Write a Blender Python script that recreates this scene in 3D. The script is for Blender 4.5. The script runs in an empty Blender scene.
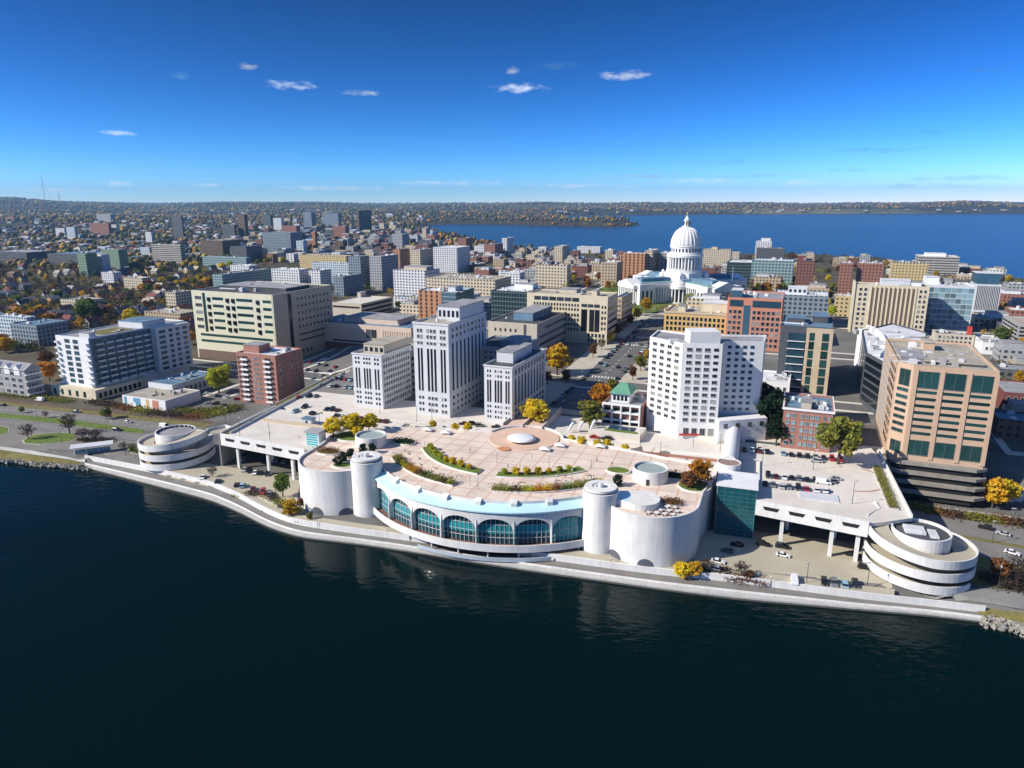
import bpy, bmesh, math, random
import numpy as np
from mathutils import Vector, Matrix
R = math.radians
random.seed(7); rng = np.random.default_rng(7)
SC = bpy.context.scene
COL = SC.collection
# ------------------------------------------------------------------ camera, sky, sun, exposure
FPX, HCAM, PITCH = 710.0, 120.0, R(14.37)
cam = bpy.data.cameras.new('Camera'); cam_ob = bpy.data.objects.new('Camera', cam); COL.objects.link(cam_ob)
cam.sensor_width = 36; cam.lens = FPX/1024*36; cam.clip_start = 1; cam.clip_end = 80000
cam_ob.location = (0, 0, HCAM); cam_ob.rotation_euler = (math.pi/2-PITCH, 0, 0)
SC.camera = cam_ob
SUN_EL = R(34)
SUN_DIR = Vector((-.955*math.cos(SUN_EL), -.297*math.cos(SUN_EL), math.sin(SUN_EL))).normalized()
sl = bpy.data.lights.new('Sun', 'SUN'); sl.energy = 5.0; sl.angle = R(.5); sl.color = (1, .93, .82)
so = bpy.data.objects.new('Sun', sl); COL.objects.link(so); so.rotation_euler = SUN_DIR.to_track_quat('Z', 'Y').to_euler()
SC.view_settings.view_transform = 'Standard'; SC.view_settings.look = 'None'
SC.view_settings.exposure = 0.36; SC.view_settings.gamma = 1
SC.cycles.max_bounces = 5; SC.cycles.diffuse_bounces = 2; SC.cycles.glossy_bounces = 3
SC.cycles.transmission_bounces = 2; SC.cycles.volume_bounces = 0; SC.cycles.use_denoising = True
SC.cycles.sample_clamp_indirect = 4
WORLD = bpy.data.worlds.new('World'); SC.world = WORLD; WORLD.use_nodes = True
SKY_STRENGTH = .1
HAZE = 4.4e-5
def cam_dir(px, py):
    x, y = (px-512)/FPX, -(py-384)/FPX
    return Vector((x, math.cos(PITCH)+y*math.sin(PITCH), -math.sin(PITCH)+y*math.cos(PITCH))).normalized()
def build_sky():
    nt = WORLD.node_tree; N = nt.nodes; Lk = nt.links.new
    bg = N['Background']; bg.inputs[1].default_value = SKY_STRENGTH
    sky = N.new('ShaderNodeTexSky'); sky.sky_type = 'NISHITA'; sky.sun_disc = False
    sky.sun_elevation = SUN_EL; sky.sun_rotation = math.atan2(SUN_DIR.x, SUN_DIR.y)
    sky.air_density = .6; sky.dust_density = 0; sky.ozone_density = 6; sky.altitude = 250
    # the deep polarised blue of the photograph: a contrast curve on each channel
    sp = N.new('ShaderNodeSeparateColor'); Lk(sky.outputs[0], sp.inputs[0]); cb = N.new('ShaderNodeCombineColor')
    for i, (a_, b_) in enumerate(((5.2, 2.9), (2.2, 2.05), (2.15, 2.2))):
        q1 = N.new('ShaderNodeMath'); q1.operation = 'POWER'; q0 = N.new('ShaderNodeMath'); q0.operation = 'MULTIPLY'; q0.inputs[1].default_value = .1; Lk(sp.outputs[i], q0.inputs[0]); Lk(q0.outputs[0], q1.inputs[0]); q1.inputs[1].default_value = b_
        q2 = N.new('ShaderNodeMath'); q2.operation = 'MULTIPLY'; q2.inputs[1].default_value = a_*10; Lk(q1.outputs[0], q2.inputs[0]); Lk(q2.outputs[0], cb.inputs[i])
    # higher up, out of view, the plain sky is brightened to fill the shadows
    tcz = N.new('ShaderNodeTexCoord'); sz_ = N.new('ShaderNodeSeparateXYZ'); Lk(tcz.outputs['Generated'], sz_.inputs[0])
    mz = N.new('ShaderNodeMapRange'); mz.interpolation_type = 'SMOOTHSTEP'; mz.inputs[1].default_value = .5; mz.inputs[2].default_value = .8; Lk(sz_.outputs['Z'], mz.inputs[0])
    br_ = N.new('ShaderNodeVectorMath'); br_.operation = 'SCALE'; br_.inputs['Scale'].default_value = 2.0; Lk(sky.outputs[0], br_.inputs[0])
    mzx = N.new('ShaderNodeMix'); mzx.data_type = 'RGBA'; Lk(mz.outputs[0], mzx.inputs['Factor']); Lk(cb.outputs[0], mzx.inputs['A']); Lk(br_.outputs[0], mzx.inputs['B'])
    class gm: outputs = [mzx.outputs['Result']]
    tc = N.new('ShaderNodeTexCoord')
    nz = N.new('ShaderNodeTexNoise'); nz.inputs['Scale'].default_value = 70; nz.inputs['Detail'].default_value = 5
    mp = N.new('ShaderNodeMapping'); mp.inputs['Scale'].default_value = (1, 1, 2.6)
    Lk(tc.outputs['Generated'], mp.inputs[0]); Lk(mp.outputs[0], nz.inputs[0])
    cur = gm.outputs[0]
    # small fair-weather clouds: direction, half width, half height, brightness
    cl = [(118,133,15,2.6,10),(289,85,24,4.5,11),(248,66,10,3.5,5),(179,75,10,4,3.5),(362,93,17,3,7),(519,88,25,5,11),(513,70,8,4,6),(625,75,28,5,8),
          (555,66,24,4,2.2),(712,162,40,3,2.2),(915,133,26,4,1.3),(995,68,22,6,1.6),(640,131,14,3,2),(595,133,12,3,2),
          (800,183,20,3,10.5),(120,184,16,2.5,10),(205,185,14,2.5,10),(700,181,40,3,10),(580,186,60,3,10),(960,178,50,3,1.6),(450,183,55,3,10),(880,150,46,3,1.6),(330,188,70,2.5,10),(760,176,60,2.5,2.6),(850,170,40,2,2.2),(930,186,60,3,2.4),(640,176,50,2,4.2),(60,190,50,2,9)]
    for px, py, sx, sy, br in cl:
        d = cam_dir(px, py); rt = Vector((d.y, -d.x, 0)).normalized(); up = rt.cross(d)
        k = 1/FPX
        def dot(v, s):
            n = N.new('ShaderNodeVectorMath'); n.operation = 'DOT_PRODUCT'; Lk(tc.outputs['Generated'], n.inputs[0])
            n.inputs[1].default_value = v/(s*k); return n.outputs['Value']
        def m(op, a, b=None):
            n = N.new('ShaderNodeMath'); n.operation = op
            for i, q in enumerate((a, b)):
                if q is None: continue
                if isinstance(q, (int, float)): n.inputs[i].default_value = q
                else: Lk(q, n.inputs[i])
            return n.outputs[0]
        a, b = dot(rt, sx), dot(up, sy)
        r2 = m('ADD', m('MULTIPLY', a, a), m('MULTIPLY', b, b))
        v = m('SUBTRACT', m('ADD', 1.0, m('MULTIPLY', m('SUBTRACT', nz.outputs['Fac'], .5), 3.2)), r2)
        mr = N.new('ShaderNodeMapRange'); mr.interpolation_type = 'SMOOTHSTEP'; Lk(v, mr.inputs[0])
        mr.inputs[1].default_value = 0; mr.inputs[2].default_value = 2.4; mr.inputs[3].default_value = 0; mr.inputs[4].default_value = .85 if br > 4 else .45
        facing = m('GREATER_THAN', dot(d, FPX), .2)
        mx = N.new('ShaderNodeMix'); mx.data_type = 'RGBA'
        Lk(m('MULTIPLY', mr.outputs[0], facing), mx.inputs['Factor']); Lk(cur, mx.inputs['A'])
        mx.inputs['B'].default_value = ((br*.92, br*.98, br*1.06, 1) if br > 4 else (br*.45, br*1.15, br*1.7, 1)); cur = mx.outputs['Result']
    Lk(cur, bg.inputs[0])
build_sky()

# ------------------------------------------------------------------ frames, terrain
FO = np.array([4.3, 291.1])                       # the roof plaza's centre
TH_T, TH_G = R(19), R(22.3)                       # heading of the lakeside hall, heading of the street grid
def fr(th): return np.array([math.cos(th), -math.sin(th)]), np.array([math.sin(th), math.cos(th)])
UT, VT = fr(TH_T); UG, VG = fr(TH_G)
def TW(u, v, z=0): p = FO+u*UT+v*VT; return Vector((p[0], p[1], z))
def GW(u, v, z=0): p = FO+u*UG+v*VG; return Vector((p[0], p[1], z))
def toG(x, y): return (x-FO[0])*UG[0]+(y-FO[1])*UG[1], (x-FO[0])*VG[0]+(y-FO[1])*VG[1]
def toT(x, y): return (x-FO[0])*UT[0]+(y-FO[1])*UT[1], (x-FO[0])*VT[0]+(y-FO[1])*VT[1]
CP, SP = math.cos(PITCH), math.sin(PITCH)
def at(px, py, z):
    a, b = (px-512)/FPX, -(py-384)/FPX
    d = (a, CP+b*SP, -SP+b*CP); t = (z-HCAM)/d[2]
    return Vector((a*t, d[1]*t, z))
def proj(p):
    w = p[1]*CP-(p[2]-HCAM)*SP
    return 512+FPX*p[0]/w, 384-FPX*(p[1]*SP+(p[2]-HCAM)*CP)/w
def ss(a, b, x):
    t = np.clip((np.asarray(x, float)-a)/(b-a), 0, 1); return t*t*(3-2*t)
def sdist(px, py, poly):
    """signed distance to a polygon, positive inside"""
    px = np.asarray(px, float); py = np.asarray(py, float)
    d = np.full(px.shape, 1e12); ins = np.zeros(px.shape, bool)
    n = len(poly)
    for i in range(n):
        ax, ay = poly[i]; bx, by = poly[(i+1) % n]
        ex, ey = bx-ax, by-ay
        t = np.clip(((px-ax)*ex+(py-ay)*ey)/(ex*ex+ey*ey+1e-9), 0, 1)
        d = np.minimum(d, (px-ax-t*ex)**2+(py-ay-t*ey)**2)
        c = (ay > py) != (by > py)
        with np.errstate(divide='ignore', invalid='ignore'):
            xx = (bx-ax)*(py-ay)/(by-ay if by != ay else 1e-9)+ax
        ins ^= c & (px < xx)
    d = np.sqrt(d); return np.where(ins, d, -d)
def gpoly(l, z=0): return [tuple(at(x, y, z)[:2]) for x, y in l]
SEA = [(85,468),(125,478.5),(170,490),(212,501),(242,514),(268,528),(300,538.5),(360,545),(420,554),(480,564),(540,573),(600,581.5),(660,590),(740,600),(840,609),(940,617.5),(982,623)]
MON = gpoly([(-400,430),(-150,452),(0,462)]+SEA+[(1030,636),(1300,690)])
MONPOLY = [(-9000, MON[0][1]+1500)]+MON+[(9000, -3000), (9000, -9000), (-9000, -9000)]
MENPOLY = gpoly([(412,229.5),(440,232.5),(470,238),(512,247.5),(560,252.5),(640,256),(700,257),(800,256),(900,262),(960,272),(1024,283),(1500,330),(2600,330),(2600,213.4),(1300,213.2),(1024,213.4),(900,213.6),(800,214),(700,214.4),(640,214.8),(560,215.6),(575,218.5),(568,221),(585,222.4),(612,221.4),(636,222.8),(641,225.4),(612,227.3),(575,226.4),(540,225.6),(500,224.6),(460,224),(425,225.4)])
def hgt(x, y):
    x = np.asarray(x, float); y = np.asarray(y, float)
    gu = (x-FO[0])*UG[0]+(y-FO[1])*UG[1]; gv = (x-FO[0])*VG[0]+(y-FO[1])*VG[1]
    tu = (x-FO[0])*UT[0]+(y-FO[1])*UT[1]; tv = (x-FO[0])*VT[0]+(y-FO[1])*VT[1]
    base = 3+4*ss(30, 220, gv)+3*ss(300, 900, gv)
    wide = 8+ss(40, 300, gv)*150
    mu = ss(-143-wide, -143, tu-0*gv)
    vb = np.where(tu < 60, 8, 8+32*ss(60, 150, tu))
    mv = ss(0, 1, (tv-vb)/8)
    top = 18+9*ss(60, 330, gv)-15*ss(560, 1050, gv)
    h = base+(np.maximum(top, base)-base)*mu*mv
    far = np.hypot(x, y)
    az = x/np.maximum(y, 1)
    rid = 34+26*np.sin(az*7+.6)**2+12*np.sin(az*19+2)+8*np.sin(az*43)
    rid = rid*1.0+55*np.exp(-((az+.66)/.12)**2)
    h = h+ss(6500, 11500, far)*np.clip(rid, 12, 200)+ss(2500, 5200, far)*16*(1+np.sin(x*.0021)*np.cos(y*.0017))
    m = y > 950
    if m.any():
        sm = np.full(x.shape, -1e4); sm[m] = sdist(x[m], y[m], MENPOLY)
        h = np.where(sm > -60, np.minimum(h, np.clip(-sm*.12, -3, 30)), h)
    m = (y < 400) | (np.abs(x) > 500) & (y < 2500)
    if m.any():
        so_ = np.full(x.shape, -1e4); so_[m] = sdist(x[m], y[m], MONPOLY)
        set_ = 7.4*ss(-212, -190, x)*(1-ss(130, 140, x)); h = np.where(so_ > -9-set_, np.clip((-so_-set_)*(.33+.9*(set_ > 3)), -3, 3), h)
    return h
def hz(x, y): return float(hgt(np.array([x]), np.array([y]))[0])
def gp(px, py, dz=0):
    """the ground point seen at a pixel"""
    a, b = (px-512)/FPX, -(py-384)/FPX
    dx, dy, dzz = a, CP+b*SP, -SP+b*CP
    zs = np.linspace(42, -4, 47)
    for _ in range(3):
        t = (zs-HCAM)/dzz; hh = hgt(dx*t, dy*t); k = int(np.argmax(hh >= zs)) if (hh >= zs).any() else len(zs)-1
        z1, z0 = zs[max(k-1, 0)], zs[k]; zs = np.linspace(z1, z0, 9)
    p = at(px, py, z0); h = z0
    return Vector((p.x, p.y, h+dz))

# ------------------------------------------------------------------ materials
MATS = {}
def mat(name, col, rough=.8, var=.12, scale=.25, spec=.3, metal=0, coord='Object', var2=0, emit=None, objvar=0, streak=0, patch=0):
    if name in MATS: return MATS[name]
    m = bpy.data.materials.new(name); m.use_nodes = True; nt = m.node_tree; N = nt.nodes; Lk = nt.links.new
    b = N['Principled BSDF']; b.inputs['Roughness'].default_value = rough; b.inputs['Specular IOR Level'].default_value = spec; b.inputs['Metallic'].default_value = metal
    c = (*col, 1)
    tc = N.new('ShaderNodeTexCoord'); nz = N.new('ShaderNodeTexNoise'); nz.inputs['Scale'].default_value = scale; nz.inputs['Detail'].default_value = 6; nz.inputs['Roughness'].default_value = .65
    Lk(tc.outputs[coord], nz.inputs[0])
    mr = N.new('ShaderNodeMapRange'); mr.inputs[1].default_value = .3; mr.inputs[2].default_value = .7; mr.inputs[3].default_value = 1-var; mr.inputs[4].default_value = 1+var
    Lk(nz.outputs['Fac'], mr.inputs[0]); val = mr.outputs[0]
    if objvar:
        oi = N.new('ShaderNodeObjectInfo'); m2 = N.new('ShaderNodeMapRange'); m2.inputs[3].default_value = 1-objvar; m2.inputs[4].default_value = 1+objvar
        Lk(oi.outputs['Random'], m2.inputs[0]); mm = N.new('ShaderNodeMath'); mm.operation = 'MULTIPLY'; Lk(val, mm.inputs[0]); Lk(m2.outputs[0], mm.inputs[1]); val = mm.outputs[0]
    def mul(v, w):
        mm = N.new('ShaderNodeMath'); mm.operation = 'MULTIPLY'; Lk(v, mm.inputs[0]); Lk(w, mm.inputs[1]); return mm.outputs[0]
    if streak:      # rain streaks running down and faint pour joints every few metres
        mp = N.new('ShaderNodeMapping'); mp.inputs['Scale'].default_value = (1, 1, .07); Lk(tc.outputs[coord], mp.inputs[0])
        n3 = N.new('ShaderNodeTexNoise'); n3.inputs['Scale'].default_value = .9; n3.inputs['Detail'].default_value = 4; Lk(mp.outputs[0], n3.inputs[0])
        m3 = N.new('ShaderNodeMapRange'); m3.inputs[1].default_value = .35; m3.inputs[2].default_value = .75; m3.inputs[3].default_value = 1.03; m3.inputs[4].default_value = 1-streak; Lk(n3.outputs['Fac'], m3.inputs[0]); val = mul(val, m3.outputs[0])
        sx = N.new('ShaderNodeSeparateXYZ'); Lk(tc.outputs[coord], sx.inputs[0]); f = N.new('ShaderNodeMath'); f.operation = 'DIVIDE'; Lk(sx.outputs['Z'], f.inputs[0]); f.inputs[1].default_value = 2.9
        fr_ = N.new('ShaderNodeMath'); fr_.operation = 'FRACT'; Lk(f.outputs[0], fr_.inputs[0]); lt = N.new('ShaderNodeMapRange'); lt.inputs[1].default_value = .0; lt.inputs[2].default_value = .035; lt.inputs[3].default_value = .90; lt.inputs[4].default_value = 1; Lk(fr_.outputs[0], lt.inputs[0]); val = mul(val, lt.outputs[0])
    if patch:       # membrane sheets laid at different times
        br = N.new('ShaderNodeTexBrick'); br.inputs['Scale'].default_value = 1; br.inputs['Brick Width'].default_value = 7.3; br.inputs['Row Height'].default_value = 3.7; br.inputs['Mortar Size'].default_value = .09; br.inputs['Color1'].default_value = (1-patch, 1-patch, 1-patch, 1); br.inputs['Color2'].default_value = (1+patch, 1+patch, 1+patch, 1); br.inputs['Mortar'].default_value = (.7, .7, .7, 1); Lk(tc.outputs[coord], br.inputs[0]); val = mul(val, br.outputs['Color'])
    vm = N.new('ShaderNodeVectorMath'); vm.operation = 'SCALE'; vm.inputs[0].default_value = col; Lk(val, vm.inputs['Scale'])
    Lk(vm.outputs[0], b.inputs['Base Color'])
    MATS[name] = m; return m
def mat_vcol(name, rough=.9, var=.25, scale=.05, spec=.2):
    m = mat(name, (1, 1, 1), rough, var, scale, spec); nt = m.node_tree
    vm = [n for n in nt.nodes if n.type == 'VECT_MATH'][0]
    vc = nt.nodes.new('ShaderNodeVertexColor'); vc.layer_name = 'Col'; nt.links.new(vc.outputs[0], vm.inputs[0]); return m
def mat_grid(name, wall, glass, sx, sz, fx, fz, rough=.7):
    """far facade: rows of windows as a wall pattern in metres"""
    if name in MATS: return MATS[name]
    m = mat(name, wall, rough, .08, .15); nt = m.node_tree; N = nt.nodes; Lk = nt.links.new
    vm = [n for n in N if n.type == 'VECT_MATH'][0]; tc = [n for n in N if n.type == 'TEX_COORD'][0]
    sep = N.new('ShaderNodeSeparateXYZ'); Lk(tc.outputs['Object'], sep.inputs[0])
    def M(op, a, b):
        n = N.new('ShaderNodeMath'); n.operation = op
        for i, q in enumerate((a, b)):
            if isinstance(q, (int, float)): n.inputs[i].default_value = q
            else: Lk(q, n.inputs[i])
        return n.outputs[0]
    s = M('ADD', sep.outputs['X'], sep.outputs['Y'])
    a = M('LESS_THAN', M('FRACT', M('DIVIDE', M('ADD', s, 400.0+sx*(1-fx)*.5*-1), sx), 0), fx)
    b = M('LESS_THAN', M('FRACT', M('DIVIDE', M('ADD', sep.outputs['Z'], 300.0-sz*.3), sz), 0), fz)
    k = M('MULTIPLY', a, b)
    mx = N.new('ShaderNodeMix'); mx.data_type = 'RGBA'; Lk(k, mx.inputs['Factor']); mx.inputs['A'].default_value = (*wall, 1); mx.inputs['B'].default_value = (*glass, 1)
    Lk(mx.outputs['Result'], vm.inputs[0])
    rr = M('SUBTRACT', rough, M('MULTIPLY', k, rough-.15)); Lk(rr, N['Principled BSDF'].inputs['Roughness'])
    return m
def water_mat(name, col, bump, scale, rough, spec=.5):
    m = bpy.data.materials.new(name); m.use_nodes = True; nt = m.node_tree; N = nt.nodes; Lk = nt.links.new
    b = N['Principled BSDF']; b.inputs['Base Color'].default_value = (*col, 1); b.inputs['Roughness'].default_value = rough; b.inputs['IOR'].default_value = 1.33; b.inputs['Specular IOR Level'].default_value = spec
    tc = N.new('ShaderNodeTexCoord'); nz = N.new('ShaderNodeTexNoise'); nz.inputs['Scale'].default_value = scale; nz.inputs['Detail'].default_value = 4
    mp = N.new('ShaderNodeMapping'); mp.inputs['Scale'].default_value = (1, 1.8, 1); mp.inputs['Rotation'].default_value = (0, 0, .4)
    Lk(tc.outputs['Object'], mp.inputs[0]); Lk(mp.outputs[0], nz.inputs[0])
    nw = N.new('ShaderNodeTexNoise'); nw.inputs['Scale'].default_value = .012; nw.inputs['Detail'].default_value = 3; mw = N.new('ShaderNodeMapping'); mw.inputs['Scale'].default_value = (.5, 1.4, 1); mw.inputs['Rotation'].default_value = (0, 0, -.3); Lk(tc.outputs['Object'], mw.inputs[0]); Lk(mw.outputs[0], nw.inputs[0])
    ms_ = N.new('ShaderNodeMapRange'); ms_.inputs[1].default_value = .38; ms_.inputs[2].default_value = .62; ms_.inputs[3].default_value = bump*.35; ms_.inputs[4].default_value = bump*1.9; Lk(nw.outputs['Fac'], ms_.inputs[0])
    bp = N.new('ShaderNodeBump'); Lk(ms_.outputs[0], bp.inputs['Strength']); bp.inputs['Distance'].default_value = 1; Lk(nz.outputs['Fac'], bp.inputs['Height']); Lk(bp.outputs[0], b.inputs['Normal'])
    n2 = N.new('ShaderNodeTexNoise'); n2.inputs['Scale'].default_value = .004; n2.inputs['Detail'].default_value = 3
    m2 = N.new('ShaderNodeMapping'); m2.inputs['Scale'].default_value = (.25, 1.2, 1); Lk(tc.outputs['Object'], m2.inputs[0]); Lk(m2.outputs[0], n2.inputs[0])
    mr = N.new('ShaderNodeMapRange'); mr.inputs[1].default_value = .35; mr.inputs[2].default_value = .65; mr.inputs[3].default_value = .75; mr.inputs[4].default_value = 1.25; Lk(n2.outputs['Fac'], mr.inputs[0])
    vm = N.new('ShaderNodeVectorMath'); vm.operation = 'SCALE'; vm.inputs[0].default_value = col; Lk(mr.outputs[0], vm.inputs['Scale']); Lk(vm.outputs[0], b.inputs['Base Color'])
    MATS[name] = m; return m

# ------------------------------------------------------------------ mesh helpers
class MB:
    def __init__(s): s.v = []; s.f = []; s.m = []; s.mi = 0
    def quad(s, a, b, c, d): n = len(s.v); s.v += [a, b, c, d]; s.f.append((n, n+1, n+2, n+3)); s.m.append(s.mi); return s
    def face(s, pts): n = len(s.v); s.v += list(pts); s.f.append(tuple(range(n, n+len(pts)))); s.m.append(s.mi); return s
    def box(s, x0, y0, z0, x1, y1, z1):
        n = len(s.v); s.v += [(x0,y0,z0),(x1,y0,z0),(x1,y1,z0),(x0,y1,z0),(x0,y0,z1),(x1,y0,z1),(x1,y1,z1),(x0,y1,z1)]
        for q in ((0,3,2,1),(4,5,6,7),(0,1,5,4),(1,2,6,5),(2,3,7,6),(3,0,4,7)): s.f.append(tuple(n+i for i in q)); s.m.append(s.mi)
        return s
    def prism(s, poly, z0, z1, cap=True, bottom=True):
        """vertical walls of a counter-clockwise outline plus caps; z0/z1 numbers or lists"""
        n = len(s.v); k = len(poly)
        Z0 = z0 if isinstance(z0, (list, tuple)) else [z0]*k; Z1 = z1 if isinstance(z1, (list, tuple)) else [z1]*k
        s.v += [(p[0], p[1], Z0[i]) for i, p in enumerate(poly)]+[(p[0], p[1], Z1[i]) for i, p in enumerate(poly)]
        for i in range(k):
            j = (i+1) % k; s.f.append((n+i, n+j, n+k+j, n+k+i)); s.m.append(s.mi)
        if cap: s.f.append(tuple(n+k+i for i in range(k))); s.m.append(s.mi)
        if bottom: s.f.append(tuple(n+i for i in reversed(range(k)))); s.m.append(s.mi)
        return s
    def strip(s, A, B):
        """ribbon between two equal polylines"""
        n = len(s.v); k = len(A)
        s.v += [tuple(p) for p in A]+[tuple(p) for p in B]
        for i in range(k-1): s.f.append((n+i, n+i+1, n+k+i+1, n+k+i)); s.m.append(s.mi)
        return s
    def ringwall(s, A, B, z0, z1):
        """solid wall between two plan polylines (open path), heights numbers or lists"""
        k = len(A); Z0 = z0 if isinstance(z0, (list, tuple)) else [z0]*k; Z1 = z1 if isinstance(z1, (list, tuple)) else [z1]*k
        a0 = [(p[0], p[1], Z0[i]) for i, p in enumerate(A)]; a1 = [(p[0], p[1], Z1[i]) for i, p in enumerate(A)]
        b0 = [(p[0], p[1], Z0[i]) for i, p in enumerate(B)]; b1 = [(p[0], p[1], Z1[i]) for i, p in enumerate(B)]
        s.strip(a0, a1); s.strip(a1, b1); s.strip(b1, b0); s.strip(b0, a0)
        s.quad(a0[0], a1[0], b1[0], b0[0]); s.quad(a0[-1], b0[-1], b1[-1], a1[-1]); return s
    def tube(s, pts, rad, n=8, cap=True):
        pts = [Vector(p) for p in pts]; rad = rad if isinstance(rad, (list, tuple)) else [rad]*len(pts); rings = []
        for i, p in enumerate(pts):
            d = (pts[min(i+1, len(pts)-1)]-pts[max(i-1, 0)]).normalized(); a = d.orthogonal().normalized()
            if abs(d.z) > .9: a = Vector((1, 0, 0))-d*d.x; a.normalize()
            b = d.cross(a); k = len(s.v)
            s.v += [tuple(p+(a*math.cos(2*math.pi*j/n)+b*math.sin(2*math.pi*j/n))*rad[i]) for j in range(n)]; rings.append(k)
        for i in range(len(rings)-1):
            for j in range(n): s.f.append((rings[i]+j, rings[i]+(j+1) % n, rings[i+1]+(j+1) % n, rings[i+1]+j)); s.m.append(s.mi)
        if cap:
            s.f.append(tuple(rings[0]+j for j in reversed(range(n)))); s.m.append(s.mi); s.f.append(tuple(rings[-1]+j for j in range(n))); s.m.append(s.mi)
        return s
    def lathe(s, prof, n=24, cx=0, cy=0, cap=True):
        rings = []
        for r, z in prof:
            k = len(s.v); s.v += [(cx+r*math.cos(2*math.pi*j/n), cy+r*math.sin(2*math.pi*j/n), z) for j in range(n)]; rings.append(k)
        for i in range(len(rings)-1):
            for j in range(n): s.f.append((rings[i]+j, rings[i]+(j+1) % n, rings[i+1]+(j+1) % n, rings[i+1]+j)); s.m.append(s.mi)
        if cap:
            s.f.append(tuple(rings[0]+j for j in reversed(range(n)))); s.m.append(s.mi); s.f.append(tuple(rings[-1]+j for j in range(n))); s.m.append(s.mi)
        return s
    def mesh(s, name, mats, smooth=False):
        me = bpy.data.meshes.new(name); me.from_pydata([tuple(v) for v in s.v], [], s.f)
        mats = mats if isinstance(mats, (list, tuple)) else [mats]
        for m in mats: me.materials.append(MATS[m] if isinstance(m, str) else m)
        if len(mats) > 1: me.polygons.foreach_set('material_index', s.m)
        if smooth: me.polygons.foreach_set('use_smooth', [True]*len(me.polygons))
        me.update(); return me
    def obj(s, name, mats, parent=None, smooth=False, loc=None, rot=None):
        return link(s.mesh(name, mats, smooth), name, parent, loc, rot)
def link(me, name, parent=None, loc=None, rot=None):
    o = bpy.data.objects.new(name, me); COL.objects.link(o)
    if parent is not None: o.parent = parent
    if loc is not None: o.location = loc
    if rot is not None: o.rotation_euler = (0, 0, rot)
    return o
def tag(o, label=None, cat=None, group=None, kind=None):
    if label: o['label'] = label
    if cat: o['category'] = cat
    if group: o['group'] = group
    if kind: o['kind'] = kind
    return o
def thing(name, label, cat, loc=(0, 0, 0), rot=0, group=None):
    o = bpy.data.objects.new(name, None); COL.objects.link(o); o.location = loc; o.rotation_euler = (0, 0, rot); o.empty_display_size = .5
    return tag(o, label, cat, group)
def struct(o): o['kind'] = 'structure'; return o

# labels that need a neighbour to single a thing out are written at the end
ANCH = []            # (phrase, position)
PEND = []            # (object, description, position)
def anchor(phrase, p): ANCH.append((phrase, Vector(p)))
def pend(o, desc, p): PEND.append((o, desc, Vector(p)))
ORD = ['first','second','third','fourth','fifth','sixth','seventh','eighth','ninth','tenth','eleventh','twelfth','thirteenth','fourteenth','fifteenth','sixteenth','seventeenth','eighteenth','nineteenth','twentieth']
def resolve_labels():
    used = {}
    for o, d, p in PEND:
        best = None; px, py = proj(p)
        for ph, a in ANCH:
            ax, ay = proj(a); dd = math.hypot(px-ax, (py-ay)*2.2)
            if best is None or dd < best[0]: best = (dd, ph, ax, ay)
        dd, ph, ax, ay = best
        if abs(px-ax) > 1.3*abs(py-ay): rel = 'left of' if px < ax else 'right of'
        else: rel = 'behind' if py < ay else 'in front of'
        used.setdefault((d, rel, ph), []).append((dd, o))
    for (d, rel, ph), l in used.items():
        l.sort(key=lambda t: t[0])
        for i, (dd, o) in enumerate(l):
            if len(l) == 1: o['label'] = f'{d} {rel} {ph}'
            else: o['label'] = f'{d} {rel} {ph}, ' + ('nearest' if i == 0 else f'{ORD[min(i,19)]} nearest')

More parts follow.
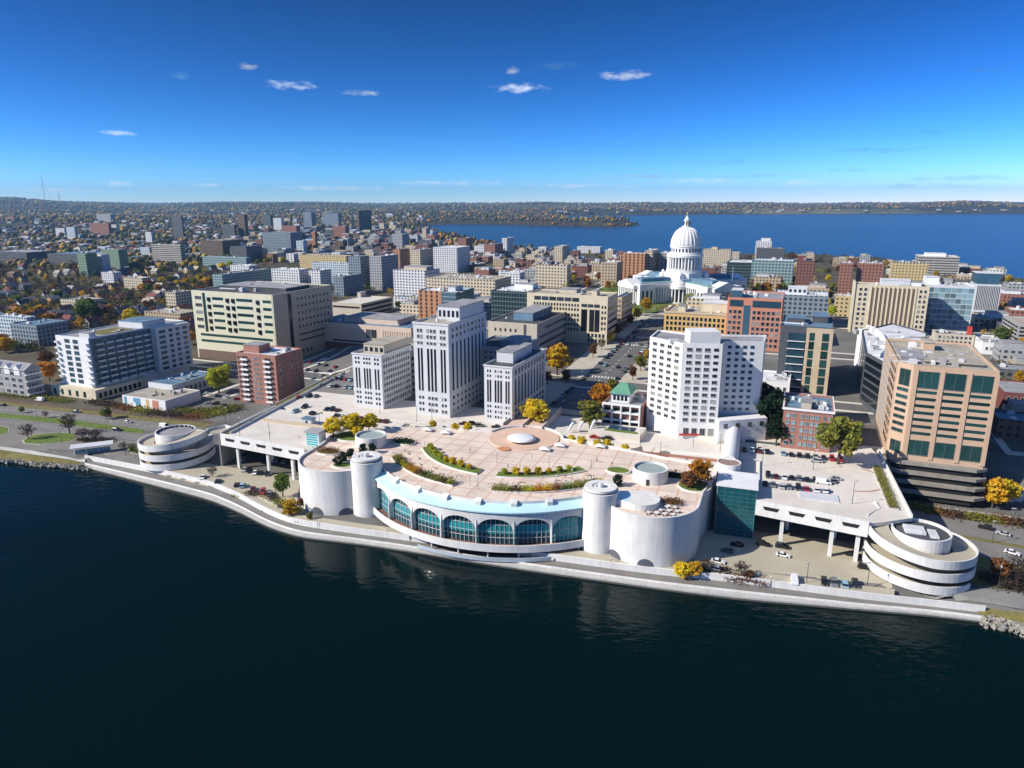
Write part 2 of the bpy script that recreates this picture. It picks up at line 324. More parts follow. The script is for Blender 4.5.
for nm, c, ro, va, sc in [
    ('white_concrete', (.72,.71,.68), .7, .10, .12), ('white_paint', (.74,.75,.76), .6, .06, .2), ('cream', (.62,.55,.40), .8, .10, .12), ('cream_green', (.62,.60,.45), .8, .06, .12), ('tan_stone', (.50,.41,.29), .85, .1, .12),
    ('orange_stone', (.53,.375,.26), .8, .07, .12), ('yellow_stone', (.60,.40,.16), .8, .08, .12), ('red_brick', (.34,.165,.125), .85, .12, .5), ('dark_brick', (.17,.06,.055), .85, .12, .5), ('pink_brick', (.52,.22,.14), .85, .1, .5),
    ('grey_wall', (.36,.36,.36), .8, .08, .15), ('pale_wall', (.58,.60,.62), .75, .06, .15), ('state_stone', (.60,.61,.62), .8, .05, .12), ('dark_wall', (.075,.085,.10), .7, .1, .2), ('blue_wall', (.19,.26,.33), .6, .1, .2), ('beige', (.50,.45,.36), .8, .08, .15), ('granite', (.74,.74,.72), .65, .05, .1),
    ('brown_wall', (.16,.11,.085), .8, .1, .2), ('pink_wall', (.60,.47,.38), .8, .08, .15), ('roof_grey', (.30,.30,.31), .9, .2, .1), ('roof_dark', (.075,.08,.09), .9, .25, .12), ('roof_white', (.66,.67,.68), .8, .1, .1), ('roof_tan', (.40,.36,.29), .9, .15, .1), ('roof_blue', (.13,.22,.31), .7, .15, .1),
    ('roof_green', (.12,.30,.20), .6, .1, .3), ('roof_copper', (.20,.36,.36), .6, .1, .2), ('metal_unit', (.55,.57,.58), .5, .1, .5), ('asphalt', (.13,.125,.12), .9, .2, .15), ('road_grey', (.20,.19,.175), .9, .14, .12), ('pave', (.64,.59,.52), .85, .10, .12), ('pave_pink', (.60,.44,.36), .85, .1, .15),
    ('lot_concrete', (.42,.38,.29), .9, .1, .08), ('line_paint', (.78,.77,.74), .7, .1, 2), ('grass_green', (.12,.17,.03), .95, .3, .4), ('grass_dry', (.17,.15,.05), .95, .35, .3), ('soil', (.12,.09,.06), .95, .3, .3), ('seawall', (.50,.485,.45), .85, .12, .2), ('wet_stone', (.10,.10,.09), .6, .2, .4), ('rock', (.30,.28,.24), .95, .3, .7),
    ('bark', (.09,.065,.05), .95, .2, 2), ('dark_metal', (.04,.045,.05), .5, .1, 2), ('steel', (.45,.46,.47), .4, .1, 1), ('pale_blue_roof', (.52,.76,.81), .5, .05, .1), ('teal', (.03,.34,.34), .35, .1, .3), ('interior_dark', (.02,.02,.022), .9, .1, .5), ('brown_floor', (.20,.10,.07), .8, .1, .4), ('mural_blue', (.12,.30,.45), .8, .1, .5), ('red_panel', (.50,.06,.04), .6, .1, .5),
    ('rail', (.20,.22,.26), .6, .1, 1), ('tyre', (.02,.02,.02), .9, .1, 3), ('green_panel', (.10,.20,.12), .6, .1, .2), ('flower_red', (.30,.12,.06), .9, .3, 1)]:
    mat(nm, c, ro, va, sc, streak={'white_concrete': .13, 'granite': .08, 'state_stone': .08, 'beige': .1, 'cream': .1, 'grey_wall': .15, 'seawall': .16}.get(nm, 0), patch=.16 if nm in ('roof_grey','roof_dark','roof_tan','roof_white','roof_blue') else 0)
def glass(name, col, rough=.12, objvar=.5): mat(name, col, rough, .25, .4, spec=.5, objvar=objvar)
glass('glass', (.025,.035,.045), objvar=.75); mat('blind', (.30,.29,.26), .6, .15, 1, objvar=.4); glass('glass_green', (.015,.05,.048)); glass('glass_blue', (.03,.075,.11)); glass('glass_teal', (.02,.27,.29), .15, .2); glass('glass_arch', (.012,.06,.075), .1, .3); glass('glass_dark', (.010,.013,.017)); glass('car_glass', (.012,.015,.02), .08); glass('glass_pale', (.16,.26,.30), .1)
# ------------------------------------------------------------------ ground, lakes
def axis(fine0, fine1, step, lo, hi, g):
    a = list(np.arange(fine0, fine1+.1, step)); s = step
    while a[-1] < hi: s *= g; a.append(a[-1]+s)
    s = step; b = []
    x = fine0
    while x > lo: s *= g; x -= s; b.append(x)
    return np.array(b[::-1]+a)
def build_ground():
    xs = axis(-380, 330, 4, -17500, 17500, 1.075); ys = axis(150, 640, 4, -600, 17500, 1.022)
    X, Y = np.meshgrid(xs, ys); Z = hgt(X, Y)
    nx, ny = len(xs), len(ys)
    me = bpy.data.meshes.new('ground'); idx = np.arange(nx*ny).reshape(ny, nx)
    q = np.stack([idx[:-1,:-1], idx[:-1,1:], idx[1:,1:], idx[1:,:-1]], -1).reshape(-1, 4)
    me.vertices.add(nx*ny); me.vertices.foreach_set('co', np.stack([X, Y, Z], -1).reshape(-1).astype(np.float32))
    me.loops.add(q.size); me.loops.foreach_set('vertex_index', q.reshape(-1).astype(np.int32))
    me.polygons.add(len(q)); me.polygons.foreach_set('loop_start', np.arange(0, q.size, 4, dtype=np.int32)); me.polygons.foreach_set('loop_total', np.full(len(q), 4, np.int32))
    me.update(calc_edges=True)
    gu, gv = toG(X, Y); far = np.hypot(X, Y)
    city = np.array([.155,.15,.14]); resid = np.array([.10,.085,.055]); wood = np.array([.05,.045,.028]); farc = np.array([.065,.062,.045]); field = np.array([.16,.15,.08])
    k = (ss(-330,-200,gu)*(1-ss(470,640,gv)))[..., None]
    c = resid*(1-k)+city*k
    w = ss(900, 2200, far)[..., None]; c = c*(1-w)+wood*w
    n = (np.sin(X*.0011+np.sin(Y*.0009)*2)*np.sin(Y*.0013+1)+.35*np.sin(X*.004)*np.sin(Y*.003))
    wf = (ss(4000, 6500, far)*ss(.25, .6, n))[..., None]; c = c*(1-wf)+field*wf
    col = np.concatenate([c, np.ones(c.shape[:2]+(1,))], -1).reshape(-1).astype(np.float32)
    at_ = me.color_attributes.new('Col', 'FLOAT_COLOR', 'POINT'); at_.data.foreach_set('color', col)
    me.polygons.foreach_set('use_smooth', [True]*len(me.polygons))
    me.materials.append(mat_vcol('ground_cover', .95, .35, .03)); struct(link(me, 'ground'))
build_ground()
water_mat('near_water', (.0002,.0068,.0058), .17, .22, .09, .2); water_mat('far_water', (.0,.03,.085), .55, .05, .25, .2)
struct(MB().quad((-17000,-6000,0),(17000,-6000,0),(17000,600,0),(-17000,600,0)).obj('lake_water', 'near_water'))
struct(MB().quad((-17000,600.01,0),(17000,600.01,0),(17000,17000,0),(-17000,17000,0)).obj('lake_water', 'far_water'))

def resample(pl, n):
    pl = [Vector(p) for p in pl]; d = [0]
    for a, b in zip(pl, pl[1:]): d.append(d[-1]+(b-a).length)
    out = []; j = 0
    for i in range(n):
        t = d[-1]*i/(n-1)
        while j < len(pl)-2 and d[j+1] < t: j += 1
        f = (t-d[j])/max(d[j+1]-d[j], 1e-6); out.append(pl[j].lerp(pl[j+1], min(max(f, 0), 1)))
    return out
def smooth(pl, it=2):
    for _ in range(it): pl = [pl[0]]+[(pl[i-1]+2*pl[i]+pl[i+1])/4 for i in range(1, len(pl)-1)]+[pl[-1]]
    return pl
def drape_strip(name, A, B, m, dz, n=30, k=4, kind='structure'):
    A = resample(A, n); B = resample(B, n); mb = MB()
    for j in range(k):
        P = [a.lerp(b, j/k) for a, b in zip(A, B)]; Q = [a.lerp(b, (j+1)/k) for a, b in zip(A, B)]
        hp = hgt(np.array([p.x for p in P]), np.array([p.y for p in P])); hq = hgt(np.array([p.x for p in Q]), np.array([p.y for p in Q]))
        mb.strip([(q.x, q.y, h+dz) for q, h in zip(Q, hq)], [(p.x, p.y, h+dz) for p, h in zip(P, hp)])
    o = mb.obj(name, m); o['kind'] = kind; return o
def px_strip(name, top, bot, m, dz, **k): return drape_strip(name, [gp(*p) for p in bot], [gp(*p) for p in top], m, dz, **k)
def px_patch(name, pts, m, dz, kind='structure'):
    P = [gp(*p) for p in pts]; mb = MB(); mb.face([(p.x, p.y, p.z+dz) for p in P]); o = mb.obj(name, m); o['kind'] = kind; return o

# lakeside promenade: sea wall, white walk, barrier, bike road, inner kerb
INN = [(85,459),(130,467.5),(170,475.5),(215,486.5),(240,497.5),(264,511.5),(292,523.5),(345,531.5),(420,541.5),(480,550),(540,557.5),(600,566),(660,574),(735,581),(860,598),(950,607.5),(985,612)]
NP = 120
PO = smooth(resample([at(x, y, 0) for x, y in SEA], NP), 6); PI_ = smooth(resample([at(x, y, 1.3) for x, y in INN], NP), 6)
def pt(t, z): return [(a.x+(b.x-a.x)*t, a.y+(b.y-a.y)*t, z) for a, b in zip(PO, PI_)]
pr = MB(); pr.ringwall(pt(0, 0), pt(.32, 0), -2.5, 1.0); struct(pr.obj('promenade_walk', 'seawall'))
pr = MB(); pr.ringwall(pt(-.035, 0), pt(.0, 0), -2.5, .5); struct(pr.obj('promenade_footing', 'wet_stone'))
pr = MB(); pr.ringwall(pt(.32, 0), pt(.36, 0), -2, 1.5); tag(pr.obj('promenade_barrier', 'white_concrete'), 'long low white concrete wall between lakeside walk and grey path', 'wall')
pr = MB(); pr.ringwall(pt(.36, 0), pt(.95, 0), -2, 1.1); struct(pr.obj('promenade_road', 'road_grey'))
pr = MB(); pr.ringwall(pt(.95, 0), pt(1.03, 0), -2, 3.35); tag(pr.obj('kerb_wall', 'white_concrete'), 'white kerb wall along the inland edge of the grey lakeside path', 'wall')
pr = MB()
for i in range(4, NP-4, 3):
    a, b = pt(.67, 1.104)[i], pt(.67, 1.104)[i+1]; c, d = pt(.68, 1.104)[i+1], pt(.68, 1.104)[i]; pr.quad(a, b, c, d)
struct(pr.obj('path_marking', mat('path_yellow', (.5,.36,.08), .8, .1, 1)))
shore_l = [(-150,444),(0,446.5),(40,452.5),(85,460)]; shore_l2 = [(-150,447),(0,450),(40,456),(85,463)]
px_strip('shore_path', shore_l, shore_l2, 'seawall', .25)
px_strip('shore_verge', shore_l2, [(-150,452),(0,459),(40,463.5),(85,468)], 'grass_dry', .12)
def rocks(name, A, B, n, s0, s1, seed):
    r = random.Random(seed); mb = MB()
    for i in range(n):
        t = r.random(); k = t*(len(A)-1); j = min(int(k), len(A)-2); f = k-j; q = r.random()
        a = Vector(A[j]).lerp(Vector(A[j+1]), f); b = Vector(B[j]).lerp(Vector(B[j+1]), f); c = a.lerp(b, q)
        s = r.uniform(s0, s1); pts = [Vector((r.uniform(-1,1), r.uniform(-1,1), r.uniform(-.6,.7))).normalized()*s*r.uniform(.7,1.1) for _ in range(8)]
        bm = bmesh.new()
        for p in pts: bm.verts.new(c+p)
        bmesh.ops.convex_hull(bm, input=bm.verts); bm.verts.ensure_lookup_table(); n0 = len(mb.v); ix = {v: i for i, v in enumerate(bm.verts)}
        mb.v += [tuple(v.co) for v in bm.verts]
        for fc in bm.faces: mb.f.append(tuple(n0+ix[v] for v in fc.verts)); mb.m.append(0)
        bm.free()
    return tag(mb.obj(name, 'rock'), kind='stuff')
rocks('shore_rocks', resample([at(x, y, .3) for x, y in [(-150,452),(0,463),(40,466),(90,470.5)]], 12), resample([at(x, y, 1.4) for x, y in [(-150,449),(0,458.5),(40,462.5),(88,467)]], 12), 420, .4, 1.3, 3)
rocks('shore_rocks', resample([at(x, y, .2) for x, y in [(978,625),(1030,638),(1120,660)]], 12), resample([at(x, y, 1.6) for x, y in [(985,614),(1030,626),(1120,645)]], 12), 260, .4, 1.2, 4)

# lakeside roads and verges, left of the hall
px_strip('rail_bed', [(-90,392),(0,398.5),(100,409),(213,421)], [(-90,395),(0,401.5),(100,412),(211,424)], 'soil', .06)
px_strip('grass_verge', [(-90,395),(0,401.5),(100,412),(211,424)], [(-90,397.5),(0,405),(100,416),(206,428)], 'grass_dry', .07)
px_strip('lake_drive', [(-90,397.5),(0,405),(104,416.3),(206,428.3)], [(-90,404),(0,413),(104,425),(190,436)], 'road_grey', .10)
px_strip('median_grass', [(-90,404),(0,413.3),(60,418.5),(143,429.5)], [(-90,407),(0,417.5),(60,424),(143,434)], 'grass_green', .12, kind='stuff')
px_strip('lake_drive', [(-90,407),(0,417.5),(60,424),(150,434),(195,438)], [(-90,418),(0,427),(60,432.5),(150,443),(180,447)], 'road_grey', .10)
px_strip('lakeside_lot', [(-150,419),(0,427.3),(60,432.8),(150,443.2)], [(-150,443),(0,446),(60,455),(128,465)], mat('lot_grey', (.22,.205,.18), .9, .15, .1), .09)
def island(pts, m1='grass_green'):
    P = [gp(*p) for p in pts]; c = sum(P, Vector())/len(P); z = c.z
    mb = MB(); mb.prism([(p.x, p.y) for p in P][::-1], z-.5, z+.22); struct(mb.obj('island_kerb', 'seawall'))
    mb = MB(); mb.prism([((p.x-c.x)*.95+c.x, (p.y-c.y)*.93+c.y) for p in P][::-1], z-.3, z+.30); tag(mb.obj('island_grass', m1), kind='stuff')
island([(22,441),(30,436),(50,433),(72,433),(80,437),(70,442),(40,445),(24,444)]); island([(-40,424),(0,425.5),(9,428),(9,433),(0,436),(-40,436)])
island([(126,447),(134,446),(142,450),(140,455),(130,453)])
for L_ in ([(0,409),(104,420.5),(196,432)], [(0,422),(60,428),(150,438.5)]):
    mb = MB(); P = resample([gp(*p) for p in L_], 60)
    for i in range(0, 58, 2):
        a, b = P[i], P[i+1]; n_ = (b-a).cross(Vector((0,0,1))).normalized()*.09
        mb.quad(tuple(a-n_+Vector((0,0,.115))), tuple(a+n_+Vector((0,0,.115))), tuple(b+n_+Vector((0,0,.115))), tuple(b-n_+Vector((0,0,.115))))
    struct(mb.obj('lane_marking', 'line_paint'))
# right of the hall
px_strip('rail_bed', [(930,505),(1024,518),(1100,529)], [(935,509),(1024,523),(1100,534)], mat('gravel_pale', (.38,.35,.31), .95, .2, .3), .06)
px_strip('grass_verge', [(935,509),(1024,523),(1100,534)], [(940,514),(1024,528),(1100,540)], 'grass_dry', .07)
px_strip('lake_drive', [(930,513),(1024,528),(1100,540)], [(930,530),(1024,546),(1100,560)], 'road_grey', .10)
px_strip('median_grass', [(930,530),(1024,546),(1100,560)], [(930,532),(1024,549),(1100,563)], 'grass_dry', .12)
px_strip('lake_drive', [(930,532),(1024,549),(1100,563)], [(935,546),(1024,566),(1100,582)], 'road_grey', .10)
px_strip('road_verge', [(960,553),(1024,566),(1100,582)], [(960,583),(1024,592),(1100,603)], 'grass_dry', .07)
px_strip('slip_road', [(915,588),(985,589),(1024,594),(1120,606)], [(925,597),(985,603),(1024,610),(1120,626)], mat('slip_grey', (.24,.235,.22), .9, .12, .1), .11)
px_strip('shore_verge', [(975,607),(1024,613),(1120,629)], [(980,616),(1024,626),(1120,645)], 'grass_dry', .12)
# lakeside lots under and beside the decks
px_strip('parking_lot', [(196,462),(300,478)], [(164,476),(200,485),(236,498),(258,513),(296,526)], 'lot_concrete', .12, n=24, k=6)
px_strip('parking_lot', [(700,530),(760,532),(872,545)], [(690,578),(740,584),(895,605)], 'lot_concrete', .12, n=24, k=6)
px_strip('forecourt', [(296,515),(400,530),(480,545),(590,552),(700,565)], [(283,525),(345,533),(420,543),(480,551.5),(600,567.5),(690,578)], mat('pave_buff', (.46,.42,.34), .9, .12, .15), .13, n=40)

PD = [(Vector((b.x-a.x, b.y-a.y, 0))).normalized() for a, b in zip(PO, PI_)]
q1 = [Vector((*p[:2], 3.14)) for p in pt(1.02, 0)]; mb = MB(); rg = range(14, 112); mb.strip([tuple(q1[i]) for i in rg], [tuple(q1[i]+PD[i]*4.6) for i in rg]); struct(mb.obj('forecourt', 'lot_concrete'))
# upper street level: pale paving, asphalt streets of the grid
def g_sheet(name, u0, u1, v0, v1, m, dz, F=GW, n=30):
    A = [F(u0+(u1-u0)*i/(n-1), v0) for i in range(n)]; B = [F(u0+(u1-u0)*i/(n-1), v1) for i in range(n)]
    k = max(2, int(abs(v1-v0)/6)); return drape_strip(name, A, B, m, dz, n=n, k=min(k, 40))
def t_sheet(*a, **k): return g_sheet(*a, F=TW, **k)
t_sheet('street_paving', -141, 152, 9.5, 48, 'pave', .10, n=40)
g_sheet('sidewalk', -330, 420, 106, 124, 'pave', .10, n=60); g_sheet('street', -330, 420, 109, 121, 'asphalt', .16, n=60)
g_sheet('sidewalk', -330, 420, 214, 232, 'pave', .10, n=60); g_sheet('street', -330, 420, 217, 229, 'asphalt', .16, n=60)
g_sheet('sidewalk', -330, 420, 316, 336, 'pave', .10, n=60); g_sheet('street', -330, 420, 320, 333, 'asphalt', .16, n=60)
for uc in (-224, -112, 112, 200, 300): g_sheet('sidewalk', uc-9, uc+9, 50, 700, 'pave', .13, n=4); g_sheet('street', uc-6, uc+6, 50, 900, 'asphalt', .19, n=4)
g_sheet('sidewalk', -25, 27, 52, 316, mat('pave_buff', (.46,.42,.34), .9, .12, .15), .13, n=8); g_sheet('boulevard', -10, 12, 60, 320, 'asphalt', .20, n=8)
for vv in (103, 127, 211, 235, 313):
    mb = MB()
    for k in range(11):
        u = -9+k*1.9; P4 = [GW(u, vv-2), GW(u+.8, vv-2), GW(u+.8, vv+2), GW(u, vv+2)]; mb.face([(p.x, p.y, hz(p.x, p.y)+.23) for p in P4])
    struct(mb.obj('crosswalk', 'line_paint'))
for us in (1,):
    mb = MB()
    for k in range(30):
        v = 70+k*8
        a, b = GW(us, v), GW(us+.25, v+4); c, d = GW(us+.25, v), GW(us, v+4)
        z = hz(a.x, a.y)+.215; z2 = hz(b.x, b.y)+.215
        mb.quad((a.x,a.y,z),(c.x,c.y,z),(b.x,b.y,z2),(d.x,d.y,z2))
    struct(mb.obj('lane_marking', 'line_paint'))
g_sheet('capitol_lawn', -115, 115, 338, 545, 'grass_green', .10, n=30)['kind'] = 'stuff'
g_sheet('capitol_walk', -8, 8, 338, 395, 'pave', .16, n=6)
t_sheet('upper_lot', -152, -108, 48, 92, 'road_grey', .12, n=12)

# ------------------------------------------------------------------ the lakeside hall
HALL = thing('convention_center', 'white convention hall with arched teal glass front and pink roof plaza beside the lake', 'convention hall', (FO[0], FO[1], 0), -TH_T)
anchor('the lakeside hall', TW(0, -40, 12))
CV = -9.5
def arc(cx, cy, r, a0, a1, n): return [(cx+r*math.cos(R(a0+(a1-a0)*i/(n-1))), cy+r*math.sin(R(a0+(a1-a0)*i/(n-1)))) for i in range(n)]
AH = 43
left = [(-82,-6),(-81,-22),(-78.3,-34)]+arc(-62, -45, 16, 180, 325, 64)
right = [(-x, y) for x, y in left[::-1]]
front = arc(0, CV, 57, 270-46.5, 270+46.5, 40)
back = [(60,-2),(38,4)]+arc(0, 3, 17, 14, 166, 20)+[(-38,4),(-60,-2)]
outline = left+front+right+back
mb = MB(); mb.prism(outline, 1.5, 19.7); mb.obj('wall', 'white_concrete', HALL)
plazam = bpy.data.materials.new('plaza_paving'); plazam.use_nodes = True
def paving(m, c1, c2, sc):
    nt = m.node_tree; N = nt.nodes; L_ = nt.links.new; b = N['Principled BSDF']; b.inputs['Roughness'].default_value = .85
    tc = N.new('ShaderNodeTexCoord'); br = N.new('ShaderNodeTexBrick'); br.offset = 0; br.inputs['Scale'].default_value = 1; br.inputs['Brick Width'].default_value = sc; br.inputs['Row Height'].default_value = sc
    br.inputs['Mortar Size'].default_value = .45; br.inputs['Color1'].default_value = (*c1, 1); br.inputs['Color2'].default_value = (*[x*.94 for x in c1], 1); br.inputs['Mortar'].default_value = (*c2, 1)
    L_(tc.outputs['Object'], br.inputs[0]); nz = N.new('ShaderNodeTexNoise'); nz.inputs['Scale'].default_value = .12; nz.inputs['Detail'].default_value = 6; L_(tc.outputs['Object'], nz.inputs[0])
    mr = N.new('ShaderNodeMapRange'); mr.inputs[1].default_value = .3; mr.inputs[2].default_value = .7; mr.inputs[3].default_value = .86; mr.inputs[4].default_value = 1.1; L_(nz.outputs[0], mr.inputs[0])
    vm = N.new('ShaderNodeVectorMath'); vm.operation = 'SCALE'; L_(br.outputs[0], vm.inputs[0]); L_(mr.outputs[0], vm.inputs['Scale']); L_(vm.outputs[0], b.inputs['Base Color'])
paving(plazam, (.74,.62,.52), (.64,.45,.35), 7); MATS['plaza_paving'] = plazam
mb = MB(); mb.prism([(x*.995, (y+20)*.995-20) for x, y in outline], 19.7, 20); mb.obj('roof_plaza', 'plaza_paving', HALL)
def offs(pl, d):
    out = []
    for i, p in enumerate(pl):
        a = pl[max(i-1, 0)]; b = pl[min(i+1, len(pl)-1)]; dx, dy = b[0]-a[0], b[1]-a[1]; l = math.hypot(dx, dy); out.append((p[0]+dy/l*d, p[1]-dx/l*d))
    return out
for pl in (left, right):
    mb = MB(); mb.ringwall(offs(pl, .35), offs(pl, -.35), 1.5, 20.9); mb.obj('drum_wall', 'white_concrete', HALL)
mb = MB(); bk = [right[-1]]+back+[left[0]]; mb.ringwall(offs(bk, .25), offs(bk, -.25), 18, 20.8); mb.obj('rear_parapet', 'white_concrete', HALL)
# front: seven arched bays between white fins
NB = 7; da = 2*AH/NB
def pol(r, a): return (r*math.sin(R(a)), CV-r*math.cos(R(a)))
def archz(t): # t in -1..1 across a bay
    t = min(abs(t)/.955, 1); return 11.5+4.3*math.sqrt(max(0, 1-t**2.1))
mb = MB(); K = 44; lo_o = []; lo_i = []; hi_o = []; hi_i = []
for b in range(NB):
    for i in range(K+(b == NB-1)):
        t = -1+2*i/K; a = -AH+da*(b+i/K); z = archz(t) if abs(t) <= .955 else 5.9
        for l, r, zz in ((lo_o, 60.6, z), (lo_i, 59.4, z), (hi_o, 60.6, 18.5), (hi_i, 59.4, 18.5)): l.append((*pol(r, a), zz))
mb.strip(lo_o, hi_o); mb.strip(hi_o, hi_i); mb.strip(lo_i, lo_o); mb.strip(hi_i, lo_i); mb.obj('arcade', 'white_concrete', HALL)
for b in range(NB):
    a0 = -AH+da*b
    A = [pol(59, a0+da*i/8) for i in range(9)]; B = [pol(58.7, a0+da*i/8) for i in range(9)]
    mb = MB(); mb.ringwall(A, B, 5.9, 17.5); w = mb.obj('arch_window', 'glass_arch', HALL)
    A = [pol(59.1, a0+da*i/8) for i in range(9)]; mb = MB(); zlo, zhi = (9.6, 13.0)
    if b in (0, 6): zlo, zhi = (6.2, 14.4)
    mb.ringwall(A, [pol(58.9, a0+da*i/8) for i in range(9)], zlo, zhi); mb.obj('teal_panel', 'glass_teal', w)
    mb = MB()
    for i in range(1, 8):
        p, q = pol(59.25, a0+da*i/8), pol(59.25, a0+da*i/8+.11); r_, s_ = pol(58.9, a0+da*i/8), pol(58.9, a0+da*i/8+.11); mb.prism([p, q, s_, r_], 5.9, 17)
    for z in (8.2, 10.4, 13.0, 15.0): mb.ringwall([pol(59.22, a0+da*i/8) for i in range(9)], [pol(58.9, a0+da*i/8) for i in range(9)], z, z+.1)
    mb.obj('mullion', mat('mullion_white', (.6,.62,.62), .5, .05, 1), w)
    mb = MB(); p = pol(60.7, a0); q = pol(62.2, a0); 
    if b: mb.prism([pol(60.62, a0-.14), pol(61.3, a0-.14), pol(61.3, a0+.14), pol(60.62, a0+.14)], 5.9, [15.6, 11.6, 11.6, 15.6]); mb.obj('fin', 'white_concrete', HALL)
AA = np.linspace(-AH-3, AH+3, 50)
mb = MB(); mb.strip([(*pol(61.2, a), 18.55) for a in AA], [(*pol(56.6, a), 19.95) for a in AA]); mb.strip([(*pol(61.2, a), 18.1) for a in AA], [(*pol(61.2, a), 18.55) for a in AA]); mb.obj('eave_roof', 'pale_blue_roof', HALL)
mb = MB(); mb.ringwall([pol(56.9, a) for a in AA], [pol(56.5, a) for a in AA], 19.5, 20.9); mb.obj('plaza_parapet', 'white_concrete', HALL)
for k in range(8):
    a = -AH+da*k*7/7 if k < 7 else AH
    if k in (0, 7): continue
    p = [pol(56.6, a-1.2), pol(58.4, a-1.0), pol(58.4, a+1.0), pol(56.6, a+1.2)]; mb = MB(); mb.prism(p, 18.8, [21.6, 20.7, 20.7, 21.6]); mb.obj('light_housing', 'white_concrete', HALL)
# balcony over the water
bal = lambda r, a: (r*math.sin(R(a)), -9.4-r*math.cos(R(a)))
BA = np.linspace(-46, 46, 50)
mb = MB(); mb.ringwall([bal(62.2, a) for a in BA], [bal(57, a) for a in BA], 5.0, 5.9); mb.obj('balcony_slab', 'brown_floor', HALL)
mb = MB(); mb.ringwall([bal(62.5, a) for a in BA], [bal(62.1, a) for a in BA], 4.4, 7.0); mb.obj('balcony_parapet', 'white_concrete', HALL)
mb = MB(); mb.strip([(*bal(62.2, a), 4.6) for a in BA], [(*bal(58.5, a), 3.0) for a in BA]); mb.obj('balcony_soffit', 'grey_wall', HALL)
mb = MB(); mb.ringwall([bal(58.5, a) for a in BA], [bal(56.5, a) for a in BA], 1.5, 5.0); mb.obj('lower_glazing', 'glass_dark', HALL)
for a in np.linspace(-40, 40, 9):
    x, y = bal(61, a); mb = MB(); mb.tube([(x, y, 1.8), (x, y, 4.9)], [.28, .5], 8); mb.obj('column', 'white_concrete', HALL)
mb = MB(); A2 = np.linspace(-14, 30, 30); mb.ringwall([bal(63.6, a) for a in A2], [bal(63.3, a) for a in A2], 1.5, 2.9); mb.obj('curved_low_wall', mat('wall_bluegrey', (.42,.47,.52), .7, .05, .3), HALL)
# towers and roof drums
for sx in (-1, 1):
    x, y = sx*45.6, -52.2
    mb = MB(); mb.lathe([(6.1,1.5),(6.1,24.6)], 40, x, y); t = mb.obj('lake_tower', 'white_concrete', HALL, smooth=False)
    mb = MB(); mb.lathe([(4.9,24.6),(4.9,25.1)], 32, x, y); mb.obj('neck', 'dark_wall', t)
    mb = MB(); mb.lathe([(5.5,25.1),(5.5,25.9),(3.0,25.9),(3.0,25.5),(.1,25.45)], 40, x, y, cap=False); mb.obj('ring_cap', 'white_concrete', t)
    mb = MB(); mb.lathe([(1,25.4),(1,26.7),(.2,27)], 12, x, y); mb.box(x-2.3,y-.6,25.46,x-1.4,y+.6,26.2); mb.obj('fan_unit', 'metal_unit', t)
    x, y = sx*58.8, -26
    mb = MB(); mb.lathe([(6.5,19.9),(6.5,24.9),(6.0,24.9),(6.0,24.0),(.01,24.0)], 44, x, y, cap=False); t = mb.obj('roof_drum', 'white_concrete', HALL)
    mb = MB(); mb.lathe([(5.98,24.0),(5.98,24.04),(.01,24.05)], 40, x, y, cap=False); mb.obj('drum_roof', mat('drum_grey', (.30,.36,.35), .8, .1, .4), t)
    mb = MB(); mb.box(x-.6,y-6.62,20,x+.6,y-6.4,22.3); mb.obj('drum_door', 'dark_metal', t)
# arched openings at the foot of each drum
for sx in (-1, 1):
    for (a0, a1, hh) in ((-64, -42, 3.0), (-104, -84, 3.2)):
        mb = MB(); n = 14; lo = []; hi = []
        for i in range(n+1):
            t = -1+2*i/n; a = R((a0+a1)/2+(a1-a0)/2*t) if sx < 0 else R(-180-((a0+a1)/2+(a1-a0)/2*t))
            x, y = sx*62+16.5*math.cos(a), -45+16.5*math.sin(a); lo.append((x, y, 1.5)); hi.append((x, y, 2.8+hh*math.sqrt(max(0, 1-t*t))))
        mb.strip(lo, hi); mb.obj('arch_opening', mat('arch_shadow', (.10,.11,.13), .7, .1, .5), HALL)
# pale rounded canopy and lawn on the right drum roof
can = [(50,-53),(58,-56)]+arc(59, -49.5, 6.5, -80, 90, 14)+[(51,-46)]
mb = MB(); mb.prism(can, 20, 22.3); c_ = mb.obj('curved_canopy', 'white_concrete', HALL)
mb = MB(); mb.prism([(50,-52.3),(54.5,-54.2),(56,-50),(54,-46.4),(51,-46.6)], 22.31, 22.36); mb.obj('canopy_roof', 'pale_blue_roof', c_)
# circle with the white dome at the axis
mb = MB(); mb.lathe([(15.3,19.9),(15.3,20.35),(.01,20.36)], 56, 0, 3, cap=False); mb.obj('circle_step', mat('terracotta_paving', (.66,.46,.34), .85, .08, .2), HALL)
DOME = thing('fountain_dome', 'shallow white dome in the circle at the head of the roof plaza', 'fountain', TW(0, -.5, 20.36))
mb = MB(); mb.lathe([(3.2,0),(6.2,1.0),(6.2,1.35),(4.6,1.8),(2.2,2.2),(.01,2.3)], 40); mb.obj('bowl', 'white_paint', DOME, smooth=True)
mb = MB(); mb.lathe([(3.4,-.01),(3.4,.25),(.01,.26)], 32, cap=False); mb.obj('plinth', 'dark_wall', DOME)
mb = MB(); mb.lathe([(2.7,.0),(2.7,.4),(.01,.42)], 28, cap=False); o = mb.obj('terracotta_disc', mat('terracotta', (.55,.26,.14), .85, .1, .5), None, loc=TW(-3.5, -12.6, 20.02)); tag(o, 'low terracotta disc set in the plaza in front of the white dome', 'paving disc')
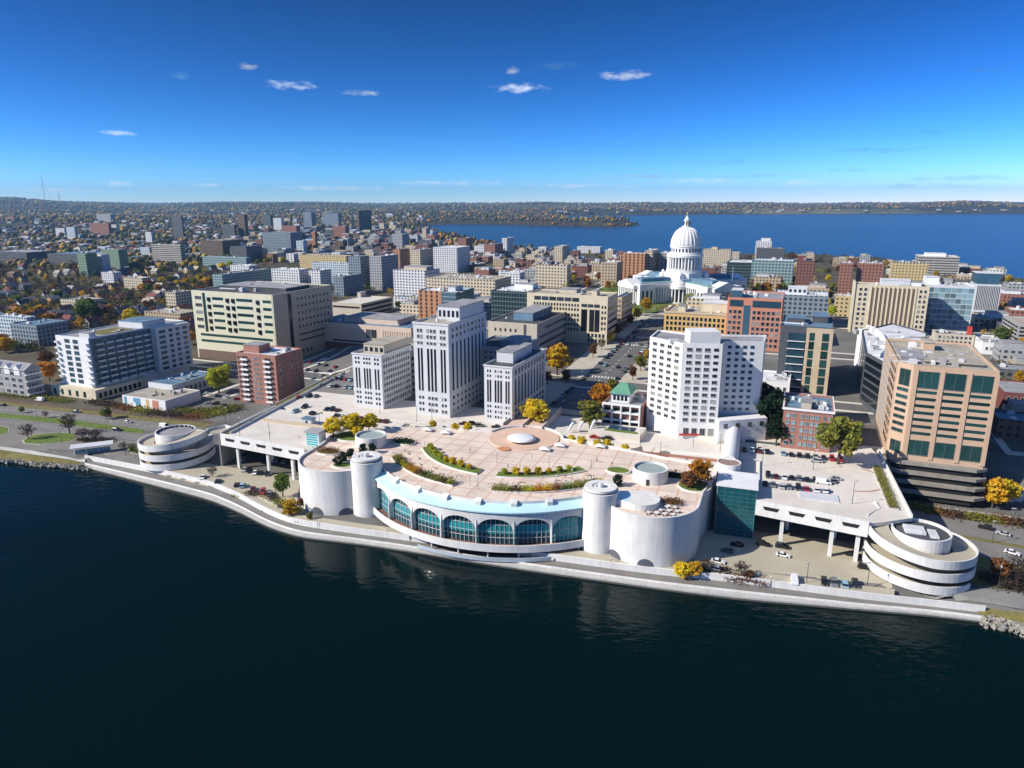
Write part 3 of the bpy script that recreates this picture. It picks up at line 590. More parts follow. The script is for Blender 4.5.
# planters on the plaza are built with the vegetation
# footbridge from the circle to the boulevard
BR = thing('entry_bridge', 'pink paved bridge with pale walls from the roof plaza to the boulevard', 'bridge', TW(-6, 18, 0), -TH_T)
mb = MB(); mb.box(-9, 0, 17.6, 9, 34, 20.02); mb.obj('bridge_deck', 'pave_pink', BR)
for x in (-9.6, -.3, 9.0): mb = MB(); mb.box(x, 0, 17.4, x+.6, 33.8, 21.3 if x else 20.9); mb.obj('bridge_wall', 'pave', BR)
# crescent sculpture beside the bridge
SCU = thing('crescent_sculpture', 'white curved crescent arches beside the entry bridge and green tree', 'sculpture', TW(19, 24, 18.1), -TH_T)
for x, h, r in ((0, 5.5, .45), (5.5, 6.5, .55), (-4.5, 4.2, .6)):
    mb = MB(); mb.tube([(x+2*math.sin(t*3.0), (t-.5)*3, h*math.sin(t*math.pi)**.6) for t in np.linspace(0.02, .98, 14)], [r*(.4+math.sin(t*math.pi)) for t in np.linspace(0.02, .98, 14)], 8); mb.obj('crescent', 'white_paint', SCU)

# ------------------------------------------------------------------ decks and ramps
def deck(name, label, poly, f0, f1, nslot, cols, backv):
    D = thing(name, label, 'parking deck', (FO[0], FO[1], 0), -TH_T)
    mb = MB(); mb.prism(poly, 16.9, 18.12); mb.obj('deck_slab', mat('deck_pave', (.66,.61,.54), .85, .12, .08), D)
    d = Vector((f1[0]-f0[0], f1[1]-f0[1])); Ln = d.length; d /= Ln; n = Vector((d.y, -d.x))
    q = lambda s, o: (f0[0]+d.x*s+n.x*o, f0[1]+d.y*s+n.y*o)
    mb = MB(); mb.prism([q(0, .5), q(Ln, .5), q(Ln, -.1), q(0, -.1)], 13.4, 18.95); mb.obj('fascia', 'white_concrete', D)
    mb = MB(); mb.prism([q(0, -.12), q(Ln, -.12), q(Ln, -34), q(0, -34)], 13.5, 13.9); mb.obj('lower_slab', 'grey_wall', D)
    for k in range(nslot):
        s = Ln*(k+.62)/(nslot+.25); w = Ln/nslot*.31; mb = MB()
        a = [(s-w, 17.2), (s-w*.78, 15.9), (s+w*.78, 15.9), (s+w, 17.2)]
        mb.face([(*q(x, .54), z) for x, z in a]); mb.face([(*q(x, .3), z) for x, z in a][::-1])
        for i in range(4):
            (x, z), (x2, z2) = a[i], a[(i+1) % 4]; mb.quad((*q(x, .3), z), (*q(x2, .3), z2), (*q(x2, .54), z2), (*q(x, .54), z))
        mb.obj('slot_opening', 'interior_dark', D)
    for s, o in cols:
        x, y = q(s, o); mb = MB(); mb.box(x-.6, y-.6, 2, x+.6, y+.6, 13.5); mb.obj('column', 'white_concrete', D)
    mb = MB(); mb.prism([q(-2, -34.2), q(Ln, -34.2), q(Ln, -35), q(-2, -35)], 2, 16.9); mb.obj('rear_wall', 'dark_wall', D)
    return D
LD = deck('parking_deck', 'white parking deck with slot openings left of the hall, joined to the left spiral ramp', [(-133,-31),(-85,-36.6),(-79,-33),(-81.4,-22),(-82.6,-6),(-62,-1.5),(-62,12),(-137,12)], (-133,-31), (-84.6,-36.6), 5, [(8,-1.5),(26,-1.5),(40,-1.5),(16,-14),(34,-14),(46,-14),(8,-26),(26,-26),(42,-26)], 12)
RD = deck('parking_deck', 'white parking deck with marked bays right of the hall, joined to the right spiral ramp', [(96.5,-30.2),(131.6,-36.6),(136,-34),(146,-27),(145.5,26),(142,47),(62,47),(62,-1.5),(83,-5),(96.8,-14)], (96.5,-30.2), (131.6,-36.6), 4, [(9,-1.5),(25,-1.5),(33,-1.5),(9,-16),(25,-16),(17,-30)], 46)
mb = MB(); mb.box(-.3, 0, 18.12, .3, 66, 19.1); o = mb.obj('deck_parapet', 'white_concrete', RD, loc=(145.6,-27,0), rot=R(.8))
mb = MB(); mb.box(60, 12.1, 18.12, 96, 12.5, 19); mb.box(97, -13.5, 18.12, 97.5, 12, 18.9); mb.obj('deck_kerb', 'white_concrete', RD)
mb = MB(); mb.box(0, 0, 18.12, .5, 45, 19.4); mb.obj('deck_parapet', 'white_concrete', LD, loc=(-133.4,-31,0), rot=R(5))
mb = MB(); mb.box(-128, -8, 18.12, -88, -7.2, 19.5); mb.obj('planter_wall', 'tan_stone', LD)
mb = MB()
for k in range(12): u = 99+k*2.75; mb.quad((u, -1, 18.13), (u+.15, -1, 18.13), (u+.15, 4.5, 18.13), (u, 4.5, 18.13)); mb.quad((u, 12, 18.13), (u+.15, 12, 18.13), (u+.15, 17.5, 18.13), (u, 17.5, 18.13))
for k in range(4): u = 113+k*5; mb.quad((u, -24, 18.13), (u+.3, -24, 18.13), (u+2.3, -14, 18.13), (u+2, -14, 18.13))
mb.obj('bay_marking', 'line_paint', RD)
mb = MB(); mb.prism(arc(129, 5, 14, -85, 60, 18)+arc(129, 5, 13.2, 60, -85, 18), 18.13, 18.16); mb.obj('curve_marking', mat('red_pave', (.42,.20,.15), .9, .1, .3), RD)
mb = MB(); mb.box(111, -22, 18.13, 124, -15.5, 18.45); mb.obj('deck_vent_strip', 'pale_wall', RD)
PLT = thing('edge_planter', 'long planter of low shrubs along the right edge of the right parking deck', 'planter', TW(141, -22, 18.12), -TH_T)
mb = MB(); mb.box(-1.6, 0, 0, 1.6, 42, .6); mb.obj('planter_wall', 'seawall', PLT); mb = MB(); mb.box(-1.3, .3, .5, 1.3, 41.7, .68); mb.obj('soil', 'soil', PLT)
KIO = thing('deck_kiosk', 'small grey stair box with sloped roof standing on the left parking deck', 'kiosk', TW(-105, -4, 18.12), -TH_T)
mb = MB(); mb.box(-2.6, -1.8, 0, 2.6, 1.8, 2.8); mb.obj('wall', 'pale_wall', KIO); mb = MB(); mb.box(-3, -2.2, 2.8, 3, 2.2, 3.1); mb.obj('roof', 'roof_blue', KIO)
mb = MB(); mb.box(-.6, -1.86, 0, .6, -1.8, 2.1); mb.obj('door', 'dark_metal', KIO)

def helix(name, label, C, sgn, a_start, zs, turns, approach, tip):
    """sgn +1 right ramp, -1 left (mirrored); angles measured as for the right one"""
    H = thing(name, label, 'spiral ramp', (TW(*C)[0], TW(*C)[1], 0), -TH_T)
    n = 150; A = []; z = []
    for i in range(n):
        t = i/(n-1); a = a_start+t*turns*360; A.append(a)
        d = a-a_start; z.append(zs[0]+(zs[1]-zs[0])*min(d/110, 1)-max(0, d-110)/360*4.35)
    z = [max(v, 2.9) for v in z]
    P = lambda r, a: (sgn*r*math.cos(R(a)), r*math.sin(R(a)))
    out = [P(15.8, a) for a in A]; inn = [P(9.5, a) for a in A]; out2 = [P(16.15, a) for a in A]; o3 = [P(15.7, a) for a in A]
    ap = [(sgn*x, y) for x, y in approach]; 
    for l, r in ((out, 17), (inn, 9.5), (out2, 17.35), (o3, 16.9)):
        w = (r-9.5)/7.5
        l[0:0] = [(sgn*(p[0][0]+(p[1][0]-p[0][0])*w), p[0][1]+(p[1][1]-p[0][1])*w) for p in tip]
    z[0:0] = [p[2] for p in tip]
    mb = MB(); mb.ringwall(out, inn, [v-.5 for v in z], z); mb.obj('ramp_deck', 'lot_concrete', H)
    mb = MB(); mb.ringwall(out2, o3, [v-1.6 for v in z], [v+1.25 for v in z]); mb.obj('outer_parapet', 'white_concrete', H)
    mb = MB(); mb.lathe([(8.7,2),(8.7,17.2),(8.2,17.2),(8.2,16.2),(.01,16.2)], 44, cap=False); dr = mb.obj('core_drum', 'white_concrete', H)
    mb = MB(); mb.lathe([(8.18,16.2),(8.18,16.25),(.01,16.26)], 40, cap=False); mb.obj('core_roof', 'roof_dark' if sgn > 0 else 'roof_grey', dr)
    if sgn < 0:
        mb = MB()
        for k in range(22):
            a = 2*math.pi*k/22; mb.box(7.9*math.cos(a)-.35, 7.9*math.sin(a)-.35, 16.26, 7.9*math.cos(a)+.35, 7.9*math.sin(a)+.35, 17.1)
        mb.obj('rim_vent', 'dark_metal', dr)
    else:
        mb = MB(); mb.box(-5, -2.5, 16.27, 1, 3, 17.1); mb.box(2, -4, 16.27, 4.5, 2, 16.8); mb.obj('roof_unit', 'roof_white', dr)
    mb = MB(); mb.lathe([(9.4,2),(9.4,4.2)], 40); mb.obj('core_base', 'grey_wall', H)
    return H
RAMP_R = helix('spiral_ramp', 'white spiral car ramp with an open drum at the right end of the shore', (147.5,-33.5), 1, 165, (17.2,13.2), 2.45, [], [((-22,14),(-12,16),17.6),((-19.5,9),(-11,11),17.0)])
RAMP_L = helix('spiral_ramp', 'white spiral car ramp with a toothed drum at the left end of the shore', (-160,-30), -1, 165, (17.2,13.2), 2.45, [], [((-30,-1),(-27,7.5),17.9),((-24,3),(-19,11),17.2)])
anchor('the left spiral ramp', TW(-160,-30,10)); anchor('the right spiral ramp', TW(146,-36,10))
# exit road from the right ramp
# glass stair towers
def glass_tower(name, label, loc, w, d, z0, z1, nx, nz, g, fin=0):
    t = thing(name, label, 'stair tower', loc, -TH_T)
    mb = MB(); mb.box(0, .3, z0, w, d, z1); mb.obj('wall', 'pale_wall', t)
    mb = MB(); mb.box(.2, 0, z0+.3, w-.2, .3, z1-.5); gl = mb.obj('glass_front', g, t)
    mb = MB()
    for i in range(nx+1): x = .2+(w-.4)*i/nx; mb.box(x-.09, -.12, z0+.3, x+.09, -.01, z1-.5)
    for i in range(nz+1): z = z0+.3+(z1-z0-.8)*i/nz; mb.box(.2, -.08, z-.07, w-.2, -.005, z+.07)
    mb.obj('mullion', mat('mullion_teal', (.06,.17,.19), .4, .1, 1), gl)
    mb = MB(); mb.box(-.4, -.5, z1, w+.4, d+.3, z1+.4); mb.obj('roof', 'white_paint', t)
    if fin: mb = MB(); mb.box(w, -1, z0, w+fin, d, z1-3); mb.obj('side_wall', 'white_concrete', t)
    return t
glass_tower('stair_tower', 'dark teal glass stair tower between the right round end of the hall and parking deck', TW(83,-28.5,0), 13.5, 15, 2.5, 21.8, 5, 12, mat('glass_deepteal', (.01,.085,.10), .12, .3, .3, spec=.5))
ET = thing('elevator_tower', 'small white tower with bright teal striped glass beside the left parking deck', 'elevator tower', TW(-88,-31,0), -TH_T)
mb = MB(); mb.box(0, 0, 12, 6.6, 5.5, 24.2); mb.obj('wall', 'white_paint', ET); mb = MB(); mb.box(-.4, -.4, 24.2, 7, 6, 24.7); mb.obj('roof', 'grey_wall', ET)
for k in range(8): mb = MB(); mb.box(.5, -.08, 15.6+k*1.05, 6.1, 0, 16.25+k*1.05); mb.obj('window', mat('teal_bright', (.03,.38,.38), .25, .2, .5, spec=.5), ET)
# skywalk barrel to the hotel
SK = thing('skywalk', 'white barrel roofed skywalk running from the hotel down to a small round lobby', 'skywalk', TW(86,-6,0), -TH_T)
prof = [(3.1*math.cos(t), 22.5+3.1*math.sin(t)) for t in np.linspace(0, math.pi, 15)]
mb = MB(); A = [(x, 0, z) for x, z in prof]; B = [(x, 44, z) for x, z in prof]; mb.strip(A, B); mb.quad((-3.1,0,22.5),(-3.1,44,22.5),(-3.1,44,19.5),(-3.1,0,19.5)); mb.quad((3.1,0,19.5),(3.1,44,19.5),(3.1,44,22.5),(3.1,0,22.5)); mb.quad((-3.1,0,19.5),(-3.1,44,19.5),(3.1,44,19.5),(3.1,0,19.5)); mb.face(A+[(-3.1,0,19.5),(3.1,0,19.5)]); mb.obj('barrel_roof', 'white_paint', SK)
mb = MB(); mb.lathe([(4.4,18),(4.4,24.2),(4.0,24.2),(4.0,23.9),(.01,23.9)], 32, 0, -3, cap=False); lb = mb.obj('round_lobby', 'white_concrete', SK)
mb = MB(); mb.lathe([(3.98,23.9),(3.98,23.95),(.01,23.96)], 30, 0, -3, cap=False); mb.obj('lobby_roof', mat('roof_brown', (.28,.2,.17), .9, .1, .5), lb)
mb = MB(); mb.box(-2.8, -7.2, 18.3, -.6, -6.4, 20.6); mb.obj('lobby_door', 'glass_dark', lb)
for v in (14, 30): mb = MB(); mb.box(-.7, v-.7, 17, .7, v+.7, 19.5); mb.obj('column', 'white_concrete', SK)
# bus shelter on the left shore
BS = thing('shelter_canopy', 'long grey sloped canopy on posts in the lakeside lot left of the left spiral ramp', 'shelter', gp(93, 453), R(24))
mb = MB(); 
mb.face([(-9,-2.2,4.0),(9,-2.2,4.0),(9,2.2,4.7),(-9,2.2,4.7)]); mb.face([(-9,2.2,4.4),(9,2.2,4.4),(9,-2.2,3.7),(-9,-2.2,3.7)]); mb.quad((-9,-2.2,3.7),(9,-2.2,3.7),(9,-2.2,4.0),(-9,-2.2,4.0)); mb.quad((9,-2.2,3.7),(9,2.2,4.4),(9,2.2,4.7),(9,-2.2,4.0)); mb.quad((-9,2.2,4.4),(-9,-2.2,3.7),(-9,-2.2,4.0),(-9,2.2,4.7)); mb.obj('roof', 'pale_wall', BS)
for x in (-7.5, -2.5, 2.5, 7.5): mb = MB(); mb.tube([(x, 0, -.3), (x, 0, 4.1)], .18, 8); mb.obj('post', 'white_paint', BS)
mb = MB(); mb.box(-7.5, .8, 0, 7.5, 1, 2.2); mb.obj('screen', 'glass_pale', BS)
# retaining wall from the left deck up to the street
mb = MB(); P = [TW(-134+(-15)*t, -31+120*t) for t in np.linspace(0, 1, 16)]; z1 = [18.9+.0*i for i in range(16)]
A = [(p.x, p.y) for p in P]; mb.ringwall([(p.x-.6, p.y) for p in P], A, 3, z1); tag(mb.obj('retaining_wall', 'grey_wall'), 'long grey retaining wall with railing climbing from the left deck to the brick tower', 'wall')
mb = MB(); mb.ringwall([(p.x+4.6, p.y+1) for p in P], [(p.x+5, p.y+1) for p in P], 17, 19.3); tag(mb.obj('railing_wall', 'pale_wall'), 'pale parapet parallel to the grey retaining wall with grass between them', 'wall')
mb = MB(); mb.strip([(p.x+.1, p.y, 18.5) for p in P], [(p.x+4.5, p.y+1, 18.5) for p in P]); tag(mb.obj('grass_strip', 'grass_dry'), kind='stuff')
# ------------------------------------------------------------------ buildings
FOOT = []      # (centre, radius) kept clear of scattered houses and trees
class Bld: pass
WM = {}; mat('frame_dark', (.16,.17,.17), .5, .05, 2); mat('frame_grey', (.42,.42,.41), .5, .05, 2); WR = random.Random(4)
def win_mesh(w, h, m, name):
    k = (round(w, 1), round(h, 1), m, name)
    if k not in WM:
        w, h = max(k[0], .3), max(k[1], .3); mb = MB(); mb.box(-w/2, -.06, -h/2, w/2, .1, h/2)
        if name == 'window' and w > .8 and h > .8:      # frame, meeting rail and a projecting sill belong to the window itself
            mb.mi = 1; t = .11
            for q in ((-w/2-t, h/2-.02, w/2+t, h/2+t), (-w/2-t-.1, -h/2-t-.05, w/2+t+.1, -h/2)): mb.box(q[0], -.24, q[1], q[2], .05, q[3])
            for x in (-w/2-t, w/2): mb.box(x, -.17, -h/2, x+t, .05, h/2)
            n_ = max(1, int(round(w/(2.8 if 'green' in m else 1.3))))
            for i in range(1, n_): mb.box(-w/2+w*i/n_-.05, -.12, -h/2, -w/2+w*i/n_+.05, .0, h/2)
            WM[k] = mb.mesh(name, [m, 'frame_dark' if m in ('glass_green', 'glass_blue', 'glass_dark') else 'frame_grey'])
        else: WM[k] = mb.mesh(name, m)
    return WM[k]
def finish(b):
    """link the windows: each its own object, past a hundred the smallest-looking rest as one"""
    L_ = sorted(b.wins, key=lambda q: -q[5]*q[6]/((b.P-Vector((0,0,HCAM))).length**2)*q[7])
    rest = {}
    for i, (o, d, n, z, s, w, h, fac, m, nm) in enumerate(L_):
        p = (o[0]+d[0]*s+n[0]*.02, o[1]+d[1]*s+n[1]*.02, z); ang = math.atan2(d[1], d[0])
        if len(L_) <= 100 or i < 95: link(win_mesh(w, h, 'blind' if nm == 'window' and m == 'glass' and WR.random() < .13 else m, nm), nm, b.root, p, ang)
        else: rest.setdefault(m, []).append((p, ang, w, h))
    for m, l in rest.items():
        mb = MB()
        for p, a, w, h in l:
            c, s_ = math.cos(a), math.sin(a); x, y = c*w/2, s_*w/2; nx, ny = s_*.12, -c*.12
            mb.prism([(p[0]-x+nx, p[1]-y+ny), (p[0]+x+nx, p[1]+y+ny), (p[0]+x-nx, p[1]+y-ny), (p[0]-x-nx, p[1]-y-ny)], p[2]-h/2, p[2]+h/2)
        mb.obj('window', m, b.root)['kind'] = 'stuff'
    b.wins = []
def shell(b, poly, wall, roof, H, par=.8, low=-4):
    """walls with a parapet lip and a sunken roof sheet"""
    b.H = H; b.poly = poly
    cx = sum(p[0] for p in poly)/len(poly); cy = sum(p[1] for p in poly)/len(poly)
    r = max(math.hypot(p[0]-cx, p[1]-cy) for p in poly); s = 1-min(.5/r, .1)*1.4
    inn = [(cx+(p[0]-cx)*s, cy+(p[1]-cy)*s) for p in poly]; n = len(poly)
    mb = MB(); mb.prism(poly, low, H, cap=False)
    for i in range(n):
        j = (i+1) % n; mb.quad((*poly[i], H), (*poly[j], H), (*inn[j], H), (*inn[i], H)); mb.quad((*inn[i], H), (*inn[j], H), (*inn[j], H-par-.05), (*inn[i], H-par-.05))
    b.wall = mb.obj('wall', wall, b.root)
    mb = MB(); mb.face([(*p, H-par) for p in inn]); b.roof = mb.obj('roof', roof, b.root)
    b.zr = H-par
    M_ = b.root.matrix_basis if False else None
    a = b.root.rotation_euler.z; ca, sa = math.cos(a), math.sin(a)
    FOOT.append(((b.P.x+ca*cx-sa*cy, b.P.y+sa*cx+ca*cy), r*.95))
def solve(x0, yt, yb, x1, x2, D, side, zb, th):
    U, V = fr(th); xb = x0
    for _ in range(14):
        P = gp(xb, yb) if zb is None else at(xb, yb, zb)
        h = 10.0
        k = (384-yt)/FPX
        # (P.y*SP+(z-H)*CP) / (P.y*CP-(z-H)*SP) = k
        dz = (k*P.y*CP-P.y*SP)/(CP+k*SP); h = HCAM+dz-P.z
        xt, _y = proj((P.x, P.y, P.z+h)); xb += (x0-xt)*.8
    def along(Q, dvec, xx):
        k = (xx-512)/FPX; w0 = Q[1]*CP-(Q[2]-HCAM)*SP; return (k*w0-Q[0])/(dvec[0]-k*dvec[1]*CP)
    Q = (P.x, P.y, P.z+h); W = along(Q, U, x1)
    if D is None:
        Q2 = (P.x+W*U[0], P.y+W*U[1], P.z+h) if side == 'R' else Q; D = along(Q2, V, x2)
    return P, h, W, D
def bld(name, label, x0, yt, yb, x1, x2=None, D=None, side='R', wall='cream', roof='roof_grey', cat='office building', anc=None, zb=None, th=None, par=.8, low=-4, chamfer=0, group=None, pendit=False):
    th = TH_G if th is None else th
    b = Bld(); P, h, W, D = solve(x0, yt, yb, x1, x2, D, side, zb, th); b.P = P; b.W = W; b.D = D; b.wins = []
    b.root = thing(name, None if pendit else label, cat, P, -th, group)
    if pendit: pend(b.root, label, P+Vector((0, 0, h*.6)))
    if anc: anchor(anc, P+Vector((*(fr(th)[0]*W/2), h*.5)))
    c = chamfer
    poly = [(c,0),(W,0),(W,D),(0,D)]+([(0,c)] if c else [])
    shell(b, poly, wall, roof, h, par, low)
    b.faces = {'F': ((0,0),(1,0),W), 'R': ((W,0),(0,1),D), 'L': ((0,D),(0,-1),D), 'B': ((W,D),(-1,0),W)}
    return b
def pbld(name, label, pts, zr, zb, wall, roof='roof_grey', cat='office building', anc=None, par=.8, low=-3):
    """pts: roof outline pixels at height zr, counter-clockwise seen from above, or world points"""
    b = Bld(); P = [at(*p, zr) if len(p) == 2 else Vector(p) for p in pts]; b.P = Vector((P[0].x, P[0].y, zb)); b.wins = []
    b.root = thing(name, label, cat, b.P, 0)
    poly = [(p.x-b.P.x, p.y-b.P.y) for p in P]; shell(b, poly, wall, roof, zr-zb, par, low); b.faces = {}
    for i in range(len(poly)):
        a, c = poly[i], poly[(i+1) % len(poly)]; l = math.hypot(c[0]-a[0], c[1]-a[1]); b.faces[i] = (a, ((c[0]-a[0])/l, (c[1]-a[1])/l), l)
    b.W = max(p[0] for p in poly); b.D = max(p[1] for p in poly)
    if anc: anchor(anc, sum(P, Vector())/len(P)-Vector((0, 0, (zr-zb)*.5)))
    return b
def grid(b, f, nx, nz, a0=.05, a1=.95, z0=.05, z1=.95, fw=.5, fh=.5, m='glass', nm='window'):
    """nx by nz separate windows over a share of the face; z as share of the height"""
    o, d, Ln = b.faces[f]; n = (d[1], -d[0]); cw = Ln*(a1-a0)/nx; ch = b.H*(z1-z0)/nz
    for i in range(nx):
        for k in range(nz):
            b.wins.append((o, d, n, b.H*z0+ch*(k+.5), Ln*a0+cw*(i+.5), cw*fw, ch*fh, 1 if f != 'B' else .1, m, nm))
def bands(b, f, nz, a0=.03, a1=.97, z0=.05, z1=.95, fh=.45, m='glass', nx=1, fw=.985): grid(b, f, nx, nz, a0, a1, z0, z1, fw, fh, m, 'ribbon_window')
def strips(b, f, nx, a0, a1, z0, z1, fw=.5, m='glass_dark'): grid(b, f, nx, 1, a0, a1, z0, z1, fw, 1, m, 'tall_window')
def fins(b, f, nx, a0, a1, z0, z1, w, dep, m, nm='pier'):
    o, d, Ln = b.faces[f]; n = (d[1], -d[0]); mb = MB(); mb.box(-w/2, -dep, 0, w/2, .05, b.H*(z1-z0)); me = mb.mesh(nm, m)
    for i in range(nx): s = Ln*(a0+(a1-a0)*(i/(nx-1) if nx > 1 else .5)); link(me, nm, b.root, (o[0]+d[0]*s, o[1]+d[1]*s, b.H*z0), math.atan2(d[1], d[0]))
def ledges(b, f, nz, a0, a1, z0, z1, h, dep, m, nm='ledge'):
    o, d, Ln = b.faces[f]; mb = MB(); w = Ln*(a1-a0); mb.box(0, -dep, 0, w, .05, h); me = mb.mesh(nm, m)
    for i in range(nz): z = b.H*(z0+(z1-z0)*(i/(nz-1) if nz > 1 else 0)); link(me, nm, b.root, (o[0]+d[0]*Ln*a0, o[1]+d[1]*Ln*a0, z), math.atan2(d[1], d[0]))
def balconies(b, f, nx, nz, a0, a1, z0, z1, w, dep=1.5, m='white_paint'):
    o, d, Ln = b.faces[f]; mb = MB(); mb.box(-w/2, -dep, 0, w/2, .1, .2); mb.box(-w/2, -dep, .2, w/2, -dep+.12, 1.15); mb.box(-w/2, -dep, .2, -w/2+.1, 0, 1.1); mb.box(w/2-.1, -dep, .2, w/2, 0, 1.1); me = mb.mesh('balcony', m)
    for i in range(nx):
        s = Ln*(a0+(a1-a0)*(i/(nx-1) if nx > 1 else .5))
        for k in range(nz): z = b.H*(z0+(z1-z0)*k/max(nz-1, 1)); link(me, 'balcony', b.root, (o[0]+d[0]*s, o[1]+d[1]*s, z), math.atan2(d[1], d[0]))
def cornice(b, z, hh, out, m):
    p = b.poly; cx = sum(q[0] for q in p)/len(p); cy = sum(q[1] for q in p)/len(p)
    q = [(x+(out if x > cx else -out), y+(out if y > cy else -out)) for x, y in p]; mb = MB(); n = len(p); H0 = b.H*z
    mb.prism(q, H0, H0+hh, cap=False, bottom=False)
    for i in range(n):
        j = (i+1) % n; mb.quad((*q[i], H0+hh), (*q[j], H0+hh), (*p[j], H0+hh), (*p[i], H0+hh)); mb.quad((*p[i], H0), (*p[j], H0), (*q[j], H0), (*q[i], H0))
    mb.obj('cornice', m, b.root)
def pent(b, a0, a1, d0, d1, h, wall='grey_wall', roof='roof_grey', nw=0, m='glass'):
    W, D = b.W, b.D; x0, x1, y0, y1 = W*a0, W*a1, D*d0, D*d1; mb = MB(); mb.box(x0, y0, b.zr-.2, x1, y1, b.zr+h); o = mb.obj('penthouse', wall, b.root)
    mb = MB(); mb.box(x0-.25, y0-.25, b.zr+h, x1+.25, y1+.25, b.zr+h+.35); mb.obj('penthouse_roof', roof, o)
    for i in range(nw):
        x = x0+(x1-x0)*(i+.5)/nw; mb = MB(); mb.box(x-(x1-x0)/nw*.28, y0-.08, b.zr+h*.3, x+(x1-x0)/nw*.28, y0, b.zr+h*.75); mb.obj('window', m, o)
    return o
def units(b, n, seed=1, s=1.0):
    r = random.Random(seed); n = int(n*1.7)+1
    xs = [p[0] for p in b.poly]; ys = [p[1] for p in b.poly]; cx = sum(xs)/len(xs); cy = sum(ys)/len(ys)
    for i in range(n):
        x = cx+(max(xs)-min(xs))*r.uniform(-.34, .34); y = cy+(max(ys)-min(ys))*r.uniform(-.34, .34); w, d, h = r.uniform(1, 3)*s, r.uniform(1, 2.6)*s, r.uniform(.8, 2)*s; mb = MB()
        q_ = r.random()
        if q_ > .82: mb.box(x-w*1.9, y-.35, b.zr+.15, x+w*1.9, y+.35, b.zr+.75); mb.box(x+w*1.9-.7, y-.35, b.zr+.15, x+w*1.9, y+d*1.6, b.zr+.75)
        elif q_ < .2: mb.lathe([(w*.45,b.zr),(w*.45,b.zr+h),(w*.2,b.zr+h+.3)], 10, x, y)
        else: mb.box(x-w/2, y-d/2, b.zr-.1, x+w/2, y+d/2, b.zr+h); mb.box(x-w*.35, y-d*.35, b.zr+h, x+w*.35, y+d*.35, b.zr+h+.25)
        mb.obj('roof_unit', r.choice(['metal_unit', 'roof_white', 'grey_wall']), b.root)

# --- state office group on the bluff
def state_front(b, f, cols, top, zt):
    pass
b = bld('state_office', 'lower white stone office wing with sunken upper block, left of the tall white tower', 352, 353, 406, 381, 410, wall='state_stone', roof='roof_tan', anc='the lower left office wing')
for k, (a0, a1, n) in enumerate(((.07,.27,2),(.36,.64,3),(.73,.93,2))):
    grid(b, 'F', n, 2, a0, a1, .80, .96, .55, .5); strips(b, 'F', n, a0, a1, .36, .74, .55, 'glass_dark'); grid(b, 'F', n, 3, a0, a1, .05, .33, .55, .45)
grid(b, 'R', 12, 8, .04, .96, .05, .95, .45, .5, 'glass'); cornice(b, .985, .7, .35, 'state_stone'); pent(b, .25, .95, .15, .95, 5, 'beige', 'roof_tan', 4); units(b, 4, 3); finish(b)
b = bld('state_office_tower', 'tall white stone office tower with dark vertical window strips on the bluff', 413, 322, 414, 448, 486, wall='state_stone', roof='roof_tan', anc='the tall white office tower')
for k, (a0, a1, n) in enumerate(((.09,.27,2),(.36,.66,3),(.75,.93,2))):
    grid(b, 'F', n, 3, a0, a1, .76, .95, .55, .5); strips(b, 'F', n, a0, a1, .27, .73, .6, 'glass_dark'); grid(b, 'F', n, 3, a0, a1, .03, .23, .55, .45)
grid(b, 'R', 9, 2, .05, .95, .83, .96, .4, .5); strips(b, 'R', 9, .05, .95, .28, .79, .4, 'glass_blue'); grid(b, 'R', 9, 3, .05, .95, .03, .24, .4, .45)
cornice(b, .985, .9, .4, 'state_stone'); cornice(b, .80, .5, .2, 'state_stone'); pent(b, .35, .98, .3, .95, 7, 'state_stone', 'roof_grey', 5); pent(b, .05, .3, .5, .9, 3, 'grey_wall'); units(b, 5, 5); finish(b)
b = bld('state_office', 'lower white stone office wing right of the tall white tower, beside the yellow tree', 484, 365, 421, 512, 546, wall='state_stone', roof='roof_dark', anc='the lower right office wing')
for k, (a0, a1, n) in enumerate(((.09,.27,2),(.36,.66,3),(.75,.93,2))):
    grid(b, 'F', n, 2, a0, a1, .78, .95, .55, .5); strips(b, 'F', n, a0, a1, .36, .75, .6, 'glass_dark'); grid(b, 'F', n, 3, a0, a1, .05, .33, .55, .45)
grid(b, 'R', 10, 1, .05, .95, .82, .95, .4, .6, 'glass_blue'); strips(b, 'R', 10, .05, .95, .3, .78, .4, 'glass_blue'); grid(b, 'R', 10, 2, .05, .95, .05, .26, .4, .5, 'glass_blue')
cornice(b, .985, .7, .35, 'state_stone'); pent(b, .1, .7, .25, .8, 5, 'pale_wall', 'roof_grey'); units(b, 4, 9); finish(b)
b = bld('office_link', 'recessed dark blue grey office block between the tall white tower and the right wing', 471, 345, 398, 517, D=30, wall='blue_wall', roof='roof_dark'); grid(b, 'F', 8, 9, .04, .96, .05, .95, .5, .5, 'glass'); pent(b, .55, .95, .2, .8, 3, 'blue_wall'); finish(b)
b = bld('office_link', 'low shaded cream office block linking the left wing to the tall white tower', 388, 351, 392, 416, D=24, wall='beige', roof='roof_grey'); grid(b, 'F', 6, 6, .04, .96, .05, .95, .5, .5); units(b, 3, 4); finish(b)
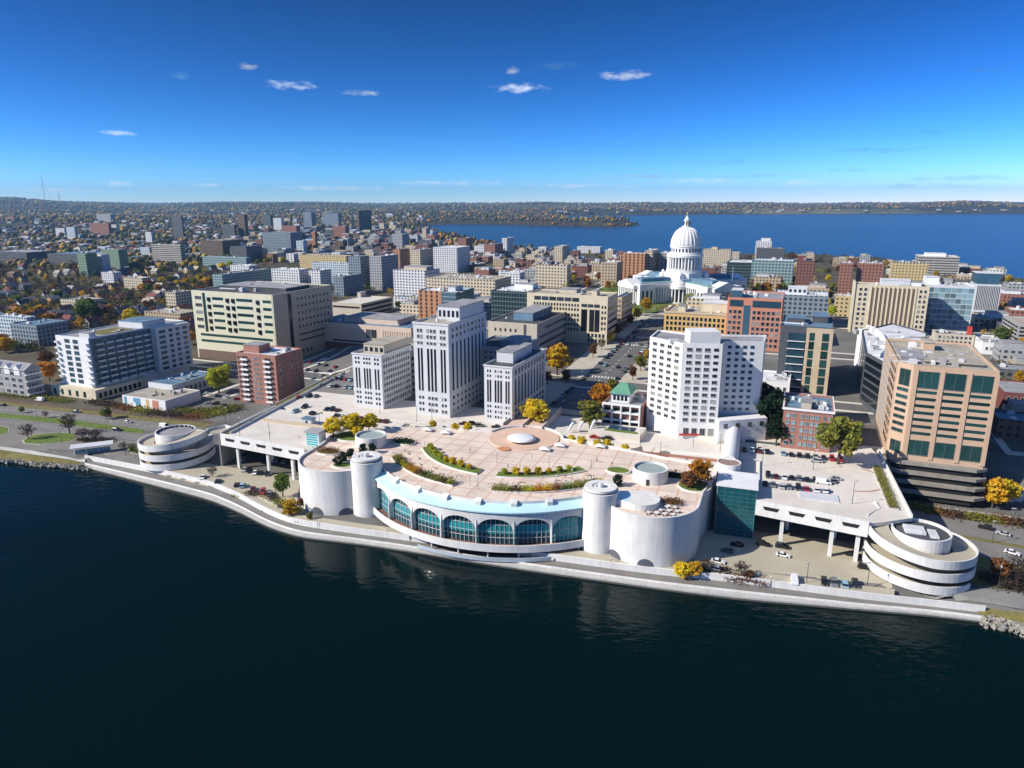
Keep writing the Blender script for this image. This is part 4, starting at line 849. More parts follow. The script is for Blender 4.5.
# --- west side
b = bld('apartment_block', 'white and blue apartment block with balconies on a tan podium, left of the cream tower', 55, 335, 393, 88, 184, wall='white_paint', roof='roof_grey', cat='apartment building', anc='the white apartment block')
grid(b, 'F', 2, 8, .22, .72, .20, .97, .55, .6, 'glass_blue'); balconies(b, 'F', 1, 8, .94, .94, .2, .88, 3, 1.8); balconies(b, 'F', 1, 8, .05, .05, .2, .88, 2.4, 1.6)
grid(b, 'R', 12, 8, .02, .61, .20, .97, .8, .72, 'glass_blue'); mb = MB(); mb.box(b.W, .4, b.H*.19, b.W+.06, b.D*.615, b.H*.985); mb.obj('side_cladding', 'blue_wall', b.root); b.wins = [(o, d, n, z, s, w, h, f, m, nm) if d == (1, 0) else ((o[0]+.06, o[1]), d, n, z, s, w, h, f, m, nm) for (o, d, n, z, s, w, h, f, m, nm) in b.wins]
balconies(b, 'R', 6, 8, .09, .55, .20, .86, 5, 1.4, 'pale_wall')
grid(b, 'R', 6, 1, .80, .98, .18, .95, .55, 1, 'glass_blue', 'tall_window'); bands(b, 'R', 8, .64, .78, .2, .96, .5, 'glass_blue')
pent(b, .2, .95, .55, .8, 4, 'pale_wall', 'roof_blue'); mb = MB(); mb.box(b.W*.25, b.D*.2, b.zr, b.W*.8, b.D*.5, b.zr+.3); mb.obj('green_roof', 'grass_dry', b.root); pent(b, .6, .9, .04, .1, 3, 'pale_wall'); units(b, 4, 2)
mb = MB(); mb.box(b.W-.01, b.D*.62, 6, b.W+4, b.D, b.H-1); mb.obj('projecting_bay', 'pale_wall', b.root); mb = MB()
for k in range(8): pass
W0, D0 = b.W, b.D
for k in range(8):
    z = b.H*(.2+.095*k); 
    for y0, y1 in ((.65,.72),(.76,.80),(.84,.88),(.92,.97)): mb = MB(); mb.box(W0+4, D0*y0, z, W0+4.1, D0*y1, z+2); mb.obj('bay_window', 'glass_blue', b.root)
mb = MB(); mb.box(-4, -5, -4, b.W+6, b.D*.45, 6.2); pd = mb.obj('podium', 'cream', b.root)
for i in range(5): x = -2+i*(b.W+4)/5; mb = MB(); mb.box(x, -5.12, 1, x+2.2, -4.9, 4.6); mb.obj('podium_window', 'glass_green', pd)
for i in range(9): y = -3+i*b.D*.048; mb = MB(); mb.box(b.W+5.9, y, 1, b.W+6.12, y+2.2, 4.2); mb.obj('podium_window', 'glass_dark', pd)
finish(b)
b = bld('parking_garage', 'tan brick garage wall along the foot of the white and blue apartment block', 122, 366, 385, 132, 186, wall='tan_stone', roof='roof_tan', cat='garage'); grid(b, 'F', 2, 1, .1, .9, .2, .8, .5, .5, 'interior_dark'); finish(b)
b = bld('low_building', 'long low shed with blue grey roof beside the railway, behind the mural building', 148, 382, 396, 172, 216, wall='pale_wall', roof='roof_blue', cat='building', par=.3); grid(b, 'R', 9, 1, .04, .96, .2, .75, .5, .6); units(b, 3, 8); finish(b)
b = bld('mural_building', 'low flat building with blue and red murals on its walls beside the railway', 122, 395, 405, 165, D=26, wall='white_paint', roof='roof_tan', cat='building', par=.3)
for a0, a1, m in ((.04,.10,'mural_blue'),(.26,.42,'mural_blue'),(.55,.62,'yellow_stone'),(.70,.84,'pink_brick')):
    mb = MB(); mb.box(b.W*a0, -.12, .6, b.W*a1, .02, b.H*.9); mb.obj('mural', m, b.root)
mb = MB(); mb.lathe([(1.5,b.H*.3),(1.5,b.H*.3+.1)], 18); o = mb.obj('mural_emblem', 'white_paint', b.root); o.rotation_euler = (math.pi/2, 0, 0); o.location = (b.W*.34, -.1, 2.2); units(b, 5, 6); finish(b)
b = bld('office_tower', 'cream office tower with green ribbon windows and round bays, left of the civic hall', 191, 290, 357, 272, 331, wall='cream_green', roof='roof_dark', anc='the cream office tower')
grid(b, 'F', 1, 5, .03, .13, .42, .95, .8, .4, 'glass'); strips(b, 'F', 1, .135, .175, .40, .97, .9, 'glass_green')
for a0, a1 in ((.26,.40),(.56,.76),(.88,.985)): bands(b, 'F', 5, a0, a1, .42, .95, .38, 'glass_green')
for a in (.215, .45, .52, .82):
    for k in range(5):
        mb = MB(); z = b.H*(.42+.106*k)+2; mb.lathe([(2.0,-1.4),(2.0,1.4)], 14); o = mb.obj('round_bay', 'glass_dark', b.root); o.location = (b.W*a, .9, z)
bands(b, 'F', 2, .06, .97, .22, .40, .4, 'glass_green'); fins(b, 'F', 2, 0.995, 1.0, 0, .99, 1.4, .5, 'cream_green'); mb = MB(); mb.box(b.W*.02, -.3, 0, b.W*.97, .0, b.H*.13); mb.obj('base_recess', 'brown_wall', b.root)
grid(b, 'R', 9, 5, .36, .95, .42, .93, .28, .3, 'glass_dark'); strips(b, 'R', 1, .23, .29, .05, .97, .95, 'glass_dark'); bands(b, 'R', 2, .38, .92, .22, .40, .22, 'glass_dark'); grid(b, 'R', 3, 1, .4, .6, .05, .15, .4, .6, 'glass_dark')
b.wall.data.materials.clear(); b.wall.data.materials.append(MATS['cream_green']); 
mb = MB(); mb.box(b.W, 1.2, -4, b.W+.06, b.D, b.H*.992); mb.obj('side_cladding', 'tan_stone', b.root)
for w in b.wins[:]:
    pass
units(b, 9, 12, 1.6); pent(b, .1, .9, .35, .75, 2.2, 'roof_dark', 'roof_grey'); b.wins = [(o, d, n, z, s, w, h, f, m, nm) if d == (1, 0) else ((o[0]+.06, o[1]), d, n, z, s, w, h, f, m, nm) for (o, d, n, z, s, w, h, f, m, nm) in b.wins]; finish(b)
b = bld('brick_tower', 'red brick apartment tower with stacked white balconies beside the car park', 236, 352, 401, 275, 302, wall='red_brick', roof='roof_white', cat='apartment building', anc='the brick apartment tower')
balconies(b, 'F', 2, 9, .22, .80, .05, .86, 5, 1.5); grid(b, 'F', 2, 9, .02, .12, .06, .95, .6, .5); grid(b, 'F', 3, 9, .40, .62, .06, .95, .5, .45, 'glass_pale'); grid(b, 'F', 2, 9, .14, .30, .07, .96, .6, .5, 'glass_dark'); grid(b, 'F', 2, 9, .72, .88, .07, .96, .6, .5, 'glass_dark')
grid(b, 'R', 2, 9, .08, .3, .06, .95, .45, .4); grid(b, 'R', 3, 9, .5, .95, .06, .95, .4, .4); pent(b, .05, .45, .2, .6, 4.5, 'red_brick', 'roof_grey'); units(b, 3, 2); finish(b)
b = bld('civic_hall', 'broad low pink stone civic hall with flat roof behind the lower left office wing', 313, 321, 348, 411, D=42, wall='pink_wall', roof='roof_blue', cat='civic hall', anc='the pink civic hall')
fins(b, 'F', 26, .05, .52, .5, .85, .8, .35, 'pink_wall'); fins(b, 'F', 12, .72, .98, .35, .85, .8, .35, 'pink_wall'); grid(b, 'F', 2, 1, .55, .66, .55, .85, .9, 1, 'glass'); bands(b, 'F', 1, .2, .6, .34, .42, .8, 'glass'); mb = MB(); mb.box(0, -.4, -3, b.W*.55, .0, b.H*.3); mb.obj('base', 'dark_brick', b.root)
pent(b, .25, .8, .25, .9, 4, 'pink_wall', 'roof_grey'); units(b, 7, 22, 1.4); finish(b)
b = bld('parking_garage', 'open cream parking garage with cars on top, behind the pink civic hall', 331, 302, 318, 361, 392, wall='beige', roof='pave', cat='garage', anc='the cream parking garage'); bands(b, 'R', 3, .02, .98, .1, .95, .45, 'interior_dark'); bands(b, 'F', 1, .05, .95, .65, .85, .6, 'interior_dark'); pent(b, .0, .12, .8, .98, 5, 'beige'); finish(b)
# --- middle blocks
b = bld('office_block', 'cream office block with blank grey side and dark roof, behind the right office wing', 488, 321, 358, 537, 573, wall='beige', roof='roof_dark', anc='the cream and grey office block')
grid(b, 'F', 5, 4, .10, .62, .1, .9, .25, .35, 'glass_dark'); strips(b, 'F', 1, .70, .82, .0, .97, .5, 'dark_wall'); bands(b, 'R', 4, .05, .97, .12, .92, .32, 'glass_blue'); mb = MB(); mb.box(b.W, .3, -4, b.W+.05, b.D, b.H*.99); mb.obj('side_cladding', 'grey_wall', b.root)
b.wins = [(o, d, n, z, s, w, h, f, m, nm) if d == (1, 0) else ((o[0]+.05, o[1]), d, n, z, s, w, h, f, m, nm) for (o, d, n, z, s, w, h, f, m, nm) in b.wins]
pent(b, .35, .75, .2, .7, 5, 'roof_blue', 'roof_grey'); units(b, 4, 31); finish(b)
b = bld('stone_office', 'cream stone office with tall dark glazed centre facing the boulevard', 527, 293, 339, 608, 618, wall='cream', roof='roof_tan', anc='the cream stone office')
bands(b, 'F', 1, .09, .66, .86, .96, .8, 'glass', 6, .9); grid(b, 'F', 16, 2, .08, .66, .66, .84, .5, .6, 'glass_dark'); strips(b, 'F', 1, .68, .76, .26, .72, .9, 'glass_dark'); strips(b, 'F', 2, .78, .91, .26, .72, .9, 'glass_dark'); bands(b, 'F', 1, .68, .91, .76, .84, .8, 'glass', 3, .9); grid(b, 'F', 2, 5, .92, .99, .28, .84, .5, .5, 'glass_dark'); grid(b, 'F', 5, 2, .76, .98, .02, .24, .5, .6, 'glass_dark'); grid(b, 'F', 16, 4, .08, .66, .24, .64, .5, .55, 'glass_dark'); bands(b, 'R', 6, .05, .95, .1, .95, .4, 'glass')
mb = MB(); mb.box(b.W*.0, 0, b.H, b.W, 1.2, b.H+.4); mb.obj('roof_edge', 'cream', b.root); pent(b, .35, .55, .5, .9, 3, 'beige'); pent(b, .78, .84, .2, .5, 4, 'cream'); units(b, 5, 17); finish(b)
b = bld('stone_office', 'narrow tan office with shaded side behind the cream stone office', 616, 297, 330, 622, 633, wall='tan_stone', roof='roof_blue'); grid(b, 'F', 2, 6, .1, .9, .1, .95, .5, .5); bands(b, 'R', 6, .05, .95, .1, .95, .4, 'glass'); finish(b)
b = bld('orange_office', 'orange stone office with five rows of dark square windows behind the white hotel', 664.5, 311, 341, 727, D=38, wall='yellow_stone', roof='roof_tan', anc='the orange stone office')
grid(b, 'F', 14, 5, .02, .98, .02, .88, .5, .58, 'glass_dark'); cornice(b, .95, .8, .4, 'beige'); pent(b, .55, .98, .35, .8, 6, 'cream', 'roof_white'); pent(b, .2, .32, .15, .35, 4, 'cream'); units(b, 6, 4); finish(b)
b = bld('red_office', 'red brick office with blue glass corner bays right of the orange office', 728, 297, 348, 783, D=42, wall='pink_brick', roof='roof_grey', anc='the red brick office')
for a0, a1, n in ((.02,.28,3),(.46,.98,6)): grid(b, 'F', n, 7, a0, a1, .05, .78, .62, .62, 'glass')
strips(b, 'F', 1, .30, .44, .05, .86, .9, 'glass_blue'); bands(b, 'F', 1, .04, .30, .82, .96, .9, 'glass_blue'); bands(b, 'F', 1, .46, .98, .82, .96, .9, 'glass_blue'); pent(b, .05, .25, .1, .4, 5, 'glass_blue', 'roof_white'); units(b, 6, 14); finish(b)
# hotel with folded front
ha = [at(650,336.5,61.4), at(683,343,61.4), at(723,344,61.4), at(764.6,341.2,61.4)]; bv = Vector((VG[0], VG[1], 0))
ha = [ha[0], ha[1], ha[2], ha[2]+bv*7.5, ha[3]]
b = pbld('hotel', 'big white hotel with folded front and rows of paired windows, behind the parking deck', [tuple(p) for p in ha]+[tuple(ha[4]+bv*16), tuple(ha[2]+bv*24), tuple(ha[1]+bv*24), tuple(ha[0]+bv*19)], 61.4, 19, 'granite', 'roof_grey', 'hotel', 'the white hotel', low=-4)
grid(b, 0, 4, 12, .06, .96, .16, .97, .52, .45, 'glass'); grid(b, 1, 4, 12, .06, .96, .16, .97, .52, .45, 'glass'); grid(b, 3, 4, 11, .04, .80, .24, .97, .5, .45, 'glass_blue')
for i in range(1): grid(b, 1, 4, 1, .1, .95, .02, .11, .6, .8, 'glass')
o_, d_, l_ = b.faces[1]; c0 = (ha[1]+ha[2])/2-b.P; 
mb = MB(); mb.box(c0.x-5, c0.y+2, b.zr-.1, c0.x+8, c0.y+12, b.zr+5.5); ph = mb.obj('penthouse', 'granite', b.root); mb = MB(); mb.box(c0.x-13, c0.y+5, b.zr, c0.x-9, c0.y+8, b.zr+1.4); mb.obj('roof_unit', 'metal_unit', b.root)
pa, pb_ = ha[2]-b.P, ha[4]-b.P; mb = MB(); n_ = Vector((-.05, -1, 0))*7
mb.prism([(pa.x-1, pa.y-.2), (pa.x-.6, pa.y-5), (pb_.x+2.0, pb_.y-6), (pb_.x+2, pb_.y)], -5, 9.5); pdm = mb.obj('podium', 'granite', b.root)
for i in range(4):
    t = (i+.5)/4; x = pa.x-.6+(pb_.x+2.6-pa.x)*t; y = pa.y-5+(pb_.y-6-pa.y+5)*t; mb = MB(); mb.box(x-1.2, y-.15, 6, x+1.2, y+.05, 8); mb.obj('window', 'glass', pdm)
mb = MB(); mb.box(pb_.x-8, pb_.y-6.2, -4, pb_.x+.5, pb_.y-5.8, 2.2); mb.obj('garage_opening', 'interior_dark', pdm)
q0, q1 = ha[0]-b.P, ha[1]-b.P; mb = MB(); mb.prism([(q0.x+1, q0.y-1), (q0.x+1+6, q0.y-9), (q1.x+18, q1.y-6.5), (q1.x+18, q1.y-1)], -3, 1.0); mb.obj('entry_deck', 'pave', b.root)
mb = MB(); mb.box(q1.x+.5, q1.y-1.4, 1, q1.x+14, q1.y-.9, 1.8); mb.obj('red_awning', 'red_panel', b.root)
finish(b)
# club house with the green roof
b = bld('club_house', 'brick club house with white galleries and green hipped roof left of the white hotel', 603, 402, 425, 642, D=22, wall='red_brick', roof='roof_grey', cat='club house', zb=19, anc='the green roofed club house')
ledges(b, 'F', 3, .0, .98, .30, .95, .7, 1.8, 'white_paint', 'gallery'); fins(b, 'F', 5, .02, .96, 0, .95, .6, 1.9, 'white_paint', 'column'); bands(b, 'F', 2, .03, .97, .06, .9, .6, 'glass_dark', 4, .85)
W0, D0 = b.W, b.D; mb = MB(); mb.box(W0*.15, D0*.2, b.zr, W0*.62, D0*.75, b.zr+4.5); t = mb.obj('attic', 'white_paint', b.root)
for i in range(4): x = W0*(.2+.1*i); mb = MB(); mb.box(x, D0*.2-.1, b.zr+1.2, x+1.2, D0*.2, b.zr+3.6); mb.obj('window', 'glass_dark', t)
x0, x1, y0, y1 = W0*.1, W0*.67, D0*.14, D0*.82; z = b.zr+4.5; mb = MB(); c = [(x0,y0,z),(x1,y0,z),(x1,y1,z),(x0,y1,z)]; r0, r1 = ((x0+x1)/2-1.5, (y0+y1)/2, z+4), ((x0+x1)/2+1.5, (y0+y1)/2, z+4)
mb.quad(c[0], c[1], r1, r0); mb.face([c[1], c[2], r1]); mb.quad(c[2], c[3], r0, r1); mb.face([c[3], c[0], r0]); mb.face(c[::-1]); mb.obj('hipped_roof', 'roof_green', b.root)
mb = MB(); mb.box(-2, -16, -1, W0+3, -3, 2.2); tr = mb.obj('front_terrace', 'pave', b.root); mb = MB(); mb.box(W0*.3, -12, 2.2, W0*.95, -6, 2.5); mb.obj('glass_vault', 'glass_blue', tr); mb = MB(); mb.box(W0*.25, -14, 2.2, W0+1, -12.2, 2.6); mb.obj('lawn', 'grass_green', tr); units(b, 3, 6); finish(b)
# --- right side
b = bld('brick_apartments', 'short red brick apartment house with white cornice beside the big green tree', 784, 407, 447, 834, D=26, zb=18.2, wall='red_brick', roof='roof_blue', cat='apartment building', anc='the short brick apartment house')
grid(b, 'F', 2, 5, .04, .28, .05, .9, .5, .5, 'glass_pale'); grid(b, 'F', 4, 5, .34, .74, .05, .9, .55, .5, 'glass_pale'); grid(b, 'F', 2, 5, .8, .97, .05, .9, .5, .5, 'glass_pale'); cornice(b, .95, .9, .5, 'white_paint'); pent(b, .35, .55, .1, .4, 3, 'beige'); units(b, 8, 3); finish(b)
b = bld('glass_tower', 'dark grey tower with a tan framed bay, behind the short brick apartment house', 781, 325, 393, 834, D=40, zb=19, wall='dark_wall', roof='roof_blue', cat='apartment building', anc='the dark tower with a tan frame')
mb = MB(); mb.box(b.W*.50, -1.2, 0, b.W, 0.05, b.H*.985); fr_ = mb.obj('tan_frame', 'tan_stone', b.root)
for a0, a1 in ((.56,.66),(.80,.93)):
    for k in range(7): mb = MB(); mb.box(b.W*a0, -1.3, b.H*(.06+.125*k), b.W*a1, -1.18, b.H*(.06+.125*k+.11)); mb.obj('window', 'glass_green', fr_)
mb = MB(); mb.box(b.W*.16, -.9, 0, b.W*.48, .05, b.H*.9); gb = mb.obj('glass_bay', 'glass_blue', b.root)
for k in range(8):
    mb = MB(); mb.box(b.W*.15, -1.7, b.H*.11*k+.5, b.W*.49, -.9, b.H*.11*k+.8); mb.obj('balcony', 'white_paint', gb)
grid(b, 'L', 6, 9, .05, .95, .05, .95, .5, .5); pent(b, .1, .45, .3, .6, 3, 'dark_wall', 'roof_blue'); pent(b, .6, .9, .5, .9, 3.5, 'roof_dark', 'roof_blue'); units(b, 7, 5); finish(b)
b = bld('tan_office', 'large tan and orange stone office with chamfered corner and ribbon windows at the right', 900, 364, 455, 1000, x2=886, side='L', wall='orange_stone', roof='roof_tan', zb=19.5, chamfer=5, low=-2, anc='the large tan office')
print('TAN', b.P, b.H, b.W, b.D)
for k, (a0, a1) in enumerate(((.20,.42),(.48,.69),(.75,.96))):
    b_ = b
    grid(b, 'F', 1, 1, a0, a1, .77, .94, .98, 1, 'glass_green'); bands(b, 'F', 7, a0, a1, .24, .76, .42, 'glass_green'); grid(b, 'F', 1, 1, a0, a1, .04, .20, .98, 1, 'glass_green')
grid(b, 'L', 9, 9, .04, .86, .04, .92, .5, .55, 'glass'); bands(b, 'R', 9, .05, .95, .04, .95, .45, 'glass_green')
b.faces['C'] = ((0, 5), (5/7.071, -5/7.071), 7.071); grid(b, 'C', 1, 1, .2, .85, .77, .94, 1, 1, 'glass_green'); grid(b, 'C', 1, 7, .15, .85, .24, .76, 1, .42, 'glass_green'); grid(b, 'C', 1, 1, .2, .85, .04, .16, 1, 1, 'glass_green')
for a in (.18, .45, .72, .985): fins(b, 'F', 1, a, a, 0, .96, 1.6, .35, 'orange_stone')
pent(b, .38, .5, .62, .8, 3.5, 'orange_stone', 'roof_tan'); pent(b, .05, .3, .2, .5, 1.2, 'roof_grey'); pent(b, .3, .9, .15, .55, .9, 'roof_dark', 'roof_tan'); units(b, 14, 11, 1.2)
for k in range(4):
    x0_, x1_, yf = 1, b.W+1.5, -3-k*1.1; mb = MB(); mb.prism([(x0_-1, 12), (x0_, yf+2), (x0_+3, yf), (x1_-4, yf), (x1_, yf+3), (x1_+1, 12)], -2.2-k*3.6, -1.0-k*3.6); mb.obj('terrace_slab', mat('weathered_shaded_concrete', (.27,.25,.22), .9, .25, .3), b.root)  # weathered grey, with the slabs' shade also put into the colour
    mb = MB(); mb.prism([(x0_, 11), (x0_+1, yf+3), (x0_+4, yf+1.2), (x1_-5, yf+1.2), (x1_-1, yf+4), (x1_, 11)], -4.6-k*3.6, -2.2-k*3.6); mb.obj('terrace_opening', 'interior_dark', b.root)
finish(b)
b = pbld('curved_hall', 'dark glass building with a sweeping white curved roof edge behind the large tan office', [(862,330),(866,352),(884,362),(925,352),(926,332),(892,323)], 46, 20, 'dark_wall', 'roof_white', 'office building', 'the curved roof glass building')
for f in (0, 1, 2): bands(b, f, 6, .03, .97, .04, .95, .7, 'glass_dark')
cur = [at(x, y, 46.2) for x, y in ((866,327),(875,330),(882,336),(886,344),(884,352),(880,356))]; mb = MB(); cur = smooth(resample([p-b.P for p in cur], 20), 3); mb.ringwall([(p.x, p.y) for p in cur], [(p.x+1.2, p.y+1.2) for p in cur], 25.2, 27.6); mb.obj('curved_edge', 'white_paint', b.root)
wl = at(861,328,46)-b.P; mb = MB(); mb.box(wl.x-1.2, wl.y-8, -2, wl.x+2.0, wl.y+1, 25.5); mb.obj('white_end_wall', 'white_paint', b.root); units(b, 12, 7, 1.5); finish(b)
b = bld('ribbed_tower', 'cream tower with tall vertical ribs, left of the blue glass office', 856, 284, 332, 930, D=17, wall='cream', roof='roof_tan', anc='the cream ribbed tower')
strips(b, 'F', 10, .22, .83, .04, .94, .5, 'brown_wall'); grid(b, 'F', 2, 9, .04, .18, .04, .95, .5, .5); grid(b, 'F', 2, 9, .86, .98, .04, .95, .5, .5); fins(b, 'F', 11, .22, .83, .03, .97, .9, .5, 'cream'); mb = MB(); mb.box(-1.2, -.8, -4, 0, b.D, b.H+1.5); mb.obj('end_pier', 'cream', b.root); pent(b, .35, .75, .3, .9, 4, 'pale_wall', 'roof_white'); pent(b, .76, .9, .3, .9, 3, 'white_paint'); units(b, 5, 8); finish(b)
b = bld('glass_office', 'blue glass curtain wall office with white roof right of the cream ribbed tower', 928, 285, 330, 976, D=30, wall='pale_wall', roof='roof_white', anc='the blue glass office')
bands(b, 'F', 8, .02, .98, .03, .96, .86, 'glass_pale', 8, .93); pent(b, .0, .3, .5, .95, 5, 'white_paint', 'roof_white'); pent(b, .45, .6, .6, .9, 3.5, 'grey_wall'); units(b, 5, 3); finish(b)
b = bld('ribbed_office', 'grey ribbed office with dark set back top floor right of the blue glass office', 977, 284, 318, 1002, D=26, wall='pale_wall', roof='roof_grey', anc='the grey ribbed office')
strips(b, 'F', 14, .03, .97, .25, .95, .55, 'glass'); bands(b, 'F', 2, .03, .97, .02, .2, .6, 'glass'); pent(b, .0, 1.0, .25, .95, 9, 'glass_blue', 'roof_white'); finish(b)
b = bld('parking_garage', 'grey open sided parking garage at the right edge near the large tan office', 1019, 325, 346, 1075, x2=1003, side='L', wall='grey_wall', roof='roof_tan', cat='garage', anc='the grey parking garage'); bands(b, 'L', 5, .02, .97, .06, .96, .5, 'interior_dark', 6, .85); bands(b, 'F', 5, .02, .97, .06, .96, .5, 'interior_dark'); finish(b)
b = bld('low_building', 'low white walled building behind the large tan office near the green tree', 983, 342, 354, 1006, D=30, wall='white_paint', roof='roof_grey', cat='building'); units(b, 3, 5); grid(b, 'F', 4, 1, .1, .9, .3, .7, .5, .5); finish(b)
b = bld('shop_row', 'row of old low shops with a small red tower right of the curved roof building', 936, 333, 344, 975, D=16, wall='beige', roof='roof_dark', cat='shop row'); grid(b, 'F', 8, 2, .05, .95, .1, .9, .5, .5); mb = MB(); mb.box(b.W*.82, 1, b.zr, b.W*.92, 5, b.zr+6); mb.obj('red_tower', 'red_panel', b.root); units(b, 6, 9); finish(b)
b = bld('flat_roof_shop', 'wide flat white roofed building between the white hotel and the brick apartment house', 755, 380, 402, 790, D=26, wall='white_paint', roof='roof_white', cat='building'); units(b, 4, 2); grid(b, 'F', 5, 2, .05, .95, .1, .9, .4, .4); finish(b)
b = bld('brick_row', 'dark red brick low building at the right edge beside the large tan office', 1004, 392, 412, 1050, D=30, wall='dark_brick', roof='roof_grey', cat='building', side='L'); grid(b, 'F', 6, 2, .05, .95, .1, .9, .5, .5); finish(b)
# ------------------------------------------------------------------ the capitol
CZ = 27.0
CC = GW(-3.5, 441, CZ-2)
CAP = thing('capitol', 'white domed capitol with columned wings standing above the city', 'capitol', CC, -TH_G+R(45)); anchor('the capitol', CC+Vector((0, 0, 20)))
WL, WW, WH = 66, 19, 21
def wing(k):
    q = lambda x, y: (x, y) if k == 0 else ((-y, x) if k == 1 else ((-x, -y) if k == 2 else (y, -x)))
    def pb(mb, x0, y0, z0, x1, y1, z1): 
        a, b = q(x0, y0), q(x1, y1); mb.box(min(a[0],b[0]), min(a[1],b[1]), z0, max(a[0],b[0]), max(a[1],b[1]), z1); return mb
    w = pb(MB(), 12, -WW*.8, -3, WL-8, WW*.8, WH).obj('wing_wall', 'granite', CAP)
    mb = pb(MB(), WL-20, -WW, -3, WL-4, WW, WH); mb.obj('pavilion_wall', 'granite', w)
    pb(MB(), 14, -WW*.8+1, WH, WL-9, WW*.8-1, WH+.6).obj('wing_roof', 'roof_copper', w)
    pb(MB(), 20, -6, WH+.6, WL-14, 6, WH+4).obj('skylight_ridge', 'roof_blue', w)
    pb(MB(), WL-4, -WW*.75, -3, WL, WW*.75, 4).obj('portico_base', 'granite', w)
    pb(MB(), WL-4, -WW*.75, 16.5, WL, WW*.75, 19.5).obj('entablature', 'granite', w)
    mb = MB(); a = [q(WL+.4, -WW*.78), q(WL+.4, WW*.78), q(WL+.4, 0)]; b2 = [q(WL-12, -WW*.78), q(WL-12, WW*.78), q(WL-12, 0)]
    A = [(*a[0], 19.5), (*a[1], 19.5), (*a[2], 25)]; B2 = [(*b2[0], 19.5), (*b2[1], 19.5), (*b2[2], 25)]
    mb.face(A); mb.face(B2[::-1]); mb.quad(A[1], B2[1], B2[2], A[2]); mb.quad(A[0], A[2], B2[2], B2[0]); mb.obj('pediment', 'granite', w)
    for i in range(8):
        x, y = q(WL-1.2, -WW*.68+WW*1.36*i/7); mb = MB(); mb.lathe([(1.0,4),(.85,16.5)], 10, x, y); mb.obj('column', 'granite', w)
    for s in (-1, 1):
        for i in range(10):
            pb(MB(), 19+i*2.75, s*WW*.8-.15, 4.5, 20.3+i*2.75, s*WW*.8+.15, 15.5).obj('tall_window', 'glass', w)
        for i in range(9):
            pb(MB(), 18.2+(i+.5)*2.9-.45, s*(WW*.8+.75)-.6, 3.5, 18.2+(i+.5)*2.9+.45, s*(WW*.8+.75)+.6, 17).obj('pilaster', 'granite', w)
        pb(MB(), 12, s*(WW*.8+.6)-.8, 17, WL-19, s*(WW*.8+.6)+.8, 19.6).obj('cornice', 'granite', w)
        for i in range(3): pb(MB(), WL-18+i*4.6, s*WW-.15, 5, WL-15.6+i*4.6, s*WW+.15, 15).obj('tall_window', 'glass', w)
    for i in range(5): 
        x, y = q(WL-4.1, -WW*.55+WW*1.1*i/4); mb = MB(); mb.box(x-.7, y-.7, 4.5, x+.7, y+.7, 14); mb.obj('portico_door', 'glass_dark', w)
for k in range(4): wing(k)
for k in range(4):
    a = math.pi/4+k*math.pi/2; x, y = 27*math.cos(a), 27*math.sin(a)
    mb = MB(); mb.lathe([(8,-3),(8,3)], 28, x, y); pv = mb.obj('corner_pavilion', 'granite', CAP)
    mb = MB(); mb.lathe([(8,15.5),(8.3,15.5),(8.3,18),(7.4,18.2),(6.6,20.5),(4,22.8),(.1,23.6)], 28, x, y); mb.obj('pavilion_dome', 'granite', pv)
    mb = MB(); mb.lathe([(5.6,3),(5.6,15.5)], 20, x, y); mb.obj('pavilion_core', 'glass', pv)
    for i in range(12):
        b_ = i*math.pi/6; mb = MB(); mb.lathe([(.75,3),(.65,15.5)], 8, x+7.1*math.cos(b_), y+7.1*math.sin(b_)); mb.obj('column', 'granite', pv)
mb = MB(); mb.box(-19, -19, -3, 19, 19, 24); c_ = mb.obj('crossing_block', 'granite', CAP)
mb = MB(); oc = [(19.5*math.cos(R(22.5+45*i)), 19.5*math.sin(R(22.5+45*i))) for i in range(8)]; mb.prism(oc, 24, 29); mb.obj('octagon_base', 'granite', c_)
for k in range(4):
    a = math.pi/4+k*math.pi/2; x, y = 20.5*math.cos(a), 20.5*math.sin(a); mb = MB(); mb.box(x-2.5, y-2.5, 20, x+2.5, y+2.5, 27.5); mb.lathe([(1.6,27.5),(1.2,30),(.2,31)], 8, x, y); mb.obj('statue_pedestal', 'granite', c_)
mb = MB(); mb.lathe([(17.2,29),(17.2,31.5),(13.6,31.5)], 48, cap=False); dr = mb.obj('drum_base', 'granite', CAP)
mb = MB(); mb.lathe([(13.6,31),(13.6,45)], 48); mb.obj('drum', 'pale_wall', dr)
me = MB().lathe([(.78,31.5),(.66,43.5)], 8).mesh('column', 'granite')
for i in range(32): a = 2*math.pi*i/32; link(me, 'column', dr, (15.9*math.cos(a), 15.9*math.sin(a), 0))
me = MB().box(-.5, -.7, 33, .5, .7, 42).mesh('drum_window', 'glass')
for i in range(24): a = 2*math.pi*(i+.5)/24; link(me, 'drum_window', dr, (13.4*math.cos(a), 13.4*math.sin(a), 0), a)
mb = MB(); mb.lathe([(13.6,43.5),(17.2,43.5),(17.4,45.8),(16.6,46.2),(16.4,47.4),(14.4,47.4),(14.2,53.2),(14.8,53.4),(14.8,54.4),(14.0,54.6)], 48, cap=False); mb.obj('attic_ring', 'granite', dr)
me = MB().box(-.3, -.65, 48.6, .4, .65, 51.8).mesh('attic_window', 'glass')
for i in range(28): a = 2*math.pi*(i+.5)/28; link(me, 'attic_window', dr, (14.2*math.cos(a), 14.2*math.sin(a), 0), a)
dome = [(14.0*math.cos(t)**.92+.0, 54.6+17.5*math.sin(t)) for t in np.linspace(0, R(78), 16)]
mb = MB(); mb.lathe(dome, 56); dm = mb.obj('dome', 'granite', CAP, smooth=True)
